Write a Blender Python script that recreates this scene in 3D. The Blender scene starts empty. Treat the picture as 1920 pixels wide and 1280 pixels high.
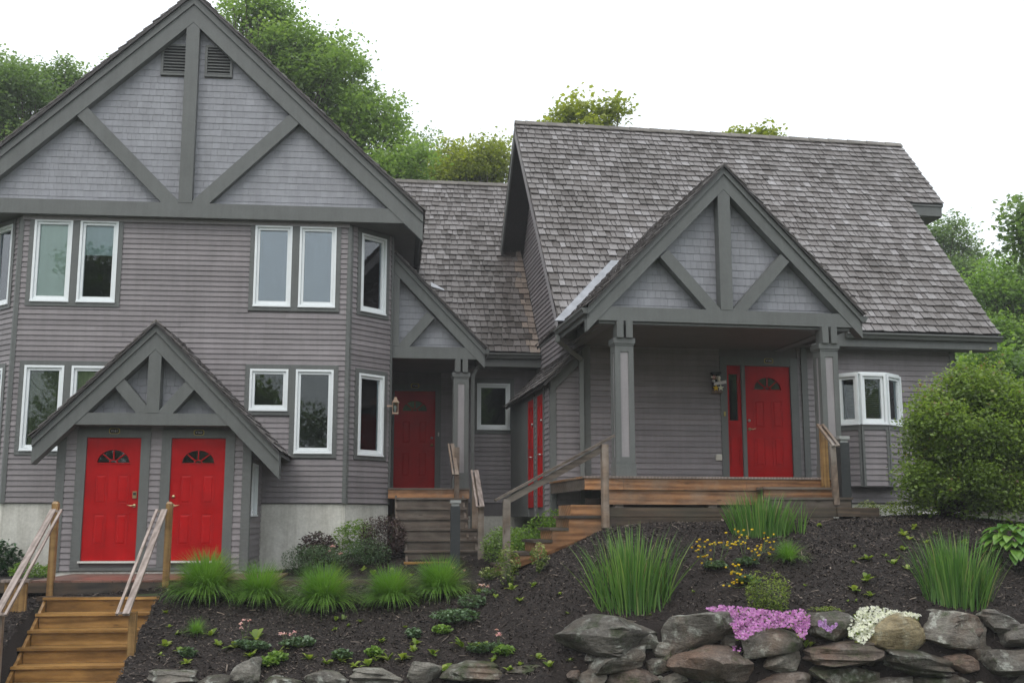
import bpy, math, random
import numpy as np
from math import radians, sin, cos, tan, pi
from mathutils import Vector, Matrix

random.seed(7)
RNG = np.random.default_rng(11)
SC = bpy.context.scene
COL = SC.collection

# ------------------------------------------------------------------ camera
F_PX = 2100.0                 # focal length in pixels of the 1920 px wide photograph
PITCH = radians(9.12)
CZ = 2.6                      # eye height above the drive
cam_d = bpy.data.cameras.new('camera')
cam_d.sensor_width = 36.0
cam_d.lens = F_PX / 1920.0 * 36.0
cam_d.clip_start = 0.1
cam_d.clip_end = 3000.0
cam = bpy.data.objects.new('camera', cam_d)
COL.objects.link(cam)
cam.location = (0, 0, CZ)
cam.rotation_euler = (radians(90) + PITCH, 0, 0)
SC.camera = cam

# ------------------------------------------------------------------ overcast sky + soft sun
SUN_EL, SUN_AZ = radians(58), radians(200)
CLOUD = 1.72
W = bpy.data.worlds.new('World')
SC.world = W
W.use_nodes = True
nt = W.node_tree
nt.nodes.clear()
sky = nt.nodes.new('ShaderNodeTexSky')
sky.sky_type = 'NISHITA'
sky.sun_disc = False
sky.sun_elevation = SUN_EL
sky.sun_rotation = SUN_AZ
sky.air_density = 1.0
sky.dust_density = 4.0
bg_sky = nt.nodes.new('ShaderNodeBackground')
bg_sky.inputs[1].default_value = 0.05
nt.links.new(sky.outputs[0], bg_sky.inputs[0])
bg_cloud = nt.nodes.new('ShaderNodeBackground')      # closed overcast cloud deck: standard overcast sky, zenith brighter than horizon
tcw = nt.nodes.new('ShaderNodeTexCoord')
sep = nt.nodes.new('ShaderNodeSeparateXYZ')
nt.links.new(tcw.outputs['Generated'], sep.inputs[0])
mrg = nt.nodes.new('ShaderNodeMapRange')
mrg.inputs[1].default_value, mrg.inputs[2].default_value = 0.0, 1.0
mrg.inputs[3].default_value, mrg.inputs[4].default_value = CLOUD * .60, CLOUD
nt.links.new(sep.outputs[2], mrg.inputs[0])
bg_cloud.inputs[0].default_value = (0.95, 0.985, 1.0, 1)
nt.links.new(mrg.outputs[0], bg_cloud.inputs[1])
addn = nt.nodes.new('ShaderNodeAddShader')
nt.links.new(bg_sky.outputs[0], addn.inputs[0])
nt.links.new(bg_cloud.outputs[0], addn.inputs[1])
wout = nt.nodes.new('ShaderNodeOutputWorld')
nt.links.new(addn.outputs[0], wout.inputs[0])

sun_d = bpy.data.lights.new('sun', 'SUN')
sun_d.energy = 0.6
sun_d.angle = radians(45)
sun_d.color = (1.0, 0.97, 0.93)
sun = bpy.data.objects.new('sun', sun_d)
COL.objects.link(sun)
sd = Vector((sin(SUN_AZ) * cos(SUN_EL), cos(SUN_AZ) * cos(SUN_EL), sin(SUN_EL)))
sun.rotation_euler = sd.to_track_quat('Z', 'Y').to_euler()
sun.location = (0, -20, 40)

SC.view_settings.view_transform = 'Standard'
SC.view_settings.look = 'None'
SC.view_settings.exposure = 0.0
SC.view_settings.gamma = 1.0
SC.view_settings.use_curve_mapping = False
SC.render.engine = 'CYCLES'
SC.cycles.use_denoising = True
SC.cycles.max_bounces = 8
SC.cycles.transparent_max_bounces = 12

# ------------------------------------------------------------------ geometry helpers
def ray(px, py):
    X = (px - 960.0) / F_PX
    U = (640.0 - py) / F_PX
    return Vector((X, cos(PITCH) - U * sin(PITCH), sin(PITCH) + U * cos(PITCH)))

def at_y(px, py, Y):
    r = ray(px, py)
    t = Y / r.y
    return Vector((r.x * t, Y, CZ + r.z * t))

def project(P):
    """world points (N,3) -> pixel coordinates of the photograph"""
    P = np.asarray(P, float)
    x, y, z = P[:, 0], P[:, 1], P[:, 2] - CZ
    f = y * cos(PITCH) + z * sin(PITCH)
    u = -y * sin(PITCH) + z * cos(PITCH)
    f = np.maximum(f, 0.01)
    return 960 + F_PX * x / f, 640 - F_PX * u / f

class Face:
    """vertical plane: A plan origin, dx plan direction (left to right seen from outside), n outward"""
    def __init__(self, A, dx):
        self.A = Vector(A).to_2d()
        self.dx = Vector(dx).to_2d().normalized()
        self.n = Vector((self.dx.y, -self.dx.x))
    def P(self, s, z, d=0.0):
        q = self.A + self.dx * s + self.n * d
        return (q.x, q.y, z)
    def off(self, d):
        return Face(self.A + self.n * d, self.dx)
    def px(self, x, y):
        r = ray(x, y)
        r2 = Vector((r.x, r.y))
        t = self.A.dot(self.n) / r2.dot(self.n)
        return (r2 * t - self.A).dot(self.dx), CZ + r.z * t

class Frame:
    def __init__(self, yaw):
        a = radians(yaw)
        self.d = Vector((cos(a), sin(a)))
        self.v = Vector((-sin(a), cos(a)))
    def plan(self, u, v):
        return self.d * u + self.v * v
    def P(self, u, v, z):
        q = self.plan(u, v)
        return Vector((q.x, q.y, z))
    def face(self, v):
        return Face(self.v * v, self.d)
    def wall(self, u0, v0, u1, v1):
        a, b = self.plan(u0, v0), self.plan(u1, v1)
        return Face(a, b - a), (b - a).length

HEX = [(0, 3, 2, 1), (4, 5, 6, 7), (0, 1, 5, 4), (1, 2, 6, 5), (2, 3, 7, 6), (3, 0, 4, 7)]

def hexa(face, s0, s1, z0, z1, d0, d1):
    p = face.P
    return [p(s0, z0, d0), p(s1, z0, d0), p(s1, z1, d0), p(s0, z1, d0),
            p(s0, z0, d1), p(s1, z0, d1), p(s1, z1, d1), p(s0, z1, d1)]

class MB:
    """mesh builder"""
    def __init__(self):
        self.v, self.f, self.r, self.sm = [], [], [], []
    def add(self, verts, faces, rnd=None, smooth=False):
        o = len(self.v)
        self.v += [tuple(x) for x in verts]
        self.f += [tuple(i + o for i in fc) for fc in faces]
        self.sm += [smooth] * len(faces)
        self.r += [random.random() if rnd is None else rnd] * len(verts)
        return self
    def box(self, face, s0, s1, z0, z1, d0, d1, rnd=None):
        if s0 > s1: s0, s1 = s1, s0
        if z0 > z1: z0, z1 = z1, z0
        return self.add(hexa(face, s0, s1, z0, z1, d0, d1), HEX, rnd)
    def wbox(self, x0, x1, y0, y1, z0, z1, rnd=None):
        return self.box(Face((0, 0), (1, 0)), x0, x1, z0, z1, -y1, -y0, rnd)
    def prism(self, face, poly, d0, d1, rnd=None):
        n = len(poly)
        v = [face.P(s, z, d0) for s, z in poly] + [face.P(s, z, d1) for s, z in poly]
        f = [tuple(range(n - 1, -1, -1)), tuple(range(n, 2 * n))]
        f += [(i, (i + 1) % n, (i + 1) % n + n, i + n) for i in range(n)]
        return self.add(v, f, rnd)
    def beam(self, P, Q, w, h, up=(0, 0, 1), rnd=None):
        """box along P-Q, w across, h along up"""
        P, Q = Vector(P), Vector(Q)
        t = (Q - P).normalized()
        x = t.cross(Vector(up)).normalized()
        u = x.cross(t).normalized()
        a, b = x * (w / 2), u * (h / 2)
        v = [P - a - b, P + a - b, P + a + b, P - a + b, Q - a - b, Q + a - b, Q + a + b, Q - a + b]
        return self.add(v, HEX, rnd)
    def tube(self, pts, rad, n=6, rnd=None):
        pts = [Vector(p) for p in pts]
        rings = []
        vs = []
        for i, p in enumerate(pts):
            t = (pts[min(i + 1, len(pts) - 1)] - pts[max(i - 1, 0)]).normalized()
            a = t.cross(Vector((0.31, 0.95, 0.1))).normalized()
            b = t.cross(a)
            r = rad[i] if hasattr(rad, '__len__') else rad
            for k in range(n):
                an = 2 * pi * k / n
                vs.append(p + a * (r * cos(an)) + b * (r * sin(an)))
        fs = []
        for i in range(len(pts) - 1):
            for k in range(n):
                fs.append((i * n + k, i * n + (k + 1) % n, (i + 1) * n + (k + 1) % n, (i + 1) * n + k))
        fs.append(tuple(range(n - 1, -1, -1)))
        fs.append(tuple(range((len(pts) - 1) * n, len(pts) * n)))
        return self.add(vs, fs, rnd, True)
    def mesh(self, name):
        return mesh_np(name, self.v, self.f, self.r, self.sm)
    def obj(self, name, mat, parent=None, **kw):
        return link(name, self.mesh(name), mat, parent, **kw)

def mesh_np(name, v, f, rnd=None, smooth=None):
    me = bpy.data.meshes.new(name)
    me.from_pydata(v, [], f)
    if rnd is not None:
        at = me.attributes.new('rnd', 'FLOAT', 'POINT')
        at.data.foreach_set('value', np.asarray(rnd, np.float32))
    if smooth is not None and any(smooth):
        me.polygons.foreach_set('use_smooth', np.asarray(smooth, bool))
    return me

def mesh_quads(name, V, nper, Fl, rnd=None, smooth=False):
    """V (N*nper,3) numpy, Fl list of faces inside one piece (quads)"""
    N = len(V) // nper
    Fl = np.asarray(Fl)
    k = Fl.shape[1]
    faces = (Fl[None] + (np.arange(N) * nper)[:, None, None]).reshape(-1, k)
    me = bpy.data.meshes.new(name)
    me.vertices.add(len(V))
    me.vertices.foreach_set('co', np.asarray(V, np.float32).ravel())
    me.loops.add(faces.size)
    me.loops.foreach_set('vertex_index', faces.astype(np.int32).ravel())
    me.polygons.add(len(faces))
    me.polygons.foreach_set('loop_start', np.arange(0, faces.size, k, dtype=np.int32))
    if smooth:
        me.polygons.foreach_set('use_smooth', np.ones(len(faces), bool))
    me.update(calc_edges=True)
    if rnd is not None:
        at = me.attributes.new('rnd', 'FLOAT', 'POINT')
        at.data.foreach_set('value', np.repeat(np.asarray(rnd, np.float32), nper))
    return me

def link(name, me, mat, parent=None, loc=None, rotz=0.0, scale=None, **props):
    o = bpy.data.objects.new(name, me)
    COL.objects.link(o)
    if mat is not None and me is not None and not me.materials:
        me.materials.append(mat)
    if loc is not None:
        o.location = loc
    if rotz:
        o.rotation_euler = (0, 0, rotz)
    if scale is not None:
        o.scale = (scale, scale, scale) if not hasattr(scale, '__len__') else scale
    if parent is not None:
        o.parent = parent
        if parent.type == 'EMPTY':
            o.matrix_parent_inverse = Matrix.Translation(-Vector(parent.location))
    for k, val in props.items():
        o[k] = val
    return o

def thing(name, loc, label, cat, group=None):
    o = bpy.data.objects.new(name, None)
    o.empty_display_size = 0.3
    COL.objects.link(o)
    o.location = loc
    o['label'] = label
    o['category'] = cat
    if group: o['group'] = group
    return o

def tag(o, label, cat, group=None):
    o['label'] = label
    o['category'] = cat
    if group: o['group'] = group
    return o

def emit(parent, name, pieces, mat, limit=300, rest_name=None):
    """pieces: (verts, faces, rnd[, mat]); the ones that show largest become objects, the rest one 'stuff' part"""
    if not pieces:
        return
    V = np.array([p[0] for p in pieces], float)              # all pieces have 8 corners
    px, py = project(V.reshape(-1, 3))
    px, py = px.reshape(len(pieces), -1), py.reshape(len(pieces), -1)
    w = np.clip(px.max(1), 0, 1920) - np.clip(px.min(1), 0, 1920)
    h = np.clip(py.max(1), 0, 1280) - np.clip(py.min(1), 0, 1280)
    order = np.argsort(-(w * h))
    rest = {}
    for rank, i in enumerate(order):
        p = pieces[i]
        m = p[3] if len(p) > 3 else mat
        if rank < limit:
            me = mesh_np(name, p[0], p[1], [p[2]] * len(p[0]))
            link(name, me, m, parent)
        else:
            rest.setdefault(m, MB()).add(p[0], p[1], p[2])
    for m, mb in rest.items():
        o = mb.obj(rest_name or name + '_covering', m, parent)
        o['kind'] = 'stuff'

def sub_intervals(a, b, cuts):
    out = [(a, b)]
    for c0, c1 in cuts:
        nx = []
        for x, y in out:
            if c1 <= x or c0 >= y:
                nx.append((x, y))
            else:
                if c0 > x: nx.append((x, c0))
                if c1 < y: nx.append((c1, y))
        out = nx
    return [(x, y) for x, y in out if y - x > 0.02]

def clap(face, s0, s1, z0, z1, holes=(), pitch=0.098, out=None, prof=None, split=3.0, base=0.0):
    """horizontal bevel siding; holes = (sa,sb,za,zb); prof(z)->(s0,s1)"""
    n = max(1, int(round((z1 - z0) / pitch)))
    pitch = (z1 - z0) / n
    for k in range(n):
        za, zb = z0 + k * pitch, z0 + (k + 1) * pitch
        zm = (za + zb) / 2
        a, b = (s0, s1) if prof is None else prof(zm)
        if b - a < 0.03: continue
        for x, y in sub_intervals(a, b, [(h[0], h[1]) for h in holes if h[2] < zm < h[3]]):
            xs = [x]
            while y - xs[-1] > split:
                nxt = xs[-1] + random.uniform(0.45, 1.0) * split
                if y - nxt < 0.4: break
                xs.append(nxt)
            xs.append(y)
            for q in range(len(xs) - 1):
                e = 0.0015 if q + 1 < len(xs) - 1 else 0
                a0, b0 = xs[q], xs[q + 1] - e
                w0 = 0.024 + random.uniform(-.002, .002)
                dz = random.uniform(-.0015, .0015)
                p = face.P
                v = [p(a0, za + dz, base), p(b0, za + dz, base), p(b0, zb, base), p(a0, zb, base),
                     p(a0, za + dz, base + w0), p(b0, za + dz, base + w0), p(b0, zb, base + .006), p(a0, zb, base + .006)]
                out.append((v, HEX, random.random()))

def wall_shingles(face, z0, z1, prof, out, pitch=0.127, holes=(), wmin=.07, wmax=.17, base=0.0):
    n = max(1, int(round((z1 - z0) / pitch)))
    for k in range(n):
        za, zb = z0 + k * pitch, z0 + (k + 1) * pitch
        a, b = prof((za + zb) / 2)
        if b - a < .04: continue
        for x, y in sub_intervals(a, b, [(h[0], h[1]) for h in holes if h[2] < (za + zb) / 2 < h[3]]):
            s = x
            while s < y - 1e-4:
                e = min(y, s + random.uniform(wmin, wmax))
                if y - e < .04: e = y
                dz = random.uniform(-.002, .002)
                w0 = .013 + random.uniform(-.002, .002)
                p = face.P
                g = .0012
                v = [p(s + g, za + dz, base), p(e - g, za + dz, base), p(e - g, zb, base), p(s + g, zb, base),
                     p(s + g, za + dz, base + w0), p(e - g, za + dz, base + w0), p(e - g, zb, base + .005), p(s + g, zb, base + .005)]
                out.append((v, HEX, random.random()))
                s = e

class RoofPlane:
    """O eave corner, du along the eave, dt up the slope, n outward"""
    def __init__(self, O, du, dt):
        self.O, self.du, self.dt = Vector(O), Vector(du).normalized(), Vector(dt).normalized()
        self.n = self.du.cross(self.dt).normalized()
    def P(self, s, t, d=0.0):
        return tuple(self.O + self.du * s + self.dt * t + self.n * d)

def roof_shingles(rp, s0, s1, t0, t1, out, expo=0.205, wmin=.075, wmax=.205, cut=None, rndf=None, matf=None, butt=.048):
    n = int(math.ceil((t1 - t0) / expo))
    for k in range(n):
        ta = t0 + k * expo
        a, b = (s0, s1) if cut is None else cut(ta + expo / 2)
        if b - a < .05: continue
        s = a - random.uniform(0, .02)
        while s < b - 1e-4:
            e = min(b + random.uniform(0, .012), s + random.uniform(wmin, wmax))
            if b - e < .06: e = b + random.uniform(0, .012)
            g = random.uniform(.004, .009)
            dt = random.uniform(-.013, .013)
            sk = random.uniform(-.008, .008)
            tb = min(ta + expo * 1.6, t1 + .01)
            lift = random.uniform(-.005, .009)
            p = rp.P
            h0, h1 = butt + lift, .008
            v = [p(s + g, ta + dt - sk, h0 - .018), p(e - g, ta + dt + sk, h0 - .018), p(e - g, tb, 0), p(s + g, tb, 0),
                 p(s + g, ta + dt - sk, h0), p(e - g, ta + dt + sk, h0), p(e - g, tb, h1), p(s + g, tb, h1)]
            r = random.random()
            if rndf: r = rndf((s + e) / 2, ta, r)
            m = matf((s + e) / 2, ta) if matf else None
            out.append((v, HEX, r, m) if m else (v, HEX, r))
            s = e

def panel_cells(mb, face, s0, s1, z0, z1, holes, d0, d1):
    ss = sorted({s0, s1, *[max(s0, min(s1, h[i])) for h in holes for i in (0, 1)]})
    zs = sorted({z0, z1, *[max(z0, min(z1, h[i])) for h in holes for i in (2, 3)]})
    for i in range(len(ss) - 1):
        j = 0
        while j < len(zs) - 1:
            def solid(jj):
                sm, zm = (ss[i] + ss[i + 1]) / 2, (zs[jj] + zs[jj + 1]) / 2
                return not any(h[0] < sm < h[1] and h[2] < zm < h[3] for h in holes)
            if not solid(j):
                j += 1
                continue
            k = j
            while k + 1 < len(zs) - 1 and solid(k + 1): k += 1
            mb.box(face, ss[i], ss[i + 1], zs[j], zs[k + 1], d0, d1, .5)
            j = k + 1

# ------------------------------------------------------------------ materials
def srgb(r, g, b):
    f = lambda c: (c / 255 / 12.92) if c / 255 <= .04045 else ((c / 255 + .055) / 1.055) ** 2.4
    return (f(r), f(g), f(b))

class MN:
    def __init__(self, name):
        self.m = bpy.data.materials.new(name)
        self.m.use_nodes = True
        self.t = self.m.node_tree
        self.t.nodes.clear()
        self.out = self.t.nodes.new('ShaderNodeOutputMaterial')
    def n(self, typ, **kw):
        nd = self.t.nodes.new(typ)
        for k, v in kw.items():
            setattr(nd, k, v)
        return nd
    def l(self, a, b):
        self.t.links.new(a, b)
    def coord(self, scale=(1, 1, 1), kind='Object'):
        tc = self.n('ShaderNodeTexCoord')
        mp = self.n('ShaderNodeMapping')
        mp.inputs['Scale'].default_value = scale
        self.l(tc.outputs[kind], mp.inputs[0])
        return mp.outputs[0]
    def noise(self, scale, detail=4, rough=.6, vec=None, dist=0.0):
        nz = self.n('ShaderNodeTexNoise')
        nz.inputs['Scale'].default_value = scale
        nz.inputs['Detail'].default_value = detail
        nz.inputs['Roughness'].default_value = rough
        nz.inputs['Distortion'].default_value = dist
        if vec is not None: self.l(vec, nz.inputs['Vector'])
        return nz.outputs['Fac']
    def ramp(self, fac, stops):
        r = self.n('ShaderNodeValToRGB')
        el = r.color_ramp.elements
        while len(el) < len(stops): el.new(0.5)
        for e, (p, c) in zip(el, stops):
            e.position = p
            e.color = (*c, 1) if len(c) == 3 else c
        self.l(fac, r.inputs[0])
        return r.outputs[0]
    def mix(self, a, b, fac, mode='MIX'):
        m = self.n('ShaderNodeMix', data_type='RGBA', blend_type=mode)
        for sock, val in ((m.inputs[0], fac), (m.inputs[6], a), (m.inputs[7], b)):
            if hasattr(val, 'is_output'): self.l(val, sock)
            elif isinstance(val, (int, float)): sock.default_value = val
            else: sock.default_value = (*val, 1)
        return m.outputs[2]
    def math(self, op, a, b):
        m = self.n('ShaderNodeMath', operation=op)
        for s, v in ((m.inputs[0], a), (m.inputs[1], b)):
            if hasattr(v, 'is_output'): self.l(v, s)
            else: s.default_value = v
        return m.outputs[0]
    def attr(self, name='rnd'):
        a = self.n('ShaderNodeAttribute', attribute_name=name)
        return a.outputs['Fac']
    def bump(self, h, strength=.3, dist=.01):
        b = self.n('ShaderNodeBump')
        b.inputs['Strength'].default_value = strength
        b.inputs['Distance'].default_value = dist
        self.l(h, b.inputs['Height'])
        return b.outputs[0]
    def pbr(self, color, rough=.6, bump=None, spec=.4, metal=0.0):
        p = self.n('ShaderNodeBsdfPrincipled')
        for nm, v in (('Base Color', color), ('Roughness', rough), ('Specular IOR Level', spec), ('Metallic', metal)):
            if hasattr(v, 'is_output'): self.l(v, p.inputs[nm])
            elif nm == 'Base Color': p.inputs[nm].default_value = (*v, 1)
            else: p.inputs[nm].default_value = v
        if bump is not None: self.l(bump, p.inputs['Normal'])
        self.l(p.outputs[0], self.out.inputs[0])
        return p

def painted(name, c, amt=.12, rough=.55, grain=(1, 1, 1), streak=True, rnd=.10):
    """painted timber: board to board tone, faint grain, dirt blotches and weather streaks"""
    m = MN(name)
    blot = m.noise(1.7, 5, .65, m.coord((1, 1, 1)))
    fine = m.noise(14, 4, .6, m.coord((grain[0], grain[1], grain[2])))
    c0 = tuple(x * (1 - rnd) for x in c)
    c1 = tuple(min(1, x * (1 + rnd)) for x in c)
    col = m.mix(c0, c1, m.attr())
    v = m.ramp(blot, [(.25, (1 - amt,) * 3), (.75, (1 + amt,) * 3)])
    col = m.mix(col, v, 1.0, 'MULTIPLY')
    v2 = m.ramp(fine, [(.3, (1 - amt * .6,) * 3), (.7, (1 + amt * .6,) * 3)])
    col = m.mix(col, v2, 1.0, 'MULTIPLY')
    if streak:
        st = m.noise(1.0, 3, .7, m.coord((9, 9, .7)))
        col = m.mix(col, m.ramp(st, [(.35, (.86, .86, .85)), (.6, (1.03, 1.03, 1.03))]), .6, 'MULTIPLY')
    m.pbr(col, rough, m.bump(fine, .12, .004), .35)
    return m.m

M = {}
M['siding'] = painted('siding_paint', (.221, .201, .207), .14, .55, (.35, .35, 9), rnd=.12)
M['shingle_paint'] = painted('gable_shingle_paint', (.280, .286, .312), .12, .6, (22, 22, .9), rnd=.055)
M['trim'] = painted('trim_paint', (.127, .134, .129), .10, .5, (2, 2, 2), rnd=.06)
M['trim_dark'] = painted('soffit_paint', (.120, .122, .118), .10, .6, (2, 2, 2), rnd=.05)
M['column_panel'] = painted('column_panel_paint', (.29, .272, .28), .08, .5, (2, 2, 2), rnd=.03)
M['core'] = painted('wall_backing', (.14, .13, .133), .05, .8)
M['white'] = painted('white_vinyl', (.78, .82, .83), .04, .35, streak=False, rnd=.02)
M['sill_white'] = painted('threshold_metal', (.62, .61, .57), .1, .35, streak=False, rnd=.02)

def red_paint(name, c):
    m = MN(name)
    b = m.noise(2.2, 5, .6, m.coord((1, 1, 1)))
    col = m.mix(c, m.ramp(b, [(.3, (.78, .78, .78)), (.7, (1.10, 1.10, 1.10))]), 1.0, 'MULTIPLY')
    drip = m.noise(1.0, 3, .7, m.coord((16, 16, .8)))
    col = m.mix(col, m.ramp(drip, [(.3, (.8, .8, .8)), (.55, (1, 1, 1))]), .35, 'MULTIPLY')
    m.pbr(col, m.ramp(b, [(.3, (.28,) * 3), (.7, (.5,) * 3)]), m.bump(m.noise(30, 2, .5, m.coord((1, 1, .1))), .08, .002), .10)
    return m.m
M['red'] = red_paint('red_door_paint', (.42, .007, .008))

# roof shakes: weathered cedar, silver to brown, wet
def shake(name, stops, rough=.5):
    m = MN(name)
    base = m.ramp(m.attr(), stops)
    g = m.noise(1.0, 5, .65, m.coord((46, 30, 5)))
    col = m.mix(base, m.ramp(g, [(.28, (.62, .61, .6)), (.7, (1.25, 1.25, 1.26))]), 1.0, 'MULTIPLY')
    bl = m.noise(.7, 6, .65, m.coord((1, .6, .45)))
    col = m.mix(col, m.ramp(bl, [(.32, (.66, .64, .61)), (.68, (1.16, 1.16, 1.17))]), 1.0, 'MULTIPLY')
    m.pbr(col, rough, m.bump(g, .5, .006), .45)
    return m.m
M['shake'] = shake('weathered_cedar_shake', [(0, (.072, .062, .056)), (.12, (.118, .105, .099)), (.5, (.158, .145, .141)), (.88, (.200, .188, .186)), (1, (.265, .255, .258))])
M['shake_new'] = shake('fresh_cedar_shake', [(0, (.20, .165, .14)), (1, (.33, .275, .235))])
M['shake_dark'] = shake('roof_underlay', [(0, (.03, .027, .026)), (1, (.05, .045, .044))])
M['ridge'] = shake('ridge_cap_shake', [(0, (.085, .075, .062)), (1, (.15, .135, .115))])

def metal(name, c, rough, met=1.0):
    m = MN(name)
    b = m.noise(6, 4, .6, m.coord())
    m.pbr(m.mix(c, m.ramp(b, [(.3, (.8, .8, .8)), (.7, (1.1, 1.1, 1.1))]), 1.0, 'MULTIPLY'), rough, None, .5, met)
    return m.m
M['flash'] = metal('galvanised_flashing', (.30, .31, .33), .55)
M['gutter'] = painted('gutter_paint', (.105, .11, .105), .08, .35, streak=False)
M['downspout'] = painted('downspout_paint', (.16, .168, .16), .08, .4, streak=False)
M['brass'] = metal('brass', (.62, .50, .28), .28)
M['copper'] = metal('aged_copper', (.42, .29, .22), .4)
M['steel'] = metal('satin_steel', (.6, .6, .58), .3)
M['black'] = painted('black_plate', (.02, .02, .02), .05, .4, streak=False)
M['gold'] = painted('gold_line', (.42, .34, .08), .05, .4, streak=False)
M['ivory'] = painted('ivory_plastic', (.60, .57, .50), .05, .4, streak=False)
M['letter'] = painted('letter_white', (.62, .6, .6), .03, .5, streak=False)

def glass(name, tint=(.82, .88, .86), ior=1.55):
    m = MN(name)
    fr = m.n('ShaderNodeFresnel')
    fr.inputs[0].default_value = ior
    gl = m.n('ShaderNodeBsdfGlossy')
    gl.inputs['Roughness'].default_value = 0.015
    gl.inputs[0].default_value = (.93, .96, 1, 1)
    wob = m.noise(1.3, 2, .5, m.coord())
    bp = m.bump(wob, .05, .02)
    m.l(bp, gl.inputs['Normal'])
    tr = m.n('ShaderNodeBsdfTransparent')
    tr.inputs[0].default_value = (*tint, 1)
    mx = m.n('ShaderNodeMixShader')
    m.l(fr.outputs[0], mx.inputs[0])
    m.l(tr.outputs[0], mx.inputs[1])
    m.l(gl.outputs[0], mx.inputs[2])
    m.l(mx.outputs[0], m.out.inputs[0])
    return m.m
M['glass'] = glass('window_glass')
M['glass2'] = glass('coated_window_glass', (.75, .82, .84), 2.0)

def cloth(name, c, stripes=0, amt=.05):
    m = MN(name)
    f = m.noise(3, 3, .5, m.coord((6, 6, .3)))
    col = m.mix(c, m.ramp(f, [(.3, (1 - amt,) * 3), (.7, (1 + amt,) * 3)]), 1.0, 'MULTIPLY')
    m.pbr(col, .8, None, .2)
    return m.m
M['blind'] = cloth('roller_blind_fabric', (.86, .90, .84))
M['blind2'] = cloth('pale_blind_fabric', (.62, .68, .74))
M['curtain'] = cloth('olive_curtain', (.16, .17, .09), amt=.3)
M['curtain2'] = cloth('straw_curtain', (.42, .42, .24), amt=.2)
M['slat'] = cloth('tan_blind_slat', (.24, .20, .14))

def concrete(name, c):
    m = MN(name)
    b = m.noise(1.1, 6, .65, m.coord())
    f = m.noise(22, 5, .6, m.coord())
    st = m.noise(1.0, 4, .7, m.coord((5, 5, .5)))
    col = m.mix(c, m.ramp(b, [(.3, (.78, .78, .76)), (.7, (1.12, 1.12, 1.12))]), 1.0, 'MULTIPLY')
    col = m.mix(col, m.ramp(st, [(.3, (.7, .69, .66)), (.6, (1.05, 1.05, 1.05))]), .7, 'MULTIPLY')
    col = m.mix(col, m.ramp(f, [(.35, (.9, .9, .9)), (.65, (1.06, 1.06, 1.06))]), 1.0, 'MULTIPLY')
    m.pbr(col, .75, m.bump(f, .3, .006), .3)
    return m.m
M['concrete'] = concrete('concrete', (.68, .67, .62))

def wood(name, ca, cb, stretch, rough=.45, cc=None):
    """grain runs along the axis with the small stretch value"""
    m = MN(name)
    tc = m.n('ShaderNodeTexCoord')
    r1 = m.n('ShaderNodeMapping'); r1.inputs['Rotation'].default_value = (0, 0, radians(-8.0))
    s1 = m.n('ShaderNodeMapping'); s1.inputs['Scale'].default_value = stretch
    m.l(tc.outputs['Object'], r1.inputs[0]); m.l(r1.outputs[0], s1.inputs[0])
    co = s1.outputs[0]
    g = m.noise(1.0, 6, .62, co, .6)
    ring = m.n('ShaderNodeTexWave', wave_type='RINGS', rings_direction='X' if stretch[0] < stretch[2] else 'Z')
    ring.inputs['Scale'].default_value = .55
    ring.inputs['Distortion'].default_value = 5
    ring.inputs['Detail'].default_value = 3
    m.l(co, ring.inputs['Vector'])
    mixf = m.math('ADD', m.math('MULTIPLY', g, .65), m.math('MULTIPLY', ring.outputs['Fac'], .35))
    col = m.ramp(mixf, [(.25, ca), (.75, cb)])
    big = m.noise(1.6, 4, .6, m.coord())
    if cc: col = m.mix(col, cc, m.ramp(big, [(.45, (0, 0, 0)), (.72, (1, 1, 1))]))
    rv = m.ramp(m.attr(), [(0, (.74, .74, .74)), (1, (1.18, 1.18, 1.18))])
    col = m.mix(col, rv, 1.0, 'MULTIPLY')
    wet = m.noise(2.6, 6, .7, m.coord((1, 1, 3)))
    col = m.mix(col, m.ramp(wet, [(.36, (.45, .42, .40)), (.58, (1.08, 1.08, 1.08))]), .6, 'MULTIPLY')
    kn = m.n('ShaderNodeTexVoronoi')
    kn.inputs['Scale'].default_value = 1.0
    m.l(m.coord((1.9, 1.9, 7) if stretch[0] < stretch[2] else (7, 7, 1.9)), kn.inputs['Vector'])
    col = m.mix(m.mix(col, (.25, .2, .17), .75, 'MULTIPLY'), col, m.ramp(kn.outputs['Distance'], [(.05, (0, 0, 0)), (.11, (1, 1, 1))]))
    m.pbr(col, rough, m.bump(mixf, .35, .004), .5)
    return m.m
HX = (1.1, 4, 13)       # boards running along x
VX = (26, 26, 1.6)       # upright posts
M['w_new'] = wood('fresh_treated_pine', (.22, .112, .032), (.48, .272, .090), HX, .30, (.27, .145, .048))
M['w_new_v'] = wood('fresh_treated_pine_post', (.21, .115, .042), (.37, .225, .085), VX, .38)
M['w_deck'] = wood('cedar_deck_timber', (.16, .068, .027), (.42, .210, .092), HX, .42, (.28, .21, .15))
M['w_old'] = wood('weathered_timber', (.060, .044, .033), (.150, .115, .088), HX, .5, (.17, .145, .12))
M['w_old_v'] = wood('weathered_post', (.12, .080, .052), (.25, .180, .130), VX, .5, (.27, .24, .21))
M['w_dark'] = wood('dark_railway_timber', (.030, .026, .024), (.085, .068, .055), HX, .5, (.12, .075, .045))
M['w_mid'] = wood('brown_landscape_timber', (.050, .034, .022), (.125, .085, .054), HX, .5, (.075, .066, .045))
M['w_rail'] = wood('silvered_rail_board', (.20, .155, .13), (.38, .31, .275), (12, 2, 3), .42)
M['w_deckred'] = wood('stained_landing_boards', (.13, .06, .045), (.24, .13, .10), HX, .35)
M['bollard'] = painted('charcoal_bollard', (.040, .044, .046), .12, .5, (2, 2, 2), streak=True)
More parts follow.
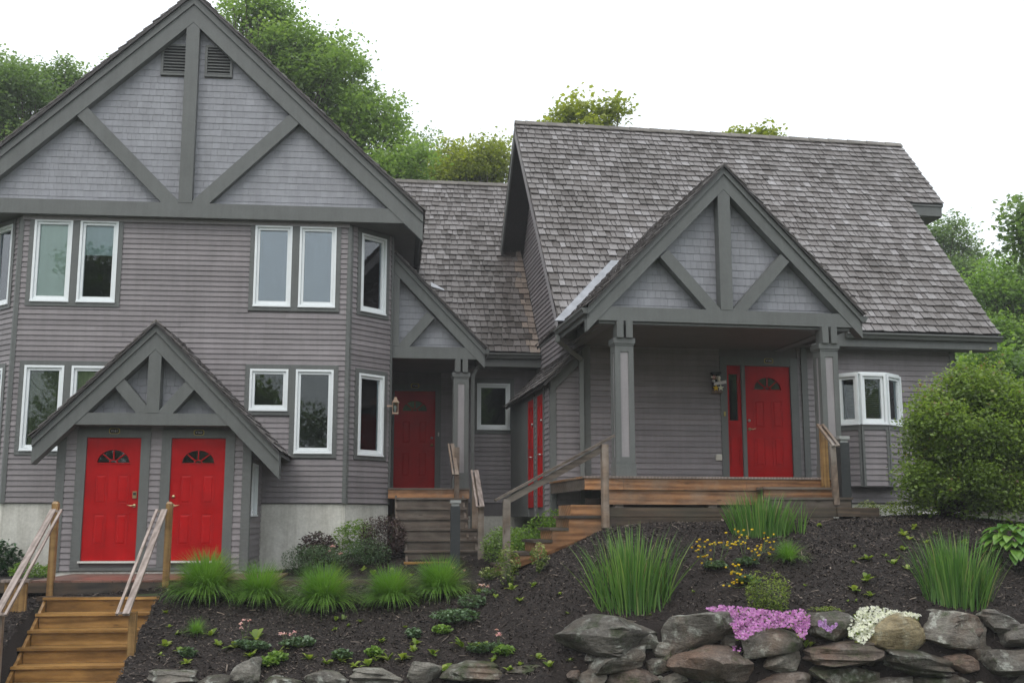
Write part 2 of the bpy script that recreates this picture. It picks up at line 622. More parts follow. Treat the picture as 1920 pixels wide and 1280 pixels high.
M['lens'] = painted('frosted_light_cap', (.33, .34, .33), .1, .4, streak=False)

def rock(name, c0, c1, lichen=(.38, .39, .35), moss=.0, brown=(.17, .11, .075)):
    m = MN(name)
    co = m.coord((1, 1, 1))
    a = m.noise(2.2, 6, .65, co, .8)
    s = m.noise(1.0, 6, .7, m.coord((3, 3, 14)), 1.2)
    col = m.ramp(m.math('ADD', m.math('MULTIPLY', a, .5), m.math('MULTIPLY', s, .5)), [(.36, c0), (.60, c1)])
    lf = m.noise(5.5, 6, .7, co)
    col = m.mix(col, lichen, m.ramp(lf, [(.53, (0, 0, 0)), (.63, (.85, .85, .85))]))
    col = m.mix(col, brown, m.ramp(m.noise(1.4, 5, .6, co), [(.52, (0, 0, 0)), (.7, (.65, .65, .65))]))
    if moss:
        col = m.mix(col, (.035, .05, .012), m.ramp(m.noise(3.1, 5, .7, co), [(.60 - moss, (0, 0, 0)), (.72 - moss, (.85, .85, .85))]))
    rv = m.ramp(m.attr(), [(0, (.75, .75, .75)), (1, (1.2, 1.2, 1.2))])
    col = m.mix(col, rv, 1.0, 'MULTIPLY')
    f = m.noise(24, 8, .75, co)
    col = m.mix(col, m.ramp(f, [(.32, (.55, .55, .54)), (.62, (1.22, 1.22, 1.2))]), 1.0, 'MULTIPLY')
    h = m.math('ADD', m.math('MULTIPLY', s, .9), m.math('MULTIPLY', f, .6))
    m.pbr(col, m.ramp(lf, [(.3, (.32,) * 3), (.7, (.6,) * 3)]), m.bump(h, .9, .05), .4)
    return m.m
M['rock_grey'] = rock('grey_schist', (.058, .050, .041), (.185, .170, .147), moss=.06)
M['rock_pale'] = rock('pale_granite', (.115, .105, .088), (.275, .255, .222), moss=.03)
M['rock_tan'] = rock('tan_sandstone', (.15, .115, .055), (.33, .27, .155), (.30, .28, .2), brown=(.20, .13, .05))
M['rock_brown'] = rock('rusty_brown_stone', (.070, .052, .042), (.19, .15, .125), (.24, .21, .19), brown=(.17, .095, .06), moss=.04)
M['rock_dark'] = rock('dark_mossy_stone', (.036, .031, .025), (.130, .115, .093), moss=.13)

def mulch_mat(name, chips):
    m = MN(name)
    if chips:
        col = m.ramp(m.attr(), [(0, (.008, .0062, .0055)), (.4, (.025, .0190, .0165)), (.72, (.050, .038, .032)), (.92, (.095, .075, .062)), (1, (.23, .185, .15))])
        m.pbr(col, .6, None, .25)
    else:
        n = m.noise(55, 5, .7, m.coord())
        col = m.ramp(n, [(.3, (.009, .0072, .0064)), (.7, (.038, .029, .025))])
        m.pbr(col, .75, m.bump(n, .8, .02), .2)
    return m.m
M['mulch'] = mulch_mat('dark_bark_mulch', False)
M['chip'] = mulch_mat('bark_chip', True)

def soilgrass(name):
    m = MN(name)
    n = m.noise(9, 6, .7, m.coord())
    b = m.noise(.4, 4, .6, m.coord())
    col = m.mix(m.ramp(n, [(.3, (.02, .032, .01)), (.7, (.06, .09, .025))]), m.ramp(n, [(.3, (.025, .02, .014)), (.7, (.06, .05, .035))]), m.ramp(b, [(.45, (0, 0, 0)), (.6, (1, 1, 1))]))
    m.pbr(col, .8, m.bump(n, .6, .03), .3)
    return m.m
M['ground'] = soilgrass('rough_lawn_and_soil')

def leafm(name, stops, trans=.35, rough=.38, spec=.5, vein=False):
    m = MN(name)
    col = m.ramp(m.attr(), stops)
    p = m.n('ShaderNodeBsdfPrincipled')
    m.l(col, p.inputs['Base Color'])
    p.inputs['Roughness'].default_value = rough
    p.inputs['Specular IOR Level'].default_value = spec
    t = m.n('ShaderNodeBsdfTranslucent')
    m.l(m.mix(col, (1.35, 1.4, .7), 1.0, 'MULTIPLY'), t.inputs[0])
    mx = m.n('ShaderNodeMixShader')
    mx.inputs[0].default_value = trans
    m.l(p.outputs[0], mx.inputs[1])
    m.l(t.outputs[0], mx.inputs[2])
    m.l(mx.outputs[0], m.out.inputs[0])
    return m.m
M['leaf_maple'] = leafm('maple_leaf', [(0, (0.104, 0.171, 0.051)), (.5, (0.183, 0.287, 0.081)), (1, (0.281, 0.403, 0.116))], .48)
M['leaf_dark'] = leafm('dark_maple_leaf', [(0, (0.088, 0.144, 0.061)), (.5, (0.152, 0.238, 0.093)), (1, (0.232, 0.329, 0.128))], .46)
M['leaf_lime'] = leafm('yellow_green_leaf', [(0, (.130, .165, .024)), (.5, (.245, .290, .042)), (1, (.36, .39, .07))], .48)
M['leaf_fresh'] = leafm('fresh_green_leaf', [(0, (0.092, 0.173, 0.037)), (.5, (0.167, 0.283, 0.058)), (1, (0.270, 0.400, 0.092))], .48)
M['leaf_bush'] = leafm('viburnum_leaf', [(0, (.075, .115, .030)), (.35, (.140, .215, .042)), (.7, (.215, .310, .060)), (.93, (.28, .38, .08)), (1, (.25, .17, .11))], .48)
M['grass_blade'] = leafm('fountain_grass_blade', [(0, (.060, .150, .016)), (.5, (.110, .250, .028)), (.93, (.20, .36, .06)), (1, (.36, .33, .14))], .35, .35, .45)
M['iris_blade'] = leafm('iris_blade', [(0, (.055, .145, .030)), (.5, (.105, .225, .045)), (.92, (.19, .32, .08)), (1, (.38, .34, .16))], .38, .4)
M['hosta'] = leafm('hosta_leaf', [(0, (.055, .145, .020)), (.5, (.11, .235, .035)), (1, (.20, .34, .06))], .3, .35, .5)
M['leaf_blue'] = leafm('grey_green_leaf', [(0, (.05, .095, .045)), (.5, (.09, .155, .075)), (1, (.15, .22, .12))], .3)
M['leaf_purple'] = leafm('purple_leaf', [(0, (.030, .016, .020)), (.5, (.060, .034, .038)), (.85, (.105, .065, .062)), (1, (.08, .10, .04))], .25, .5)
M['leaf_varieg'] = leafm('variegated_leaf', [(0, (.07, .13, .03)), (.5, (.16, .22, .06)), (1, (.38, .40, .16))], .35)
M['leaf_sprout'] = leafm('lime_sprout_leaf', [(0, (.10, .17, .018)), (.5, (.20, .28, .035)), (1, (.32, .38, .08))], .4)
M['leaf_rhodo'] = leafm('dark_glossy_leaf', [(0, (.012, .04, .014)), (.5, (.026, .075, .024)), (1, (.06, .13, .05))], .15, .3, .5)
def petal(name, stops):
    return leafm(name, stops, .25, .6, .2)
M['pink'] = petal('pink_phlox_petal', [(0, (.40, .13, .40)), (.5, (.58, .24, .58)), (1, (.74, .42, .74))])
M['purple'] = petal('lilac_phlox_petal', [(0, (.28, .12, .36)), (.5, (.42, .22, .52)), (1, (.58, .38, .66))])
M['whitefl'] = petal('white_petal', [(0, (.60, .62, .50)), (.5, (.78, .78, .70)), (1, (.88, .88, .84))])
M['yellow'] = petal('yellow_petal', [(0, (.55, .34, .01)), (.5, (.75, .52, .02)), (1, (.85, .66, .05))])
M['rose'] = petal('pale_pink_petal', [(0, (.60, .28, .32)), (.5, (.74, .45, .48)), (1, (.84, .66, .66))])
def bark(name, c):
    m = MN(name)
    n = m.noise(1.0, 6, .7, m.coord((16, 16, 3)))
    m.pbr(m.mix(c, m.ramp(n, [(.3, (.5, .5, .5)), (.7, (1.3, 1.3, 1.3))]), 1.0, 'MULTIPLY'), .85, m.bump(n, .7, .03), .2)
    return m.m
M['bark'] = bark('maple_bark', (.085, .072, .058))
M['twig'] = bark('shrub_twig', (.075, .055, .042))
M['stem'] = leafm('green_stem', [(0, (.06, .10, .025)), (1, (.12, .18, .05))], .1)

# ------------------------------------------------------------------ house part builders
def window(face, rect, parent, blind=None, gl='glass', blind_drop=1.0, slats=False):
    """white casement: outer frame, sash, pane, optional blind; rect=(s0,s1,z0,z1) outer white frame, face d=0 is the wall plane"""
    s0, s1, z0, z1 = rect
    fr = MB()
    w = .042
    for a, b, c, d in ((s0, s0 + w, z0, z1), (s1 - w, s1, z0, z1), (s0 + w, s1 - w, z1 - w, z1), (s0 + w, s1 - w, z0, z0 + w)):
        fr.box(face, a, b, c, d, -.10, .045, .5)
    fr.box(face, s0 - .004, s1 + .004, z0 - .012, z0 + .012, -.02, .062, .5)
    wo = fr.obj('window', M['white'], parent)
    sa = MB()
    a0, a1, b0, b1 = s0 + w + .004, s1 - w - .004, z0 + w + .004, z1 - w - .004
    w2 = .045
    for a, b, c, d in ((a0, a0 + w2, b0, b1), (a1 - w2, a1, b0, b1), (a0 + w2, a1 - w2, b1 - w2, b1), (a0 + w2, a1 - w2, b0, b0 + w2 * 1.25)):
        sa.box(face, a, b, c, d, -.07, .012, .5)
    sa.obj('sash', M['white'], wo)
    MB().box(face, a0 + .02, a1 - .02, b0 + .02, b1 - .02, -.036, -.028, .5).obj('pane', M[gl], wo)
    if blind:
        zb = b1 - (b1 - b0) * blind_drop
        if slats:
            mb = MB()
            z = b1 - .03
            while z > zb:
                mb.box(face, a0, a1, z, z + .012, -.15, -.12, None)
                z -= .036
            mb.obj('blind', M[blind], wo)
        else:
            MB().box(face, a0 - .03, a1 + .03, zb - .02, b1 + .03, -.066, -.060, .5).obj('blind', M[blind], wo)
    return wo

def grow(r, l, rr=None, b=None, t=None):
    rr = l if rr is None else rr
    b = l if b is None else b
    t = l if t is None else t
    return (r[0] - l, r[1] + rr, r[2] - b, r[3] + t)

def trim_ring(face, outer, inners, parent, mat='trim', d=.036):
    """flat casing boards filling outer minus the white frames"""
    mb = MB()
    panel_cells(mb, face, outer[0], outer[1], outer[2], outer[3], inners, -.01, d)
    return mb.obj('window_trim', M[mat], parent)

def prect(face, x0, y0, x1, y1):
    xm, ym = (x0 + x1) / 2, (y0 + y1) / 2
    return (face.px(x0, ym)[0], face.px(x1, ym)[0], face.px(xm, y1)[1], face.px(xm, y0)[1])

def door(face, rect, parent, handle='right', lever=True, dead='keypad', fan=True, d0=-.05):
    s0, s1, z0, z1 = rect
    W_, H_ = s1 - s0, z1 - z0
    dm = MB()
    D = d0 + .045
    cz = z1 - H_ * .205            # fan light sill
    rx, rz = W_ * .30, H_ * .107
    cx = (s0 + s1) / 2
    N = 16
    # slab with a half-round opening: left, right, bottom, and a fan of quads above the sill
    dm.box(face, s0, cx - rx, z0, z1, d0, D, .5)
    dm.box(face, cx + rx, s1, z0, z1, d0, D, .5)
    dm.box(face, cx - rx, cx + rx, z0, cz, d0, D, .5)
    for k in range(N):
        a, b = pi * k / N, pi * (k + 1) / N
        q = [(cx + rx * cos(b), cz + rz * sin(b)), (cx + rx * cos(a), cz + rz * sin(a)), (cx + rx * cos(a), z1), (cx + rx * cos(b), z1)]
        dm.prism(face, q, d0, D, .5)
    do = dm.obj('door', M['red'], parent)
    # glass, muntins, sill
    gp = [(cx + rx * cos(pi * k / N), cz + rz * sin(pi * k / N)) for k in range(N + 1)]
    MB().prism(face, gp, d0 + .012, d0 + .018, .5).obj('fanlight_pane', M['glass'], do)
    mu = MB()
    for an in (36, 72, 108, 144) if False else (45, 90, 135):
        a = radians(an)
        r0 = .24
        p0 = Vector((cx + rx * r0 * cos(a), cz + rz * r0 * sin(a)))
        p1 = Vector((cx + rx * cos(a), cz + rz * sin(a)))
        t = (p1 - p0).normalized() * .009
        nrm = Vector((-t.y, t.x))
        mu.prism(face, [tuple(p0 - nrm), tuple(p0 + nrm), tuple(p1 + nrm), tuple(p1 - nrm)], D - .02, D + .006, .5)
    for k in range(8):
        a, b = pi * k / 8, pi * (k + 1) / 8
        for (r0, r1, hh) in ((.20, .27, .006), (1.0, 1.055, .012)):
            q = [(cx + rx * r0 * cos(a), cz + rz * r0 * sin(a)), (cx + rx * r1 * cos(a), cz + rz * r1 * sin(a)),
                 (cx + rx * r1 * cos(b), cz + rz * r1 * sin(b)), (cx + rx * r0 * cos(b), cz + rz * r0 * sin(b))]
            mu.prism(face, q, D - .02, D + hh, .5)
    mu.box(face, cx - rx * 1.07, cx + rx * 1.07, cz - .018, cz, D - .01, D + .016, .5)
    mu.obj('fanlight_muntin', M['red'], do)
    # raised panels
    for pa, pb in ((.175, .42), (.58, .825)):
        for qa, qb in ((.12, .385), (.455, .705)):
            a, b = s0 + W_ * pa, s0 + W_ * pb
            c, d = z0 + H_ * qa, z0 + H_ * qb
            mb = MB()
            w = .017
            for (e0, e1, f0, f1) in ((a, a + w, c, d), (b - w, b, c, d), (a + w, b - w, d - w, d), (a + w, b - w, c, c + w)):
                v = hexa(face, e0, e1, f0, f1, D - .005, D + .009)
                mb.add(v, HEX, .5)
            i = .035
            o_ = [face.P(a + i, c + i, D), face.P(b - i, c + i, D), face.P(b - i, d - i, D), face.P(a + i, d - i, D)]
            j = i + .022
            n_ = [face.P(a + j, c + j, D + .011), face.P(b - j, c + j, D + .011), face.P(b - j, d - j, D + .011), face.P(a + j, d - j, D + .011)]
            mb.add(o_ + n_, HEX, .5)
            mb.obj('panel', M['red'], do)
    # furniture
    hs = s1 - .065 if handle == 'right' else s0 + .065
    sg = -1 if handle == 'right' else 1
    hz = z0 + H_ * .445
    hb = MB()
    hb.tube([face.P(hs, hz, D), face.P(hs, hz, D + .012)], .030, 12, .5)
    hb.tube([face.P(hs, hz, D + .01), face.P(hs, hz, D + .05)], .011, 8, .5)
    if lever:
        hb.tube([face.P(hs, hz, D + .05), face.P(hs + sg * .05, hz - .004, D + .052), face.P(hs + sg * .11, hz + .012, D + .045)], [.012, .010, .007], 8, .5)
    else:
        hb.tube([face.P(hs, hz, D + .04), face.P(hs, hz, D + .055), face.P(hs, hz, D + .075)], [.016, .03, .02], 12, .5)
    hb.obj('handle', M['brass'], do)
    kz = z0 + H_ * .52
    if dead == 'keypad':
        kb = MB()
        kb.box(face, hs - .032, hs + .032, kz - .03, kz + .085, D, D + .025, .5)
        ko = kb.obj('keypad_lock', M['brass'], do)
        MB().box(face, hs - .024, hs + .024, kz + .02, kz + .062, D + .0255, D + .03, .5).obj('keypad_cover', M['black'], do)
    else:
        MB().tube([face.P(hs, kz, D), face.P(hs, kz, D + .022)], [.029, .024], 12, .5).obj('deadbolt', M['brass' if dead == 'brass' else 'steel'], do)
    return do

def door_case(face, rect, parent, w=.155, top=.14, sill=True, threshold=.09):
    s0, s1, z0, z1 = rect
    mb = MB()
    mb.box(face, s0 - w, s0 - .004, z0 - threshold, z1 + top, -.01, .034, .4)
    mb.box(face, s1 + .004, s1 + w, z0 - threshold, z1 + top, -.01, .034, .6)
    mb.box(face, s0 - .004, s1 + .004, z1 + .006, z1 + top, -.01, .034, .5)
    mb.box(face, s0 - .004, s0 + .0, z0 - .02, z1 + .006, -.12, .03, .4)
    mb.box(face, s1, s1 + .004, z0 - .02, z1 + .006, -.12, .03, .4)
    mb.obj('door_trim', M['trim'], parent)
    if sill:
        sb = MB()
        sb.box(face, s0 - .03, s1 + .03, z0 - .035, z0 - .004, -.08, .075, .5)
        sb.obj('threshold', M['sill_white'], parent)

def truss(face, apex, left, right, parent, d_face, rake_h, cap_h, post_w, beam, brace, tail=True, cap_d=.035):
    """gable truss in front of a gable wall: rake boards with cap, king post, braces, tie beam. face-space (s,z)."""
    (sa, za), (sl, zl), (sr, zr) = apex, left, right
    d0, d1 = d_face
    zb0, zb1, bl, br = beam
    for (se, ze, nm) in ((sl, zl, 'l'), (sr, zr, 'r')):
        if se is None: continue
        MB().prism(face, [(sa, za), (se, ze), (se, ze - cap_h), (sa, za - cap_h)], d0, d1 + cap_d, .5).obj('rake_cap', M['trim'], parent)
        MB().prism(face, [(sa, za - cap_h - .004), (se, ze - cap_h - .004), (se, ze - cap_h - rake_h), (sa, za - cap_h - rake_h)], d0, d1, .62).obj('rake_board', M['trim'], parent)
    MB().box(face, bl, br, zb0, zb1, d0, d1 - .012, .55).obj('tie_beam', M['trim'], parent)
    if post_w:
        h = post_w / 2
        zt = za - cap_h - rake_h
        sl_ = (za - zr) / (sr - sa) if sr is not None else 1.0
        MB().prism(face, [(sa - h, zb1 + .002), (sa + h, zb1 + .002), (sa + h, zt - h * sl_ - .004), (sa, zt - .004), (sa - h, zt - h * sl_ - .004)], d0, d1 - .006, .35).obj('king_post', M['trim'], parent)
    for (s_lo, s_hi, z_hi, bw) in brace:
        # brace from tie beam beside the post up to the rake
        sg = 1 if s_hi > s_lo else -1
        p0, p1 = Vector((s_lo, zb1)), Vector((s_hi, z_hi))
        t = (p1 - p0).normalized()
        nrm = Vector((-t.y, t.x)) * (bw / 2)
        a, b = p0 - nrm, p0 + nrm
        c, d = p1 + nrm, p1 - nrm
        # plumb lower end on the beam: extend to z=zb1
        def onz(pt):
            k = (zb1 + .002 - pt.y) / t.y
            return pt + t * k
        a, b = onz(a), onz(b)
        MB().prism(face, [tuple(a), tuple(b), tuple(c), tuple(d)] if sg < 0 else [tuple(b), tuple(a), tuple(d), tuple(c)], d0, d1 - .02, .5).obj('brace', M['trim'], parent)

def gable_prof(apex, left, right, inset=0.0):
    (sa, za), (sl, zl), (sr, zr) = apex, left, right
    def f(z):
        if z >= za: return (sa, sa)
        kl = (za - z) / (za - zl)
        kr = (za - z) / (za - zr)
        return (sa + (sl - sa) * min(kl, 1.0) + inset, sa + (sr - sa) * min(kr, 1.0) - inset)
    return f

def gable_roof(fr, v_front, v_back, apex, left, right, parent, shingle_list, thick=.05, over=.03, sides='lr', expo=.205, soffit=True):
    """two slope slabs + shakes; apex etc are (u,z) of the top line of the rake cap"""
    face = fr.face(v_front)
    L_ = v_back - v_front
    (sa, za) = apex
    for side, (se, ze) in (('l', left), ('r', right)):
        if side not in sides: continue
        MB().prism(face, [(sa, za + thick), (se, ze + thick), (se, ze + .002), (sa, za + .002)], -L_, over, .5).obj('roof', M['shake_dark'], parent)
        if soffit:
            MB().prism(face, [(sa, za), (se, ze), (se, ze - .03), (sa, za - .03)], -L_, -.10, .5).obj('soffit', M['trim_dark'], parent)
        ln = math.hypot(se - sa, ze - za)
        if side == 'l':
            O = fr.P(se, v_back, ze + thick)
            du = fr.P(0, -1, 0)
        else:
            O = fr.P(se, v_front - over, ze + thick)
            du = fr.P(0, 1, 0)
        dt = fr.P(sa - se, 0, za - ze)
        rp = RoofPlane(O, du, dt)
        if side == 'l':
            roof_shingles(rp, 0, L_ + over, -.03, ln, shingle_list, expo)
        else:
            roof_shingles(rp, 0, L_ + over, -.03, ln, shingle_list, expo)
    # ridge boards
    k, y = 0, v_front - over
    while y < v_back:
        for sg in (-1, 1):
            se, ze = (left if sg < 0 else right)
            t = Vector((se - sa, ze - za)).normalized() * .13
            b = MB()
            a0, a1 = (sa, za + thick + .045), (sa + t.x, za + thick + .045 + t.y)
            b.prism(fr.face(y), [a0, a1, (a1[0], a1[1] - .02), (a0[0], a0[1] - .02)], -.25, .0, None)
            b.obj('ridge_cap', M['ridge'], parent)
        y += .22
        k += 1

def gutter(P, Q, parent, out, w=.11, h=.10):
    """K-style gutter along P-Q (top back edge), out = outward horizontal direction"""
    P, Q, o = Vector(P), Vector(Q), Vector(out).normalized()
    up = Vector((0, 0, 1))
    prof = [(0, 0), (0, -h), (w * .6, -h), (w * .75, -h * .55), (w, -h * .3), (w, 0), (w - .012, 0), (w - .012, -h * .25), (w * .65, -h * .55), (w * .5, -h + .008), (.006, -h + .008), (.006, 0)]
    n = len(prof)
    v = [P + o * a + up * b for a, b in prof] + [Q + o * a + up * b for a, b in prof]
    f = [(i, (i + 1) % n, (i + 1) % n + n, i + n) for i in range(n)]
    f += [tuple(range(n - 1, -1, -1)), tuple(range(n, 2 * n))]
    mb = MB().add(v, f, .5)
    # end plates
    pr = [(0, 0), (0, -h), (w * .6, -h), (w * .75, -h * .55), (w, -h * .3), (w, 0)]
    for E, sgn in ((P, -1), (Q, 1)):
        dd = (Q - P).normalized() * .004 * sgn
        vv = [E + o * a + up * b for a, b in pr] + [E + dd + o * a + up * b for a, b in pr]
        mm = len(pr)
        mb.add(vv, [tuple(range(mm)), tuple(range(2 * mm - 1, mm - 1, -1))] + [(i, (i + 1) % mm, (i + 1) % mm + mm, i + mm) for i in range(mm)], .5)
    return mb.obj('gutter', M['gutter'], parent)

def column(face, sc, z0, z1, parent, w=.29, blocks=True, zb=None):
    """square panelled porch column, face d=0 is its front"""
    D = .29
    a, b = sc - w / 2, sc + w / 2
    mb = MB()
    co = MB().box(face, a + .016, b - .016, z0, z1, -D + .016, -.016, .5).obj('column', M['column_panel'], parent)
    st = MB()
    e = .085
    for x0, x1 in ((a, a + e), (b - e, b)):
        st.box(face, x0, x1, z0 + .20, z1, -.020, 0, .5)
        st.box(face, x0, x1, z0 + .20, z1, -D, -D + .02, .5)
    st.box(face, a + e, b - e, z1 - .13, z1, -.02, -.0, .5)
    st.box(face, a + e, b - e, z0 + .20, z0 + .30, -.02, -.0, .5)
    for x0, x1 in ((a, a + .02), (b - .02, b)):
        st.box(face, x0, x1, z0 + .20, z1, -.10, -.021, .5)
        st.box(face, x0, x1, z0 + .20, z1, -D + .021, -D + .10, .5)
        st.box(face, x0, x1, z1 - .13, z1, -D + .10, -.10, .5)
        st.box(face, x0, x1, z0 + .20, z0 + .30, -D + .10, -.10, .5)
    st.obj('column_frame', M['trim'], co)
    ba = MB().box(face, a - .012, b + .012, z0, z0 + .198, -D - .012, .012, .4)
    ba.obj('column_base', M['trim'], co)
    ca = MB().box(face, a - .025, b + .025, z1, z1 + .085, -D - .025, .025, .4)
    ca.box(face, a - .01, b + .01, z1 - .03, z1, -D - .01, .012, .6)
    ca.obj('column_capital', M['trim'], co)
    if zb is not None:
        for x0, x1 in ((sc - w * .42, sc - .022), (sc + .022, sc + w * .42)):
            MB().box(face, x0, x1, z1 + .085, zb, -D * .7, .065, None).obj('bracket_block', M['trim'], co)
    return co

def text_mesh(txt, size):
    cu = bpy.data.curves.new('txt', 'FONT')
    cu.body = txt
    cu.size = size
    cu.align_x = 'CENTER'
    cu.align_y = 'CENTER'
    cu.extrude = .0015
    o = bpy.data.objects.new('txt', cu)
    COL.objects.link(o)
    bpy.context.view_layer.update()
    dg = bpy.context.evaluated_depsgraph_get()
    me = bpy.data.meshes.new_from_object(o.evaluated_get(dg))
    COL.objects.unlink(o)
    bpy.data.objects.remove(o)
    v = [tuple(x.co) for x in me.vertices]
    f = [tuple(p.vertices) for p in me.polygons]
    return v, f

def plaque(face, sc, zc, txt, label, w=.175, h=.092, d=.036):
    loc = Vector(face.P(sc, zc, d))
    t = thing('number_plaque', loc, label, 'house number', 'house number plaques above the red doors')
    def octo(k, e):
        return [(sc - k * w / 2, zc - k * h * .28), (sc - k * w * .36, zc - k * h / 2), (sc + k * w * .36, zc - k * h / 2), (sc + k * w / 2, zc - k * h * .28),
                (sc + k * w / 2, zc + k * h * .28), (sc + k * w * .36, zc + k * h / 2), (sc - k * w * .36, zc + k * h / 2), (sc - k * w / 2, zc + k * h * .28)]
    MB().prism(face, octo(1.0, 0), d + .001, d + .008, .5).obj('gold_rim', M['gold'], t)
    MB().prism(face, octo(.83, 0), d + .0085, d + .011, .5).obj('plate', M['black'], t)
    v, f = text_mesh(txt, h * .56)
    vv = [face.P(sc + x * 1.05, zc + y, d + .0125 + zz) for x, y, zz in v]
    MB().add(vv, f, .5).obj('lettering', M['letter'], t)
    return t

# ------------------------------------------------------------------ frames of the three joined houses
L = Frame(5.9)
Md = Frame(7.7)
R = Frame(9.5)

# ================================================================== LEFT HOUSE (big timbered gable)
vE, vW, vB, vG = 19.30, 20.95, 20.74, 20.93
FW, FE, FB, FG = L.face(vW), L.face(vE), L.face(vB), L.face(vG)
sL, sR = FW.px(22, 690)[0], FW.px(652, 690)[0]
zSB = FW.px(565, 942)[1]                       # underside of the siding
ap = FB.px(365, -6)
er = FB.px(793, 402)
uc = (sL + sR) / 2
uc = .5 * (uc + ap[0])
el = (2 * ap[0] - er[0], er[1])
zBeam0, zBeam1 = FB.px(400, 408.5)[1], FB.px(400, 381.5)[1]
houseL = thing('gable_house', L.P(uc, vW, zSB - 1.3), 'big grey house with a timbered front gable and a two-door entry porch', 'house')
BAY = .80
VBACK = 29.5

sid, shg, rsh = [], [], []
# --- windows of the front
wr = {
 'ulA': prect(FW, 62, 412, 134, 565), 'ulB': prect(FW, 148, 414, 220, 567),
 'urA': prect(FW, 477, 423, 547, 574), 'urB': prect(FW, 561, 426, 630, 577),
 'llA': prect(FW, 42, 685, 117, 844), 'llB': prect(FW, 131, 686, 203, 845),
 'lrA': prect(FW, 468, 692, 540, 769.5), 'lrB': prect(FW, 553, 693, 624, 849.5)}
for a, b in (('ulA', 'ulB'), ('urA', 'urB'), ('llA', 'llB')):     # square the pairs up
    za, zb = (wr[a][2] + wr[b][2]) / 2, (wr[a][3] + wr[b][3]) / 2
    for k in (a, b): wr[k] = (wr[k][0], wr[k][1], za, zb)
zt = (wr['lrA'][3] + wr['lrB'][3]) / 2
wr['lrA'] = wr['lrA'][:3] + (zt,)
wr['lrB'] = wr['lrB'][:3] + (zt,)
holes = []
def inner(r): return (r[0] + .002, r[1] - .002, r[2] + .002, r[3] - .002)
for a, b in (('ulA', 'ulB'), ('urA', 'urB'), ('llA', 'llB')):
    o = (wr[a][0] - .085, wr[b][1] + .085, wr[a][2] - .085, wr[a][3] + .085)
    trim_ring(FW, o, [inner(wr[a]), inner(wr[b])], houseL)
    holes.append(o)
o1 = (wr['lrA'][0] - .085, wr['lrB'][0] - .095, wr['lrA'][2] - .085, zt + .085)
o2 = (wr['lrB'][0] - .095, wr['lrB'][1] + .085, wr['lrB'][2] - .085, zt + .085)
trim_ring(FW, o1, [inner(wr['lrA'])], houseL)
trim_ring(FW, o2, [inner(wr['lrB'])], houseL)
holes += [o1, o2]
window(FW, wr['ulA'], houseL, 'blind', 'glass'); window(FW, wr['ulB'], houseL, 'blind2', 'glass', .4)
window(FW, wr['urA'], houseL, 'blind2', 'glass2'); window(FW, wr['urB'], houseL, 'blind2', 'glass2')
window(FW, wr['llA'], houseL, 'curtain', 'glass'); window(FW, wr['llB'], houseL, 'curtain2', 'glass')
window(FW, wr['lrA'], houseL, None, 'glass'); window(FW, wr['lrB'], houseL, None, 'glass')
# --- core walls
core = MB()
panel_cells(core, FW, sL, sR, zSB - .02, zBeam1, [inner(w) for w in wr.values()], -.14, 0)
FbR, lb = L.wall(sR, vW, sR + BAY, vW + BAY)
FbL, _ = L.wall(sL - BAY, vW + BAY, sL, vW)
def bayrect(face, pts):
    (x0, y0a, y0b, x1, y1a, y1b) = pts
    s0 = face.px(x0, (y0a + y1a) / 2)[0]; s1 = face.px(x1, (y0b + y1b) / 2)[0]
    zt_ = .5 * (face.px(x0, y0a)[1] + face.px(x1, y0b)[1]); zb_ = .5 * (face.px(x0, y1a)[1] + face.px(x1, y1b)[1])
    return (s0, s1, zb_, zt_)
bu = bayrect(FbR, (675.5, 437, 449, 721, 582, 592))
bl_ = bayrect(FbR, (669, 698, 706, 717.5, 852, 855.5))
sc_ = .5 * (bu[0] + bu[1] + bl_[0] + bl_[1]) / 2
hw = .25 * (bu[1] - bu[0] + bl_[1] - bl_[0])
bu = (sc_ - hw, sc_ + hw, bu[2], bu[3]); bl_ = (sc_ - hw, sc_ + hw, bl_[2], bl_[3])
for face in (FbR, FbL):
    rects = [bu, bl_] if face is FbR else [(lb - bu[1], lb - bu[0], bu[2], bu[3]), (lb - bl_[1], lb - bl_[0], bl_[2], bl_[3])]
    hs_ = []
    for i, r in enumerate(rects):
        o = grow(r, .085)
        trim_ring(face, o, [inner(r)], houseL)
        hs_.append(o)
        window(face, r, houseL, None, 'glass2' if i == 0 else 'glass')
    panel_cells(core, face, 0, lb, zSB - .02, zBeam0 + .1, [inner(r) for r in rects], -.14, 0)
    clap(face, .05, lb - .05, zSB, zBeam0 - .02, hs_, out=sid)
    for a, b in ((0.0, .05), (lb - .05, lb)):
        MB().box(face, a, b, zSB - .02, zBeam0 - .03, 0, .03, None).obj('corner_board', M['trim'], houseL)
for (u0, v0, u1, v1) in ((sR + BAY, vW + BAY, sR + BAY, VBACK), (sR + BAY, VBACK, sL - BAY, VBACK), (sL - BAY, VBACK, sL - BAY, vW + BAY)):
    fc, ln = L.wall(u0, v0, u1, v1)
    core.box(fc, 0, ln, zSB - .02, zBeam0 + .1, -.14, 0, .5)
    if u0 == u1:
        clap(fc, 0, ln, zSB, zBeam0 - .02, (), out=sid, split=9)
core.obj('wall', M['core'], houseL)
eL_, eR_ = FE.px(104, 950)[0], FE.px(466, 950)[0]
MB().box(L.face(vW + 3.2), sL - .6, sR + .6, zSB, zBeam0, -.08, 0, .5).obj('interior_wall', M['core'], houseL)
MB().box(L.face(vE + .5), eL_ + .13, eR_ - .13, zSB - 1.0, zSB + 1.2, -.08, 0, .5).obj('interior_wall', M['core'], houseL)
clap(FW, sL + .05, sR - .05, zSB, zBeam0 + .01, holes, out=sid)
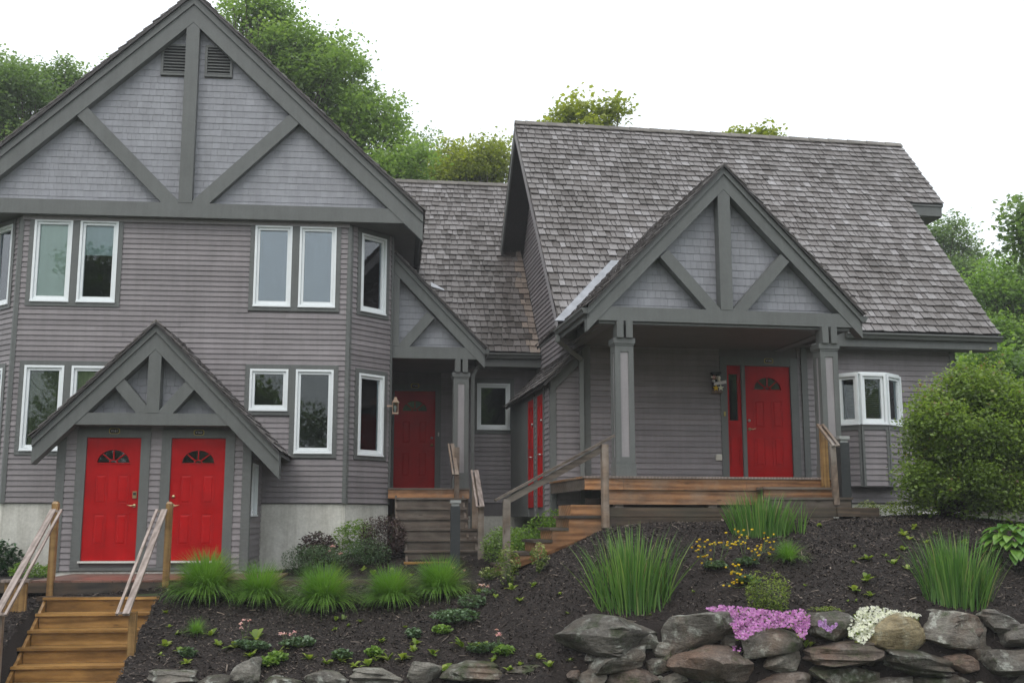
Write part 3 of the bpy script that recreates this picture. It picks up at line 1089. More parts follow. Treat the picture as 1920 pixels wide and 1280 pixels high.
MB().box(FW, sL - .02, sL + .05, zSB - .02, zBeam0 - .03, 0, .03, .4).obj('corner_board', M['trim'], houseL)
MB().box(FW, sR - .05, sR + .02, zSB - .02, zBeam0 - .03, 0, .03, .6).obj('corner_board', M['trim'], houseL)
MB().box(FW, sL + .02, sR - .02, zBeam0 - .075, zBeam0 - .006, .026, .05, .4).obj('frieze_board', M['column_panel'], houseL)
# --- foundation
zF = zSB - 1.55
fo = MB()
fo.box(FW, sL - .01, sR + .01, zF, zSB - .022, -.25, -.02, .5)
for face in (FbR, FbL): fo.box(face, -.005, lb, zF, zSB - .022, -.25, -.02, .5)
fc, ln = L.wall(sR + BAY, vW + BAY, sR + BAY, VBACK); fo.box(fc, 0, ln, zF, zSB - .022, -.25, -.02, .5)
fc, ln = L.wall(sL - BAY, VBACK, sL - BAY, vW + BAY); fo.box(fc, 0, ln, zF, zSB - .022, -.25, -.02, .5)
fob = fo.obj('foundation', M['concrete'], houseL)
for k in range(7):                                  # form-tie marks and board joints of the concrete
    s = sR - .25 - k * .62 if k < 3 else None
    if s: MB().box(FW, s, s + .012, zF + .1, zSB - .03, -.021, -.012, .5).obj('form_joint', M['concrete'], fob)
# --- soffit under the overhanging gable
so = MB()
so.box(L.face(vB + .02), el[0] + .12, er[0] - .12, zBeam0 - .004, zBeam0 + .02, -(VBACK - vB), 0, .5)
so.obj('soffit', M['trim_dark'], houseL)
# --- gable wall shingles, vents, truss
gp = gable_prof(ap, el, er)
hv = [prect(FG, 303, 84, 353, 142), prect(FG, 385, 88, 437, 147)]
zv0, zv1 = (hv[0][2] + hv[1][2]) / 2, (hv[0][3] + hv[1][3]) / 2
hv = [(h[0], h[1], zv0, zv1) for h in hv]
wall_shingles(FG, zBeam1 - .02, ap[1] - .3, gp, shg, .127, hv)
MB().prism(FG, [(el[0] + .3, zBeam0 + .05), (er[0] - .3, zBeam0 + .05), (ap[0], ap[1] - .25)], -.12, 0, .5).obj('gable_wall', M['core'], houseL)
for h in hv:
    v = MB()
    w = .045
    for (a, b, c, d) in ((h[0], h[0] + w, h[2], h[3]), (h[1] - w, h[1], h[2], h[3]), (h[0] + w, h[1] - w, h[3] - w, h[3]), (h[0] + w, h[1] - w, h[2], h[2] + w)):
        v.box(FG, a, b, c, d, .001, .05, .5)
    vo = v.obj('louver_vent', M['trim'], houseL)
    MB().box(FG, h[0] + .03, h[1] - .03, h[2] + .03, h[3] - .03, .001, .004, .5).obj('vent_back', M['black'], vo)
    n = 9
    for k in range(n):
        z = h[2] + w + (h[3] - h[2] - 2 * w) * (k + .15) / n
        p = FG.P
        a, b = h[0] + w, h[1] - w
        vv = [p(a, z, .045), p(b, z, .045), p(b, z + .03, .012), p(a, z + .03, .012), p(a, z + .012, .045), p(b, z + .012, .045), p(b, z + .042, .012), p(a, z + .042, .012)]
        MB().add(vv, HEX, None).obj('slat', M['trim'], vo)
kp = .245
gsl = (ap[1] - er[1]) / (er[0] - ap[0])
def rake_z(s, drop): return ap[1] - abs(s - ap[0]) * gsl - drop
CAPH, RAKEH = .16, .36
bt = []
for sg, (xb, yb), (xt, yt) in ((-1, (330, 381), (163, 197)), (1, (383, 384), (561, 215))):
    s0_, s1_ = FB.px(xb, yb)[0], FB.px(xt, yt)[0]
    bt.append((s0_, s1_, rake_z(s1_, CAPH + RAKEH) - .0, .25))
bt = [(bt[0][0] * .5 + (2 * ap[0] - bt[1][0]) * .5, bt[0][1] * .5 + (2 * ap[0] - bt[1][1]) * .5, .5 * (bt[0][2] + bt[1][2]), .25)]
bt.append((2 * ap[0] - bt[0][0], 2 * ap[0] - bt[0][1], bt[0][2], .25))
def rk_end(s): return rake_z(s, CAPH + RAKEH)
truss(FB, ap, el, er, houseL, (-.17, 0), RAKEH, CAPH, kp, (zBeam0, zBeam1, el[0] + .33, er[0] - .33), bt)
# roof slabs and shakes (whole roof, seen along its edge)
gable_roof(L, vB - .06, VBACK + .4, ap, el, er, houseL, rsh, .06)
for e in (el, er):
    sg = 1 if e is er else -1
    MB().box(Face(L.plan(e[0], 0), L.v * sg), *(sorted((sg * (vB + .05), sg * VBACK))), e[1] - .16, e[1] + .03, -.02, .012, .5).obj('fascia', M['trim_dark'], houseL)

# --- entry porch with the two doors
eL, eR = FE.px(104, 950)[0], FE.px(466, 950)[0]
FV = L.face(vE - .34)
va = FV.px(294, 609); vl = FV.px(61, 822); vr = FV.px(524, 851)
sa_ = va[0]
vz = .5 * ((va[1] - vl[1]) / (va[0] - vl[0]) + (va[1] - vr[1]) / (vr[0] - va[0]))
vl = (vl[0], va[1] - vz * (va[0] - vl[0])); vr = (vr[0], va[1] - vz * (vr[0] - va[0]))
dl, dr = prect(FE, 157.4, 820, 259.8, 1050), prect(FE, 317.3, 822, 419.3, 1051)
dz0, dz1 = .5 * (dl[2] + dr[2]), .5 * (dl[3] + dr[3])
dl, dr = (dl[0], dl[1], dz0, dz1), (dr[0], dr[1], dz0, dz1)
zV0 = dz0 - .16
zVb0, zVb1 = FV.px(290, 796.5)[1], FV.px(290, 774)[1]
zVt = zVb0 + .1
pc = MB()
panel_cells(pc, FE, eL, eR, zV0, zVt, [dl, dr], -.12, 0)
fs, lns = L.wall(eR, vE, eR, vW)
wx0, wx1 = fs.px(470, 900)[0], fs.px(479.5, 900)[0]
sw = (wx0, wx1, fs.px(472, 966)[1], fs.px(472, 868)[1])
panel_cells(pc, fs, 0, lns, zV0, zVt, [sw], -.12, 0)
fs2, _ = L.wall(eL, vW, eL, vE)
pc.box(fs2, 0, lns, zV0, zVt, -.12, 0, .5)
pc.box(L.face(vE - .02), eL, eR, zVt, zVt + .02, -(vW - vE), 0, .5)
pc.obj('entry_wall', M['core'], houseL)
window(fs, sw, houseL, None)
for d_, hnd, dd in ((dl, 'right', 'keypad'), (dr, 'left', 'brass')):
    do_ = door(FE, d_, houseL, hnd, True, dd)
    door_case(FE, d_, houseL, .155, .135, True, .105)
MB().box(FE, dl[0] - .155, dr[1] + .155, zV0 + .0, dz0 - .106, -.01, .030, .5).obj('base_board', M['trim'], houseL)
hd = [(dl[0] - .155, dl[1] + .155, zV0, zVt + 1), (dr[0] - .155, dr[1] + .155, zV0, zVt + 1)]
clap(FE, eL + .12, eR - .12, zV0, zVt, hd, out=sid)
for a, b in ((eL - .02, eL + .12), (eR - .12, eR + .02)):
    MB().box(FE, a, b, zV0 - .01, zVt, -.0, .03, None).obj('corner_board', M['trim'], houseL)
clap(fs, .10, lns - .02, zV0, zVt, [grow(sw, .03)], out=sid)
MB().box(fs, 0, .10, zV0 - .01, zVt, .0, .028, .5).obj('corner_board', M['trim'], houseL)
clap(fs2, .02, lns - .1, zV0, zVt, (), out=sid)
MB().box(FE, eL + .02, eR - .02, zV0 - .35, zV0 - .012, -(vW - vE) + .02, -.01, .5).obj('foundation', M['concrete'], houseL)
FVg = L.face(vE - .06)
wall_shingles(FVg, zVb1 - .02, va[1] - .25, gable_prof(va, vl, vr), shg, .127)
MB().prism(FVg, [(vl[0] + .35, zVb0), (vr[0] - .35, zVb0), (va[0], va[1] - .2)], -.12, 0, .5).obj('gable_wall', M['core'], houseL)
vbr = []
for sg, (xb, yb), (xt, yt) in ((-1, (270, 774), (223, 717)), (1, (308, 775), (358, 720))):
    vbr.append((FV.px(xb, yb)[0], FV.px(xt, yt)[0], FV.px(xt, yt)[1], .20))
truss(FV, va, vl, vr, houseL, (-.26, 0), .285, .125, .205, (zVb0, zVb1, vl[0] + .55, vr[0] - .72), vbr)
gable_roof(L, vE - .40, vW - .03, va, vl, vr, houseL, rsh, .035)
emit(houseL, 'clapboard', sid, M['siding'], 300, 'clapboard_covering')
emit(houseL, 'wall_shingle', shg, M['shingle_paint'], 300, 'wall_shingle_covering')
emit(houseL, 'roof_shingle', rsh, M['shake'], 300, 'roof_shingle_covering')
plaque(FE, (dl[0] + dl[1]) / 2, FE.px(212, 808)[1], 'V161', 'black and gold house number plaque V161 above the leftmost red door')
plaque(FE, (dr[0] + dr[1]) / 2, FE.px(371, 811)[1], 'V162', 'black and gold house number plaque V162 above the entry porch right door')

# ================================================================== RIGHT HOUSE (long shake roof, columned portico)
vRw, vRp, vRe = 19.45, 16.88, 19.02
FR, FP, FRe = R.face(vRw), R.face(vRp), R.face(vRe)
uRw = FR.px(1093, 800)[0]                     # left gable wall / front corner
uRr = FR.px(1791, 720)[0]                     # right corner
zRs = FR.px(1640, 942)[1]                     # siding bottom
eaveL, eaveR = FRe.px(1047, 610), FRe.px(1873, 630)
zEv = .5 * (eaveL[1] + eaveR[1])
uE0, uE1 = eaveL[0], eaveR[0]
# ridge: left end lies in the same rake plane u = uE0
r_ = ray(965, 237)
q = Vector((r_.x, r_.y))
t_ = uE0 / q.dot(R.d)
vRd, zRd = t_ * q.dot(R.v), CZ + t_ * r_.z
FRd = R.face(vRd)
uRd1 = FRd.px(1690, 275)[0]
slopeR = (zRd - zEv) / (vRd - vRe)
houseR = thing('long_roof_house', R.P((uRw + uRr) / 2, vRw, zRs - 1.0), 'grey house with a long weathered shake roof and columned entrance portico', 'house')
sid, shg, rsh = [], [], []

# roof slabs front + back
du3, up3 = R.P(1, 0, 0), R.P(0, vRd - vRe, zRd - zEv)
slen = up3.length
rp = RoofPlane(R.P(uE0, vRe, zEv + .05), du3, up3)
# the step in the right verge: upper part runs further right
tN = None
for k in range(2000):                          # where the upper part's eave (1780,383) meets the slope plane
    t = slen * k / 2000
    P_ = Vector(rp.P(uRd1 - uE0, t))
    if project([tuple(P_)])[1][0] < 384:
        tN = t
        break
wU, wL = uRd1 - uE0, uE1 - uE0
nx = Vector((0, 0, 0))
def slab(rp, s0, s1, t0, t1, th, name, mat, parent):
    v = [rp.P(s0, t0, -th), rp.P(s1, t0, -th), rp.P(s1, t1, -th), rp.P(s0, t1, -th), rp.P(s0, t0, 0), rp.P(s1, t0, 0), rp.P(s1, t1, 0), rp.P(s0, t1, 0)]
    return MB().add(v, HEX, .5).obj(name, mat, parent)
slab(rp, 0, wL, 0, slen, .05, 'roof', M['shake_dark'], houseR)
slab(rp, wL + .002, wU, tN, slen, .05, 'roof', M['shake_dark'], houseR)
exN = (tN + .03) / round((tN + .03) / .205)         # courses line up with the stepped eave
roof_shingles(rp, 0, wU, -.04, slen - .02, rsh, exN, cut=lambda t: (0, wU) if t > tN - .02 else (0, wL))
up_b = R.P(0, -(vRd - vRe), zRd - zEv)
rpb = RoofPlane(R.P(uRd1, 2 * vRd - vRe, zEv + .05), -du3, up_b)
slab(rpb, 0, wU, 0, slen, .05, 'roof', M['shake_dark'], houseR)
roof_shingles(rpb, 0, wU, -.04, slen, rsh, .28, .3, .6)
s = 0.0
k = 0
while s < wU - .02:                            # ridge boards, lapped
    for sg in (-1, 1):
        e = min(wU, s + .36)
        w_ = .13
        hgt = .075 + (k % 2) * .006
        ca = cos(math.atan(slopeR)); sa2 = sin(math.atan(slopeR))
        def rpnt(ss, back, lift):
            return tuple(R.P(uE0 + ss, vRd + sg * back * ca, zRd + .05 + lift - back * sa2))
        v = [rpnt(s, 0, hgt), rpnt(e, 0, hgt - .012), rpnt(e, w_, hgt - .012), rpnt(s, w_, hgt), rpnt(s, 0, hgt + .018), rpnt(e, 0, hgt + .006), rpnt(e, w_, hgt + .006), rpnt(s, w_, hgt + .018)]
        MB().add(v, HEX, None).obj('ridge_cap', M['ridge'], houseR)
    s += .24
    k += 1
# verge boards and eave trims
rb = MB()
for (ss, t0, t1) in ((0.0, 0, slen),):
    v = [rp.P(ss - .002, t0, -.20), rp.P(ss + .035, t0, -.20), rp.P(ss + .035, t1, -.20), rp.P(ss - .002, t1, -.20), rp.P(ss - .002, t0, -.051), rp.P(ss + .035, t0, -.051), rp.P(ss + .035, t1, -.051), rp.P(ss - .002, t1, -.051)]
    MB().add(v, HEX, .7).obj('rake_board', M['column_panel'], houseR)
    o2_ = wU
    v = [rpb.P(o2_ - .035, t0, -.22), rpb.P(o2_ + .002, t0, -.22), rpb.P(o2_ + .002, t1, -.22), rpb.P(o2_ - .035, t1, -.22), rpb.P(o2_ - .035, t0, -.051), rpb.P(o2_ + .002, t0, -.051), rpb.P(o2_ + .002, t1, -.051), rpb.P(o2_ - .035, t1, -.051)]
    MB().add(v, HEX, .5).obj('rake_board', M['trim_dark'], houseR)
for (ss, t0, t1) in ((wL, 0, tN), (wU, tN, slen)):
    v = [rp.P(ss - .035, t0, -.2), rp.P(ss + .002, t0, -.2), rp.P(ss + .002, t1, -.2), rp.P(ss - .035, t1, -.2), rp.P(ss - .035, t0, -.051), rp.P(ss + .002, t0, -.051), rp.P(ss + .002, t1, -.051), rp.P(ss - .035, t1, -.051)]
    MB().add(v, HEX, .5).obj('rake_board', M['trim'], houseR)
# upper right wing: fascia of the stepped eave, soffit and wall behind
cN = rp.P(wL, tN)
vN = Vector(cN).to_2d().dot(R.v)
zN = cN[2]
FN = R.face(vN + .02)
MB().box(FN, uE0 + wL + .002, uRd1 - .05, zN - .27, zN - .03, -.03, .02, .5).obj('fascia', M['trim'], houseR)
MB().box(FN, uE0 + wL + .002, uRd1 - .02, zN - .055, zN - .02, -.02, .045, .5).obj('fascia', M['trim'], houseR)
MB().box(FN, uRr - .1, uRd1 - .05, zN - .29, zN - .265, -(vRd * 2 - vRe - vN) + .4, -.03, .5).obj('soffit', M['trim_dark'], houseR)
# soffits at the eaves and the rakes
MB().box(FRe, uE0 + .03, uE1 - .04, zEv - .24, zEv - .215, -(vRw - vRe) - .02, -.04, .5).obj('soffit', M['trim_dark'], houseR)
# front fascia + gutter right of the portico
uPr = FRe.px(1585, 640)[0]
MB().box(FRe, uE0 + .01, uE1 - .05, zEv - .25, zEv - .0, -.03, .0, .5).obj('fascia', M['trim'], houseR)
gutter(R.P(uPr, vRe - .001, zEv - .0), R.P(uE1 + .01, vRe - .001, zEv - .0), houseR, -R.P(0, 1, 0), .12, .105)

# --- core walls
sl = FR.px(1374, 790)[0]
drr = prect(FR, 1398.5, 687, 1483.5, 893)
zDk = R.face(vRp - .12).px(1350, 893.5)[1]     # deck level
drr = (drr[0], drr[1], zDk + .045, drr[3])
sd_ = (FR.px(1364.5, 790)[0], FR.px(1391, 790)[0], drr[2], drr[3])
core = MB()
zSf = zEv - .22
panel_cells(core, FR, uRw, uRr, zRs - .02, zSf, [drr, sd_], -.14, 0)
# left gable wall
fg, lg = R.wall(uRw, 2 * vRd - vRe - .4, uRw, vRw)      # seen from the left: far end first
core.prism(fg, [(0, zRs - .02), (lg, zRs - .02), (lg, zSf), (lg - (vRd - vRw), zRd - .35), (0, zSf)], -.14, 0, .5)
fg2, _ = R.wall(uRr, vRw, uRr, 2 * vRd - vRe - .4)
core.prism(fg2, [(0, zRs - .02), (lg, zRs - .02), (lg, zSf), (vRd - vRw, zRd - .35), (0, zSf)], -.14, 0, .5)
core.box(R.face(2 * vRd - vRe - .4), uRw, uRr, zRs - .02, zSf, 0, .14, .5)
core.obj('wall', M['core'], houseR)
def gprof(z):
    if z < zSf: return (0, lg)
    k = (z - zSf) / (zRd - .3 - zSf)
    vv = (vRd - vRw)
    return (k * (lg - vv), lg - k * vv)
clap(fg, 0, lg, zRs, zRd - .5, (), out=sid, prof=gprof, split=9)
clap(fg2, 0, lg, zRs, zRd - .5, (), out=sid, prof=lambda z: (lg - gprof(z)[1], lg - gprof(z)[0]), split=9)
MB().box(fg2, 0, .1, zRs, zSf, .0, .03, .5).obj('corner_board', M['trim'], houseR)
# --- front siding
uC0, uC1 = FR.px(1093, 800)[0], FR.px(1107, 800)[0]
case = (sd_[0] - .13, drr[1] + .15, zRs, zSf + 1)
bw0, bw1 = FR.px(1567, 750)[0], FR.px(1690, 750)[0]
pil = (FR.px(1505, 800)[0], FR.px(1516, 800)[0])
clap(FR, uC1, uRr - .1, zRs, zSf, [case, (pil[0], pil[1], zRs, zSf + 1)], out=sid)
MB().box(FR, uC0 - .01, uC1, zRs - .02, zSf, -.0, .032, .4).obj('corner_board', M['trim'], houseR)
MB().box(FR, uRr - .1, uRr + .0, zRs - .02, zSf, -.0, .032, .6).obj('corner_board', M['trim'], houseR)
MB().box(FR, pil[0], pil[1], zDk, zSf, -.0, .05, .5).obj('pilaster', M['trim'], houseR)
MB().box(FR, uRw + .02, uRr - .02, zRs - 1.1, zRs - .022, -.25, -.03, .5).obj('foundation', M['concrete'], houseR)
MB().box(fg, .02, lg - .02, zRs - 1.1, zRs - .022, -.25, -.03, .5).obj('foundation', M['concrete'], houseR)
# door with side light
door(FR, drr, houseR, 'left', True, 'steel')
door_case(FR, drr, houseR, .0001, .16, False, .05)
tb = MB()
tb.box(FR, sd_[0] - .13, sd_[0] - .003, zDk, sd_[3] + .16, -.01, .036, .5)
tb.box(FR, drr[1] + .005, drr[1] + .15, zDk, sd_[3] + .16, -.01, .036, .5)
tb.box(FR, sd_[1] + .003, drr[0] - .005, zDk, sd_[3] + .005, -.08, .034, .5)
tb.box(FR, sd_[0] - .003, drr[0] - .005, sd_[3] + .006, sd_[3] + .16, -.01, .036, .5)
tb.obj('door_trim', M['trim'], houseR)
MB().box(FR, sd_[0] - .02, drr[1] + .03, zDk + .004, zDk + .04, -.09, .09, .5).obj('threshold', M['sill_white'], houseR)
gs = (FR.px(1367.5, 745)[0], FR.px(1383.5, 745)[0], FR.px(1375, 788)[1], FR.px(1375, 701)[1])
slm = MB()
panel_cells(slm, FR, sd_[0], sd_[1], sd_[2], sd_[3], [gs], -.05, -.005)
slo = slm.obj('side_light', M['red'], houseR)
MB().box(FR, gs[0] - .005, gs[1] + .005, gs[2] - .005, gs[3] + .005, -.035, -.028, .5).obj('pane', M['glass'], slo)
for qa, qb in ((.10, .33),):
    mb = MB()
    a, b = sd_[0] + .05, sd_[1] - .05
    c, d = sd_[2] + (sd_[3] - sd_[2]) * .13, sd_[2] + (sd_[3] - sd_[2]) * .385
    for (e0, e1, f0, f1) in ((a, a + .015, c, d), (b - .015, b, c, d), (a + .015, b - .015, d - .015, d), (a + .015, b - .015, c, c + .015)):
        mb.box(FR, e0, e1, f0, f1, -.01, .006, .5)
    mb.obj('panel', M['red'], slo)
plaque(FR, FR.px(1439.5, 677)[0], FR.px(1439.5, 677)[1], 'V166', 'gold rimmed house number plaque V166 under the big portico')

# rooms behind the front wall
MB().box(R.face(vRw + 2.6), uRw + .16, uRr - .16, zRs, zSf, -.08, 0, .5).obj('interior_wall', M['core'], houseR)
MB().box(R.face(vRw + .15), uRw + .16, uRr - .16, zSf - .06, zSf - .01, -2.4, 0, .5).obj('interior_ceiling', M['core'], houseR)
MB().box(R.face(vRw + .15), uRw + .16, uRr - .16, zRs - .02, zRs + .05, -2.4, 0, .5).obj('interior_floor', M['core'], houseR)
# --- bay window at right
BD = .34
b0, b1, b2, b3 = FR.px(1570, 750)[0], None, None, FR.px(1688, 750)[0]
Fb = R.face(vRw - BD)
b1, b2 = Fb.px(1612, 750)[0], Fb.px(1661.5, 750)[0]
zw0, zw1 = Fb.px(1636, 795)[1], Fb.px(1636, 701)[1]
zbb = Fb.px(1636, 912.5)[1]
segs = [(b0, vRw, b1, vRw - BD), (b1, vRw - BD, b2, vRw - BD), (b2, vRw - BD, b3, vRw)]
bcore = MB()
pts = [R.plan(b0, vRw), R.plan(b1, vRw - BD), R.plan(b2, vRw - BD), R.plan(b3, vRw)]
def plate(z0, z1, grow_=0.0):
    c = sum((p for p in pts), Vector((0, 0))) / 4
    pp = [p + ((p - c).normalized() * grow_) for p in pts]
    v = [(p.x, p.y, z0) for p in pp] + [(p.x, p.y, z1) for p in pp]
    return MB().add(v, [(3, 2, 1, 0), (4, 5, 6, 7), (0, 1, 5, 4), (1, 2, 6, 5), (2, 3, 7, 6), (3, 0, 4, 7)], .5)
plate(zbb, zbb + .03).obj('bay_floor', M['trim_dark'], houseR)
plate(zw1 + .0, zw1 + .035, .02).obj('bay_top', M['white'], houseR)
for (u0, v0, u1, v1) in segs:
    fc, ln = R.wall(u0, v0, u1, v1)
    bcore.box(fc, 0, ln, zbb + .03, zw0 - .0, -.05, 0, .5)
    clap(fc, .045, ln - .045, zbb + .02, zw0 - .1, (), out=sid)
    MB().box(fc, 0, ln, zw0 - .1, zw0 - .004, .0, .03, None).obj('bay_trim', M['trim'], houseR)
    for a, b in ((0, .045), (ln - .045, ln)):
        MB().box(fc, a, b, zbb + .005, zw0 - .1, .0, .03, None).obj('bay_trim', M['trim'], houseR)
    window(fc, (.012, ln - .012, zw0, zw1), houseR, 'slat', 'glass', .97, True)
bcore.obj('bay_wall', M['core'], houseR)
MB().box(R.face(vRw - .02), b0 + .03, b3 - .03, zbb, zw1, .0, .012, .5).obj('bay_dark_sheet', M['black'], houseR)  # black sheet over the wall, painting the unlit room dark behind the glass

# --- portico: truss, columns, roof
pa = FP.px(1355.5, 315)
plft, prgt = FP.px(1098, 577), FP.px(1613, 593)
hwp = .5 * (prgt[0] - plft[0])
drp = pa[1] - .5 * (plft[1] + prgt[1])
plft, prgt = (pa[0] - hwp, pa[1] - drp), (pa[0] + hwp, pa[1] - drp)
zP0, zP1 = FP.px(1360, 606.5)[1], FP.px(1360, 581)[1]
bsp = []
for (xb, yb), (xt, yt) in (((1338, 579), (1243, 475)), ((1386, 581), (1470, 482))):
    bsp.append((FP.px(xb, yb)[0], FP.px(xt, yt)[0], FP.px(xt, yt)[1], .185))
m0 = .5 * (abs(bsp[0][0] - pa[0]) + abs(bsp[1][0] - pa[0])); m1 = .5 * (abs(bsp[0][1] - pa[0]) + abs(bsp[1][1] - pa[0])); mz = .5 * (bsp[0][2] + bsp[1][2])
bsp = [(pa[0] - m0, pa[0] - m1, mz, .185), (pa[0] + m0, pa[0] + m1, mz, .185)]
truss(FP, pa, plft, prgt, houseR, (-.20, 0), .255, .105, .205, (zP0, zP1, plft[0] + .14, prgt[0] - .14), bsp)
FPg = R.face(vRp + .24)
wall_shingles(FPg, zP1 - .05, pa[1] - .2, gable_prof(pa, plft, prgt), shg, .127)
MB().prism(FPg, [(plft[0] + .3, zP0 + .02), (prgt[0] - .3, zP0 + .02), (pa[0], pa[1] - .2)], -.1, 0, .5).obj('gable_wall', M['core'], houseR)
MB().box(FP, plft[0] + .2, prgt[0] - .2, zP0 - .045, zP0 - .003, -.22, -.06, .5).obj('beam_trim', M['trim'], houseR)
vPend = vRe + (pa[1] - zEv) / slopeR + .1
gable_roof(R, vRp - .05, vPend, pa, plft, prgt, houseR, rsh, .03)
MB().box(FPg, plft[0] + .25, prgt[0] - .25, zP0 + .0, zP0 + .02, -(vRw - vRp - .2), -.0, .5).obj('porch_ceiling', M['trim_dark'], houseR)
for sg, e in ((-1, plft), (1, prgt)):           # side beams carrying the porch roof
    u = e[0] - sg * .32
    MB().box(FP, min(u, u - sg * .16), max(u, u - sg * .16), zP0 - .02, zP0 + .19, -(vRw - vRp), -.205, .5).obj('porch_beam', M['trim'], houseR)
    MB().box(FP, min(e[0], e[0] - sg * .03), max(e[0], e[0] - sg * .03), e[1] - .16, e[1] - .02, -(vRe - vRp) - .1, -.0, .5).obj('fascia', M['trim'], houseR)
gutter(R.P(plft[0] - .002, vRp - .02, plft[1] + .0), R.P(plft[0] - .002, vRe + .02, plft[1] + .0), houseR, -R.P(1, 0, 0), .10, .09)
gutter(R.P(prgt[0] + .002, vRp - .02, prgt[1] + .0), R.P(prgt[0] + .002, vRe - .2, prgt[1] + .0), houseR, R.P(1, 0, 0), .10, .09)
cL, cR = FP.px(1157.5, 760)[0], FP.px(1545.5, 760)[0]
cL, cR = pa[0] - .5 * (cR - cL), pa[0] + .5 * (cR - cL)
FC = R.face(vRp + .02)
zct = FC.px(1150, 643)[1]
for c in (cL, cR):
    column(FC, c, zDk + .002, zct, houseR, .30, True, zP0 - .002)
# valley flashing on the main roof left (and right) of the portico
def roof_z(v): return zEv + .05 + (v - vRe) * slopeR
for sg, e in ((-1, plft), (1, prgt)):
    def valley(k, off):                          # k 0 at the eave, 1 at the portico ridge
        zz = e[1] + (pa[1] - e[1]) * k + .05
        u = e[0] + (pa[0] - e[0]) * k + sg * off
        v = vRe + (zz - zEv - .05) / slopeR
        nrm = rp.n * .060
        return Vector(R.P(u, v, zz)) + nrm
    mb = MB()
    ks = np.linspace(.03, .62, 12)
    vs, fs_ = [], []
    for k in ks:
        w_ = .17
        vs += [tuple(valley(k, -.05)), tuple(valley(k, w_)), tuple(valley(k, w_) - rp.n * .012), tuple(valley(k, -.05) - rp.n * .012)]
    for i in range(len(ks) - 1):
        a = i * 4
        for j in range(4): fs_.append((a + j, a + (j + 1) % 4, a + 4 + (j + 1) % 4, a + 4 + j))
    mb.add(vs, fs_, .5)
    mb.obj('valley_flashing', M['flash'], houseR)
# downspout at the left front corner
ds = MB()
us = FR.px(1089.5, 800)[0]
g0 = R.P(plft[0] - .05, vRe - .1, plft[1] - .10)
P1 = R.P(us, vRw - .075, zEv - .62)
for a, b in ((g0, g0 - Vector((0, 0, .12))), (g0 - Vector((0, 0, .1)), P1 + Vector((0, 0, .05))), (P1 + Vector((0, 0, .08)), R.P(us, vRw - .075, zRs - .35))):
    ds.beam(a, b, .075, .06, (0, 1, .01), .5)
ds.obj('downspout', M['downspout'], houseR)

# --- lean-to store at the left end
uLt = FR.px(1033, 850)[0]
zLe = FR.px(1026, 716)[1]                       # store eave
slL = 1.0
FRf = R.face(vRw + .02)
zLb = zRs - .25
VL1 = 23.6
lc = MB()
lc.prism(FRf, [(uLt, zLb), (uRw - .0, zLb), (uRw - .0, zLe + (uRw - uLt) * slL), (uLt, zLe)], -.12, -.03, .5)
flt, llt = R.wall(uLt, VL1, uLt, vRw + .02)
lc.box(flt, 0, llt - .02, zLb, zLe, -.12, -.0, .5)
lc.obj('store_wall', M['core'], houseR)
clap(FRf, uLt + .09, uRw - .03, zLb, zLe + .8, (), out=sid, prof=lambda z: (max(uLt + .09, uLt + (z - zLe) / slL + .1), uRw - .02), base=-.03)
MB().box(FRf, uLt - .01, uLt + .10, zLb, zLe + .03, -.03, .012, .5).obj('corner_board', M['trim'], houseR)
MB().prism(FRf, [(uLt, zLe - .20), (uRw, zLe + (uRw - uLt) * slL - .20), (uRw, zLe + (uRw - uLt) * slL + .08), (uLt, zLe + .08)], -.03, .03, .5).obj('rake_board', M['trim'], houseR)
ol = .16
Ol = R.P(uLt - ol, VL1, zLe + .11 - ol * slL)
rpl = RoofPlane(Ol, R.P(0, -1, 0), R.P(uRw - uLt + ol, 0, (uRw - uLt + ol) * slL))
lsl = math.hypot(uRw - uLt + ol, (uRw - uLt + ol) * slL)
slab(rpl, 0, VL1 - vRw + .14, 0, lsl, .05, 'roof', M['shake_dark'], houseR)
roof_shingles(rpl, 0, VL1 - vRw + .15, -.03, lsl, rsh)
flo = flt
dA = [flo.px(1010.5, 850)[0], flo.px(1021, 850)[0]]
dB = [flo.px(993, 850)[0], flo.px(1003.5, 850)[0]]
zd1 = zLe - .14
zd0 = flo.px(1016, 950)[1]
lholes = []
for a, b in (dA, dB):
    dm = MB().box(flo, a, b, zd0, zd1, -.0, .03, .5)
    so_ = dm.obj('store_door', M['red'], houseR)
    for qa, qb in ((.10, .46), (.54, .92)):
        c, d = zd0 + (zd1 - zd0) * qa, zd0 + (zd1 - zd0) * qb
        mb = MB()
        for (e0, e1, f0, f1) in ((a + .1, a + .12, c, d), (b - .12, b - .1, c, d), (a + .12, b - .12, d - .02, d), (a + .12, b - .12, c, c + .02)):
            mb.box(flo, e0, e1, f0, f1, .03, .04, .5)
        mb.obj('panel', M['red'], so_)
    hb = MB()
    zz = zd0 + (zd1 - zd0) * .46
    hb.tube([flo.P(b - .07, zz, .03), flo.P(b - .07, zz, .09)], .013, 8, .5)
    hb.tube([flo.P(b - .07, zz, .085), flo.P(b - .18, zz + .01, .085)], .009, 8, .5)
    hb.obj('handle', M['steel'], so_)
    MB().tube([flo.P(b - .07, zz + .62, .03), flo.P(b - .07, zz + .62, .06)], .025, 10, .5).obj('deadbolt', M['steel'], so_)
    tr = MB()
    tr.box(flo, a - .09, a - .002, zLb, zd1 + .1, -.0, .036, .5)
    tr.box(flo, b + .002, b + .09, zLb, zd1 + .1, -.0, .036, .5)
    tr.box(flo, a - .002, b + .002, zd1 + .003, zd1 + .1, -.0, .036, .5)
    tr.obj('door_trim', M['trim'], houseR)
    lholes.append((a - .09, b + .09, zLb, zLe + 1))
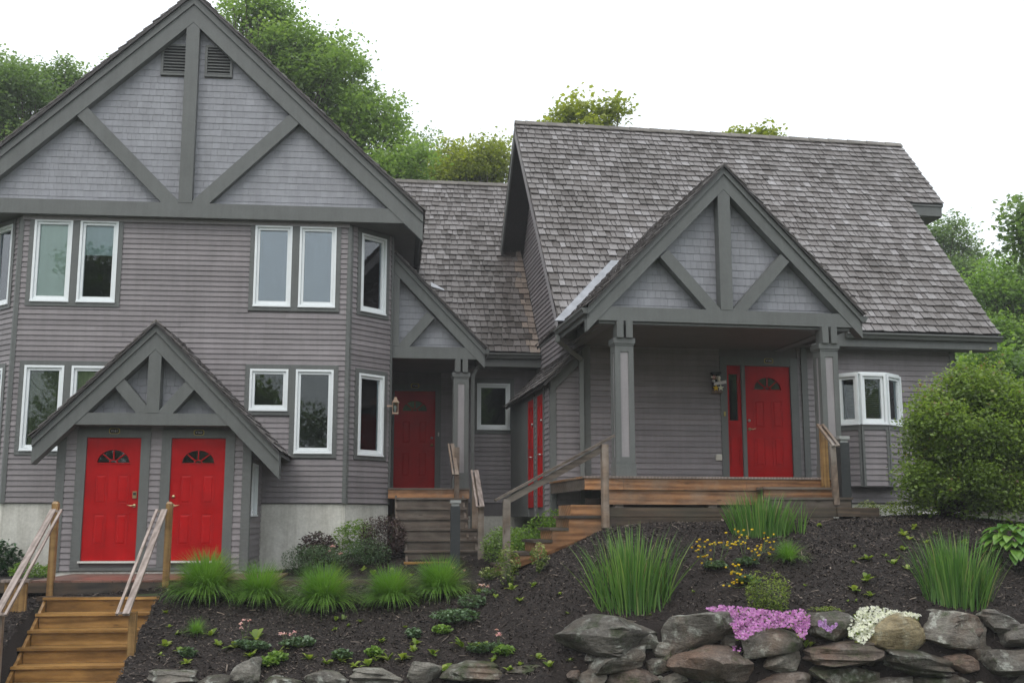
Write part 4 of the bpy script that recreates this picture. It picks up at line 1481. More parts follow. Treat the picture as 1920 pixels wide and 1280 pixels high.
clap(flo, dB[0] - .09, llt - .1, zLb, zLe - .02, lholes, out=sid)
MB().box(flo, 0, dB[0] - .092, zLb, zLe - .02, .0, .03, .5).obj('panel_board', M['trim'], houseR)
emit(houseR, 'clapboard', sid, M['siding'], 300, 'clapboard_covering')
emit(houseR, 'wall_shingle', shg, M['shingle_paint'], 300, 'wall_shingle_covering')
emit(houseR, 'roof_shingle', rsh, M['shake'], 300, 'roof_shingle_covering')

# ================================================================== MIDDLE HOUSE (set back between the two)
vMw, vMp, vMe = 23.95, 21.80, 23.40
FM, FMp, FMe = Md.face(vMw), Md.face(vMp), Md.face(vMe)
houseM = thing('link_house', Md.P(0, vMw, CZ - .9), 'set-back grey house with a half-hidden porch between the two larger houses', 'house')
sid, shg, rsh = [], [], []
zMe = FMe.px(965, 664)[1]
# ridge: 50 degree roof
slM = slopeR
r_ = ray(850, 349)
q = Vector((r_.x, r_.y))
vMd = (slM * vMe - zMe + CZ) / (slM - r_.z / q.dot(Md.v))
zMd = zMe + slM * (vMd - vMe)
uM0 = L.plan(sR + BAY, vW + 2.0).dot(Md.d) - .6
uM1e = R.plan(uRw, 23.2).dot(Md.d)
def uM1(v):                                       # where the right house's end wall cuts this roof
    a = R.plan(uRw, 20.0)
    # point on line a + R.v*k with Md.v coordinate v
    k = (v - a.dot(Md.v)) / R.v.dot(Md.v)
    return (a + R.v * k).dot(Md.d)
upM = Md.P(0, vMd - vMe, zMd - zMe)
lenM = upM.length
rpm = RoofPlane(Md.P(uM0, vMe, zMe + .05), Md.P(1, 0, 0), upM)
wM = uM1(vMe) - uM0
slab(rpm, 0, wM, 0, lenM, .05, 'roof', M['shake_dark'], houseM)
def cutM(t): return (0, uM1(vMe + t / lenM * (vMd - vMe)) - uM0 - .03)
def rndM(s, t, r):
    e = cutM(t)[1] - s
    st = .34 * math.exp(-((e - .9) / .75) ** 2) * (1 if t < lenM * .72 else .3)
    return max(0.0, r - st - (.12 if random.random() < .2 else 0))
def matM(s, t):
    e = cutM(t)[1] - s
    return M['shake_new'] if e < .19 + .07 * sin(t * 9) and t < lenM * .78 else M['shake']
roof_shingles(rpm, 0, wM, -.04, lenM - .01, rsh, cut=cutM, rndf=rndM, matf=matM)
upMb = Md.P(0, -(vMd - vMe), zMd - zMe)
rpmb = RoofPlane(Md.P(uM0 + wM, 2 * vMd - vMe, zMe + .05), Md.P(-1, 0, 0), upMb)
slab(rpmb, 0, wM, 0, lenM, .05, 'roof', M['shake_dark'], houseM)
s = 0.0
while s < wM:
    for sg in (-1, 1):
        e = s + .36
        hgt = .07
        ca = cos(math.atan(slM)); sa2 = sin(math.atan(slM))
        def rpnt(ss, back, lift):
            return tuple(Md.P(uM0 + ss, vMd + sg * back * ca, zMd + .05 + lift - back * sa2))
        v = [rpnt(s, 0, hgt), rpnt(e, 0, hgt - .012), rpnt(e, .13, hgt - .012), rpnt(s, .13, hgt), rpnt(s, 0, hgt + .018), rpnt(e, 0, hgt + .006), rpnt(e, .13, hgt + .006), rpnt(s, .13, hgt + .018)]
        MB().add(v, HEX, None).obj('ridge_cap', M['ridge'], houseM)
    s += .26
# walls
zM0 = FM.px(950, 958)[1] - .1
zMd_k = Md.face(vMp - .25).px(800, 914.5)[1]      # porch floor level
zMs = zMe - .25
dm_ = prect(FM, 738.5, 733, 815.5, 915)
dm_ = (dm_[0], dm_[1], zMd_k + .05, dm_[3])
wm_ = prect(FM, 894, 719, 956, 805)
uMa, uMb = uM0 - .5, uM1(vMw)
core = MB()
panel_cells(core, FM, uMa, uMb, zM0, zMs, [dm_, inner(wm_)], -.14, 0)
core.obj('wall', M['core'], houseM)
MB().box(FM, uMa, uMb, zM0, zMs, -5.2, -5.06, .5).obj('rear_wall', M['core'], houseM)
MB().box(Md.face(vMw + 2.6), uMa, uMb, zM0, zMs, -.08, 0, .5).obj('interior_wall', M['core'], houseM)
MB().box(Md.face(vMw + .15), uMa, uMb, zMs - .06, zMs - .01, -2.4, 0, .5).obj('interior_ceiling', M['core'], houseM)
MB().box(Md.face(vMw + .15), uMa, uMb, zM0, zM0 + .05, -2.4, 0, .5).obj('interior_floor', M['core'], houseM)
for uu_ in (uMa, uMb - .08):
    MB().box(Md.face(vMw + .15), uu_, uu_ + .08, zM0 + .06, zMs - .07, -2.4, 0, .5).obj('interior_wall', M['core'], houseM)
om = grow(wm_, .085)
trim_ring(FM, om, [inner(wm_)], houseM)
window(FM, wm_, houseM, None, 'glass')
cs = (dm_[0] - .12, dm_[1] + .12, zM0, zMs)
zMf = FM.px(950, 942)[1]
clap(FM, uMa, uMb, zMf, zMs, [om, cs], out=sid)
MB().box(FM, uMa, uMb, zM0 - .9, zMf - .01, -.1, -.005, .5).obj('foundation', M['concrete'], houseM)
door(FM, dm_, houseM, 'right', False, 'steel')
door_case(FM, dm_, houseM, .12, .14, True, .045)
plaque(FM, FM.px(778, 723.5)[0], FM.px(778, 723.5)[1], 'V163', 'dim house number plaque V163 above the set-back red door')
MB().box(FMe, uM0, uM1(vMe), zMe - .27, zMe - .06, -.03, .0, .5).obj('fascia', M['trim'], houseM)
MB().box(FMe, uM0, uM1(vMe) - .02, zMe - .255, zMe - .235, -(vMw - vMe) - .02, -.03, .5).obj('soffit', M['trim_dark'], houseM)
uGm = FMe.px(906, 668)[0]
gutter(Md.P(uGm, vMe - .001, zMe + .01), Md.P(uM1(vMe) - .03, vMe - .001, zMe + .01), houseM, -Md.P(0, 1, 0), .12, .11)
# porch gable (its left half lies behind the big house)
ma = FMp.px(741, 477)
mr = FMp.px(909, 655)
ml = (2 * ma[0] - mr[0], mr[1])
zQ0, zQ1 = FMp.px(820, 672)[1], FMp.px(820, 650)[1]
bq = [(FMp.px(756, 650)[0], FMp.px(808, 590)[0], FMp.px(808, 590)[1], .19)]
truss(FMp, ma, ml, mr, houseM, (-.2, 0), .26, .11, .20, (zQ0, zQ1, ml[0] + .14, mr[0] - .12), bq)
FMg = Md.face(vMp + .22)
wall_shingles(FMg, zQ1 - .05, ma[1] - .2, gable_prof(ma, ml, mr), shg, .127)
MB().prism(FMg, [(ml[0] + .3, zQ0 + .02), (mr[0] - .3, zQ0 + .02), (ma[0], ma[1] - .2)], -.1, 0, .5).obj('gable_wall', M['core'], houseM)
vQe = vMe + (ma[1] - zMe) / slM + .1
gable_roof(Md, vMp - .05, vQe, ma, ml, mr, houseM, rsh, .03)
MB().box(FMg, ml[0] + .3, mr[0] - .3, zQ0, zQ0 + .02, -(vMw - vMp - .2), 0, .5).obj('porch_ceiling', M['trim_dark'], houseM)
u = mr[0] - .32
MB().box(FMp, u - .16, u, zQ0 - .02, zQ0 + .19, -(vMw - vMp), -.205, .5).obj('porch_beam', M['trim'], houseM)
MB().box(FMp, mr[0] - .03, mr[0], mr[1] - .16, mr[1] - .02, -(vMe - vMp), 0, .5).obj('fascia', M['trim'], houseM)
gutter(Md.P(mr[0] + .002, vMp - .02, mr[1]), Md.P(mr[0] + .002, vMe - .1, mr[1]), houseM, Md.P(1, 0, 0), .10, .09)
column(Md.face(vMp + .02), FMp.px(864.5, 780)[0], zMd_k + .002, Md.face(vMp + .02).px(864, 706)[1], houseM, .30, True, zQ0 - .002)
# flashing patch where the porch meets the roof beside the big house
fl = MB()
P0 = Vector(rpm.P(FMe.px(785, 500)[0] - uM0 + .35, 2.3, .07))
fl.add([P0, P0 + rpm.du * .28 - rpm.dt * .24, P0 + rpm.du * .30 - rpm.dt * .30, P0 - rpm.dt * .16], [(0, 1, 2, 3)], .5)
fl.obj('valley_flashing', M['flash'], houseM)
dq = MB()
ud = FM.px(888, 700)[0]
e0 = Md.P(mr[0] + .06, vMp + .5, mr[1] - .08)
for a, b in ((Md.P(mr[0] + .05, vMp + .05, mr[1] - .08), Md.P(mr[0] - .12, vMp + .33, mr[1] - .36)), (Md.P(mr[0] - .12, vMp + .33, mr[1] - .34), Md.P(mr[0] - .20, vMp + .34, mr[1] - .50)), (Md.P(mr[0] - .20, vMp + .34, mr[1] - .46), Md.P(mr[0] - .20, vMp + .34, zMd_k - .9))):
    dq.beam(a, b, .07, .06, (0, 1, .01), .5)
dq.obj('downspout', M['downspout'], houseM)
emit(houseM, 'clapboard', sid, M['siding'], 300, 'clapboard_covering')
emit(houseM, 'wall_shingle', shg, M['shingle_paint'], 300, 'wall_shingle_covering')
emit(houseM, 'roof_shingle', rsh, M['shake'], 300, 'roof_shingle_covering')

# ================================================================== TERRAIN
ctl = []
def cp(px, py, Y):
    p = at_y(px, py, Y)
    ctl.append((p.x, p.y, p.z))
for a in ((-60, 1118, 16.6), (60, 1112, 16.8), (310, 1094, 16.95), (640, 1090, 17.35), (930, 1086, 17.6), (1000, 1068, 17.3), (1060, 1034, 16.8),
          (1140, 993, 16.1), (1300, 987, 16.0), (1480, 984, 16.2), (1650, 979, 16.6), (1780, 968, 17.0), (1920, 985, 17.0),
          (-60, 1275, 14.2), (120, 1272, 14.2), (300, 1262, 14.2), (500, 1262, 14.2), (700, 1262, 14.2), (900, 1256, 14.1), (1030, 1228, 14.0), (1100, 1185, 14.05),
          (1250, 1172, 14.05), (1500, 1158, 13.95), (1700, 1158, 13.9), (1830, 1160, 13.9), (1980, 1165, 13.9)):
    cp(*a)
for (x, y, z) in ((-12, 17, -1.0), (-9, 19, -.95), (-6, 19.6, -.98), (-3, 19, -.98), (-.5, 18.6, -.98), (-3.6, 20.4, -.82), (-2.6, 20.4, -.55), (-.3, 21.5, -.6), (1.2, 19.8, -.45), (.4, 19.6, -.5), (.6, 18.6, -.85), (3, 18.3, -.25), (6, 19, -.1), (10, 20, .0), (9.5, 18, -.1), (13, 18, -.1),
                  (-14, 30, 0), (0, 32, .5), (12, 30, .4), (18, 24, .2), (-16, 22, -.8)):
    ctl.append((x, y, z + CZ))
ctl = np.array(ctl)
def _phi(r): return np.where(r > 0, r * r * np.log(r + 1e-9), 0.0)
_n = len(ctl)
_d = np.hypot(ctl[:, None, 0] - ctl[None, :, 0], ctl[:, None, 1] - ctl[None, :, 1])
_A = np.zeros((_n + 3, _n + 3))
_A[:_n, :_n] = _phi(_d) + np.eye(_n) * .05
_A[:_n, _n] = 1; _A[:_n, _n + 1:] = ctl[:, :2]
_A[_n, :_n] = 1; _A[_n + 1:, :_n] = ctl[:, :2].T
_w = np.linalg.solve(_A, np.r_[ctl[:, 2], 0, 0, 0])
def bed_z(x, y):
    x, y = np.atleast_1d(np.asarray(x, float)), np.atleast_1d(np.asarray(y, float))
    r = np.hypot(x[:, None] - ctl[None, :, 0], y[:, None] - ctl[None, :, 1])
    return _phi(r) @ _w[:_n] + _w[_n] + _w[_n + 1] * x + _w[_n + 2] * y
vPf, vPb = 17.13, 18.75           # walkway front/back in the left frame
zPath = CZ - .855
RISE, RUN = .2015, .30
us0, us1 = L.face(16.92).px(80, 1112)[0], L.face(16.92).px(300, 1112)[0]
def wall_y(x):                                      # plan line of the stone retaining wall
    return np.interp(x, [-12, -6, 0, 1.2, 6.5, 12], [13.35, 13.35, 13.4, 13.75, 13.6, 13.6])
def sst(a, b, x):
    t = np.clip((x - a) / (b - a), 0, 1)
    return t * t * (3 - 2 * t)
def terr(x, y):
    x, y = np.atleast_1d(np.asarray(x, float)), np.atleast_1d(np.asarray(y, float))
    xc, yc = np.clip(x, -14, 15), np.clip(y, 13.0, 31)
    z = bed_z(xc, yc)
    z = z + np.clip(y - 31, 0, 60) * .03
    wy = wall_y(x)
    k = sst(wy - .35, wy + .12, y)
    z = z * k + 0.02 * (1 - k)
    u = x * L.d.x + y * L.d.y                       # cutting for the front steps
    v = x * L.v.x + y * L.v.y
    inside = (u > us0 - .02) & (u < us1 - .0) & (v < vPf - .1) & (v > 11)
    cut = np.maximum(zPath - .70 - (vPf - .2 - v) / RUN * RISE, .02)
    return np.where(inside, np.minimum(z, cut), z)
def ground_hit(px, py):
    r = ray(px, py)
    lo, hi = 9.0, 30.0
    prev = None
    for Y in np.arange(13.7, 30, .05):
        t = Y / r.y
        z = CZ + r.z * t
        g = float(terr(r.x * t, Y)[0])
        if z <= g:
            return Vector((r.x * t, Y, g))
    t = 18 / r.y
    return Vector((r.x * t, 18, float(terr(r.x * t, 18)[0])))

def grid_mesh(xs, ys, zf):
    X, Y = np.meshgrid(xs, ys)
    Z = zf(X.ravel(), Y.ravel())
    V = np.c_[X.ravel(), Y.ravel(), Z]
    nx_, ny_ = len(xs), len(ys)
    i = np.arange(nx_ - 1)[None, :] + np.arange(ny_ - 1)[:, None] * nx_
    F = np.stack([i, i + 1, i + 1 + nx_, i + nx_], -1).reshape(-1, 4)
    return V, F
xs = np.r_[-900, -400, -200, -100, -60, -40, -28, np.arange(-20, 20.1, .25), 28, 40, 60, 100, 200, 400, 900]
ys = np.r_[-600, -200, -80, -30, -10, 0, 6, 10, 12, np.arange(13, 20, .12), np.arange(20, 32, .5), 36, 42, 50, 65, 90, 150, 300, 700, 1500]
V, Fq = grid_mesh(xs, ys, lambda x, y: terr(x, y) - .05)
me = bpy.data.meshes.new('ground')
me.from_pydata(V.tolist(), [], Fq.tolist())
me.polygons.foreach_set('use_smooth', np.ones(len(me.polygons), bool))
link('ground', me, M['ground'], kind='structure')

# mulch bed: finer sheet with lumps
def nz2(x, y, s, seed):
    return (np.sin(x * s * 1.7 + seed) * np.cos(y * s * 2.1 - seed * 1.3) + np.sin((x + y) * s * 3.1 + seed * 2) * .5) * .5
def lump(x, y):
    return .018 * nz2(x, y, 2.2, 1.0) + .012 * nz2(x, y, 5.1, 2.7) + .006 * nz2(x, y, 13., .4)
xs = np.arange(-9.2, 8.6, .07)
ys = np.arange(13.05, 21.6, .07)
V, Fq = grid_mesh(xs, ys, lambda x, y: terr(x, y) + lump(x, y) + RNG.normal(0, .006, len(x)))
stair_u0, stair_u1 = None, None
me = bpy.data.meshes.new('mulch_bed')
me.from_pydata(V.tolist(), [], Fq.tolist())
me.polygons.foreach_set('use_smooth', np.ones(len(me.polygons), bool))
link('mulch_bed', me, M['mulch'], kind='structure')
# loose bark chips
N = 150000
cx = RNG.uniform(-8.8, 8.3, N)
cy = 13.3 + (RNG.random(N) ** .85) * 5.0
cx = np.r_[cx, RNG.uniform(-5.2, 2.2, 22000)]; cy = np.r_[cy, RNG.uniform(18.2, 20.9, 22000)]; N = len(cx)
cz = terr(cx, cy) + lump(cx, cy) + RNG.uniform(.002, .014, len(cx))
def chips(cx, cy, cz, lmin, lmax):
    n = len(cx)
    an = RNG.uniform(0, 2 * pi, n)
    ln = RNG.uniform(lmin, lmax, n); wd = ln * RNG.uniform(.2, .55, n)
    tx, tz = RNG.normal(0, .45, n), RNG.normal(0, .35, n)
    ax = np.c_[np.cos(an), np.sin(an), tz]; ay = np.c_[-np.sin(an), np.cos(an), tx]
    c = np.c_[cx, cy, cz]
    up = np.c_[np.zeros(n), np.zeros(n), RNG.uniform(.003, .009, n)]
    a = ax * ln[:, None] / 2; b = ay * wd[:, None] / 2
    P = np.stack([c - a - b * .6, c + a - b * .8, c + a * .9 + b, c - a * .8 + b * .7, c + up], 1)
    return P.reshape(-1, 3)
P = chips(cx, cy, cz, .012, .046)
me = mesh_quads('bark_chips', P, 5, [(0, 1, 4), (1, 2, 4), (2, 3, 4), (3, 0, 4)], RNG.random(N) ** 1.2)
nt_ = 2600                                           # twigs, needles and dry leaf scraps among the chips
tx, ty = RNG.uniform(-8.6, 8.2, nt_), RNG.uniform(13.5, 18.2, nt_)
Pt = chips(tx, ty, terr(tx, ty) + lump(tx, ty) + .016, .05, .13)
Pt = Pt.reshape(nt_, 5, 3); cen = Pt[:, :4].mean(1, keepdims=True); ax_ = (Pt[:, 1:2] - Pt[:, 0:1]); axn = ax_ / np.linalg.norm(ax_, axis=2, keepdims=True)
rel = Pt - cen; along = (rel * axn).sum(2, keepdims=True) * axn; Pt = cen + along + (rel - along) * RNG.uniform(.15, .6, (nt_, 1, 1))
link('leaf_litter', mesh_quads('leaf_litter', Pt.reshape(-1, 3), 5, [(0, 1, 4), (1, 2, 4), (2, 3, 4), (3, 0, 4)], RNG.uniform(.80, 1.0, nt_)), M['chip'], kind='stuff', label='pale dry twigs and leaf scraps lying on the mulch', category='leaf litter')
link('bark_mulch', me, M['chip'], kind='stuff', label='dark brown bark mulch chips spread over the sloping bed', category='mulch')

# ================================================================== WALKWAY, STEPS AND DECKS
uA, uB = L.face(vPf).px(-160, 1090)[0], L.face(vPf).px(968, 1080)[0]
FPf = L.face(vPf)
walk = thing('timber_walkway', L.P(0, vPf, zPath - .2), 'low timber-edged walkway running past the entry porch to the middle steps', 'walkway')
w_ = MB()
w_.box(FPf, uA, uB, zPath - .16, zPath - .02, -(vPb - vPf), -.15, .5)
w_.obj('gravel_fill', M['mulch'], walk)
x = us0 - .25
k = 0
while x < us1 + 1.6:                                # landing boards in front of the doors
    MB().box(FPf, x, min(x + .138, us1 + 1.6), zPath - .018, zPath + .012, -(vE - vPf) + .02, -.0, None).obj('deck_board', M['w_deckred'], walk)
    x += .145
x = us1 + .02
while x < uB:
    e = min(uB, x + 2.4)
    MB().box(FPf, x, e - .006, zPath - .15, zPath + .0, -.14, 0.0, None).obj('edging_timber', M['w_mid'], walk)
    x = e
MB().box(FPf, uA, us0 - .02, zPath - .16, zPath + .0, -.14, 0.0, None).obj('edging_timber', M['w_mid'], walk)
MB().box(FPf, us0 - .02, us1 + .02, zPath - .20, zPath - .02, -.14, -.004, .2).obj('edging_timber', M['w_dark'], walk)
MB().box(L.face(vPf - .15), us0 - .1, us1 + .12, zPath - .40, zPath - .205, -.14, 0, .2).obj('edging_timber', M['w_dark'], walk)

# ---- front steps (left)
stair = thing('wooden_staircase', L.P((us0 + us1) / 2, vPf - 1.2, CZ - 2.6), 'wet golden-brown wooden staircase with two handrails below the entry porch', 'staircase')
for k in range(1, 9):
    z = zPath - .012 - RISE * k
    v = vPf - .20 - RUN * (k - 1)
    f = L.face(v)
    ex = .09 * 0
    l_ = us0 - (.0 if k != 4 else .16)
    MB().box(f, l_, us1, z - .036, z, -RUN - .03, .0, None).obj('tread', M['w_new'], stair)
    MB().box(f, us0 + .05, us1 - .05, z - RISE + .002, z - .038, -.075, -.04, None).obj('riser', M['w_new'], stair)
for uu in (us0 + .02, us1 - .06):
    f = Face(L.plan(uu, 0), L.v)
    a = vPf - .16
    zz = zPath - .02 - RISE - .04
    MB().prism(f, [(a, zz), (a - RUN * 8, zz - RISE * 8), (a - RUN * 8, zz - RISE * 8 - .26), (a, zz - .26)], -.02, .02, .5).obj('stringer', M['w_new'], stair)
def rail_pair(P, Q, fr_x, side, parent, mat=None, wide=.075, thin=.035, gap=.05, th=.035):
    """flat two-board handrail: wide board and thin board with an open slot, joined at both ends"""
    P, Q = Vector(P), Vector(Q)
    x = Vector(fr_x).normalized() * side
    t = (Q - P).normalized()
    mat = mat or M['w_rail']
    MB().beam(P, Q, wide, th, (0, 0, 1), None).obj('handrail', mat, parent)
    o = x * (wide / 2 + gap + thin / 2)
    MB().beam(P + o, Q + o, thin, th, (0, 0, 1), None).obj('handrail', mat, parent)
    for E, s in ((P, 1), (Q, -1)):
        c = E + t * (.03 * s)
        MB().beam(c + x * (wide / 2), c + x * (wide / 2 + gap), .05, th * .9, (0, 0, 1), None).obj('rail_block', mat, parent)
for uu, sd in ((us0 + .035, 1), (us1 - .02, -1)):
    vt, vb = vPf - .02, vPf - 2.18
    zt_, zb_ = CZ + .205, CZ - 1.16
    xo = 0.0
    rail_pair(L.P(uu, vt - .06, zt_ - .04), L.P(uu, vb, zb_), L.P(1, 0, 0), -1 if sd < 0 else 1, stair, wide=.085)
    pt = MB().box(L.face(vt), uu - .045 + (.05 if sd < 0 else 0), uu + .045 + (.05 if sd < 0 else 0), zPath - .36, zt_ + .05, -.09, 0, .5)
    po = pt.obj('post', M['w_new_v'], stair)
    uu2 = uu + (.05 if sd < 0 else 0)
    vv = [L.P(uu2 - .047, vt - .002, zt_ + .0505), L.P(uu2 + .047, vt - .002, zt_ + .0505), L.P(uu2 + .047, vt + .092, zt_ + .0505), L.P(uu2 - .047, vt + .092, zt_ + .0505),
          L.P(uu2 - .025, vt + .02, zt_ + .085), L.P(uu2 + .025, vt + .02, zt_ + .085), L.P(uu2 + .025, vt + .07, zt_ + .085), L.P(uu2 - .025, vt + .07, zt_ + .085)]
    MB().add([tuple(q_) for q_ in vv], HEX, .4).obj('post_cap', M['w_new_v'], po)
    lo = MB().box(L.face(vb + .10), uu - .045 + (.06 if sd < 0 else 0), uu + .045 + (.06 if sd < 0 else 0), .0, zb_ + .02, -.09, 0, .5)
    lo.obj('post', M['w_new_v'] if sd < 0 else M['w_old_v'], stair)
MB().box(L.face(vPf - .55), us0 - .42, us0 - .12, zPath - .75, zPath + .02, -.05, 0, .5).obj('side_panel', M['w_new_v'], stair)
MB().box(L.face(vPf - .57), us0 - .46, us0 - .08, zPath + .02, zPath + .055, -.12, .03, .5).obj('side_cap', M['w_rail'], stair)

# ---- middle porch deck and steps
deckM = thing('porch_deck', Md.P(FMp.px(800, 900)[0], vMp, zMd_k - .9), 'small weathered porch deck at the set-back red door', 'deck')
vMf = vMp - .25
FMf = Md.face(vMf)
uk0, uk1 = FMf.px(728, 916)[0], FMf.px(881, 916)[0]
y = 0.0
while y < vMw - vMf - .05:
    MB().box(Md.face(vMf + y), uk0, uk1, zMd_k - .03, zMd_k, -.135, 0, None).obj('deck_board', M['w_old'], deckM)
    y += .141
MB().box(Md.face(vMf + .02), uk0, uk1 - .01, zMd_k - .20, zMd_k - .032, -.04, 0, .6).obj('fascia_board', M['w_deck'], deckM)
MB().box(Md.face(vMf + .1), uk1 - .13, uk1 - .02, zMd_k - 1.3, zMd_k - .201, -.1, 0, .6).obj('deck_post', M['w_old_v'], deckM)
MB().box(Md.face(vMf + .5), uk0 + .1, uk1 - .02, zMd_k - 1.3, zMd_k - .205, -.03, 0, .6).obj('skirt_board', M['w_dark'], deckM)
stM = thing('weathered_steps', Md.P((uk0 + uk1) / 2, vMf - 1.2, zPath - .05), 'grey weathered wooden steps with a bright new bottom step', 'staircase')
nM = 8
rM = (zMd_k - zPath + .02) / nM
runM = .265
ul0 = FMf.px(741, 940)[0]
ul1 = FMf.px(872, 940)[0]
for k in range(1, nM):
    z = zMd_k - rM * k
    v = vMf - .02 - runM * (k - 1)
    a, b = (ul0, ul1) if k < 4 else (L.plan(0, 0).x + Md.face(v).px(757, 1010)[0], Md.face(v).px(899, 1010)[0])
    fc = Md.face(v - runM)
    new = k == nM - 1
    MB().box(fc, a, b, z - .036, z, -runM - .02, 0, .8 if new else None).obj('tread', M['w_new'] if new else M['w_old'], stM)
    MB().box(fc, a + .03, b - .03, z - rM + .002 - (.06 if new else 0), z - .037, -.07, -.035, .8 if new else None).obj('riser', M['w_new'] if new else M['w_old'], stM)
for k, (a, b) in enumerate(((ul0, ul1),)):
    MB().box(Md.face(vMf - .02), a + .02, b - .02, zMd_k - rM + .002, zMd_k - .205, -.03, .004, .5).obj('riser', M['w_deck'], stM)
for uu, k0, k1 in ((ul0 + .01, 0, 4), (ul1 - .05, 0, 4), (Md.face(vMf - 1.5).px(762, 1030)[0], 4, nM), (Md.face(vMf - 1.5).px(900, 1030)[0] - .05, 4, nM)):
    f = Face(Md.plan(uu, 0), Md.v)
    a0, z0_ = vMf - .06 - runM * k0, zMd_k - rM * k0 - .05 - rM * .5
    a1, z1_ = vMf - .06 - runM * k1, zMd_k - rM * k1 - .05 - rM * .5
    MB().prism(f, [(a0, z0_), (a1, z1_), (a1, z1_ - .22), (a0, z0_ - .22)], -.02, .02, .5).obj('stringer', M['w_old'], stM)
# rails of the middle steps
fA = Md.face(vMf - .1)
pA = fA.px(857, 880)
MB().box(fA, pA[0] - .045, pA[0] + .045, zMd_k - .9, fA.px(857, 838)[1], -.09, 0, .5).obj('post', M['w_old_v'], stM)
rA0 = Md.face(vMf + .15).px(848, 832); rA1 = Md.face(vMf - .35).px(857, 890)
rail_pair(Md.P(rA0[0], vMf + .15, rA0[1]), Md.P(rA1[0], vMf - .35, rA1[1]), Md.P(1, 0, 0), -1, stM, M['w_old_v'], .07, .03, .025)
fB0, fB1 = Md.face(vMf - .85), Md.face(vMf - 2.0)
q0, q1 = fB0.px(893, 882), fB1.px(904, 950)
rail_pair(Md.P(q0[0], vMf - .85, q0[1]), Md.P(q1[0], vMf - 2.0, q1[1]), Md.P(1, 0, 0), -1, stM, M['w_rail'], .08, .03, .035)
for f_, xx, zt_ in ((Md.face(vMf - 1.0), 890.5, q0[1] - .1), (Md.face(vMf - 1.9), 902, q1[1] + .02)):
    pc_ = f_.px(xx, 1000)[0]
    MB().box(f_, pc_ - .05, pc_ + .05, zPath - .25, zt_, -.09, 0, None).obj('post', M['w_old_v'], stM)

# ---- right porch deck
vDf = vRp - .14
FD = R.face(vDf)
ud0, ud1 = FD.px(1131, 893)[0] - .30, FD.px(1577, 893)[0]
deckR = thing('porch_deck', R.P((ud0 + ud1) / 2, vDf, zDk - .8), 'wide reddish cedar porch deck under the columned portico', 'deck')
y = 0.0
while y < vRw - vDf - .05:
    MB().box(R.face(vDf + y), ud0, ud1, zDk - .032, zDk, -.135, 0, None).obj('deck_board', M['w_rail'] if y == 0 else M['w_deck'], deckR)
    y += .141
zf1, zf2 = FD.px(1350, 918.5)[1], FD.px(1350, 945.5)[1]
x = ud0 + .02
for e, rr in ((ud0 + .62, .95), (ud0 + 2.6, .5), (ud1 - .01, .3)):
    MB().box(R.face(vDf + .025), x, e - .003, zf1, zDk - .034, -.04, 0, rr).obj('fascia_board', M['w_deck'], deckR)
    x = e
MB().box(R.face(vDf + .06), ud0 + .30, ud1 - .05, zf2, zf1 - .006, -.05, 0, .6).obj('rim_board', M['w_deck'], deckR)
FDs = Face(R.plan(ud0 + .02, 0), -R.v)
MB().box(FDs, -(vRw - .05), -(vDf + .066), zf1, zDk - .034, -.03, 0, .2).obj('fascia_board', M['w_old'], deckR)
MB().box(R.face(vDf + .35), ud0 + .1, ud1 - .2, zf2 - .5, zf2 + .1, -.02, 0, .1).obj('skirt_board', M['w_dark'], deckR)
for xx in (ud0 + .5, ud0 + 2.0, ud0 + 3.2):
    MB().box(R.face(vDf + .10), xx, xx + .14, zf2 - .4, zf2, -.1, 0, None).obj('deck_post', M['w_old_v'], deckR)
# upper landing timbers in front of the deck
zU = R.face(vDf - .85).px(1350, 951)[1]
vU = vDf - .85
FU = R.face(vU)
uu0, uu1 = FU.px(1141, 960)[0], FU.px(1649, 960)[0]
land = thing('landing_timber_edge', R.P((uu0 + uu1) / 2, vU, zU - .3), 'stacked brown landscape timbers edging the upper landing before the portico', 'timber edging')
zu2 = FU.px(1350, 968)[1]; zu3 = FU.px(1350, 987)[1] - .12
um = FU.px(1569, 960)[0]
un = FU.px(1612, 960)[0]
MB().box(FU, uu0, um, zu2 + .002, zU, -.15, 0, .35).obj('timber', M['w_mid'], land)
MB().box(FU, uu0 + .02, um - .05, zu3, zu2 - .002, -.15, -.012, .25).obj('timber', M['w_mid'], land)
MB().box(R.face(vU - .02), um + .003, un, zu2 + .004, zU + .004, -.15, 0, .7).obj('timber', M['w_mid'], land)
MB().box(FU, un + .003, uu1, zu2 + .002, zU, -.15, 0, .3).obj('timber', M['w_mid'], land)
MB().box(FU, un + .0, uu1 - .01, zu3, zu2 - .002, -.14, -.01, .3).obj('timber', M['w_mid'], land)
MB().box(FU, uu0 + .1, uu1 - .05, zu2, zU - .02, -.80, -.152, .5).obj('gravel_fill', M['mulch'], land)
MB().box(R.face(vU - .01), uu0 - .10, uu0 + .12, zu3 - .15, zu2 - .04, -.1, 0, .2).obj('timber', M['w_dark'], land)
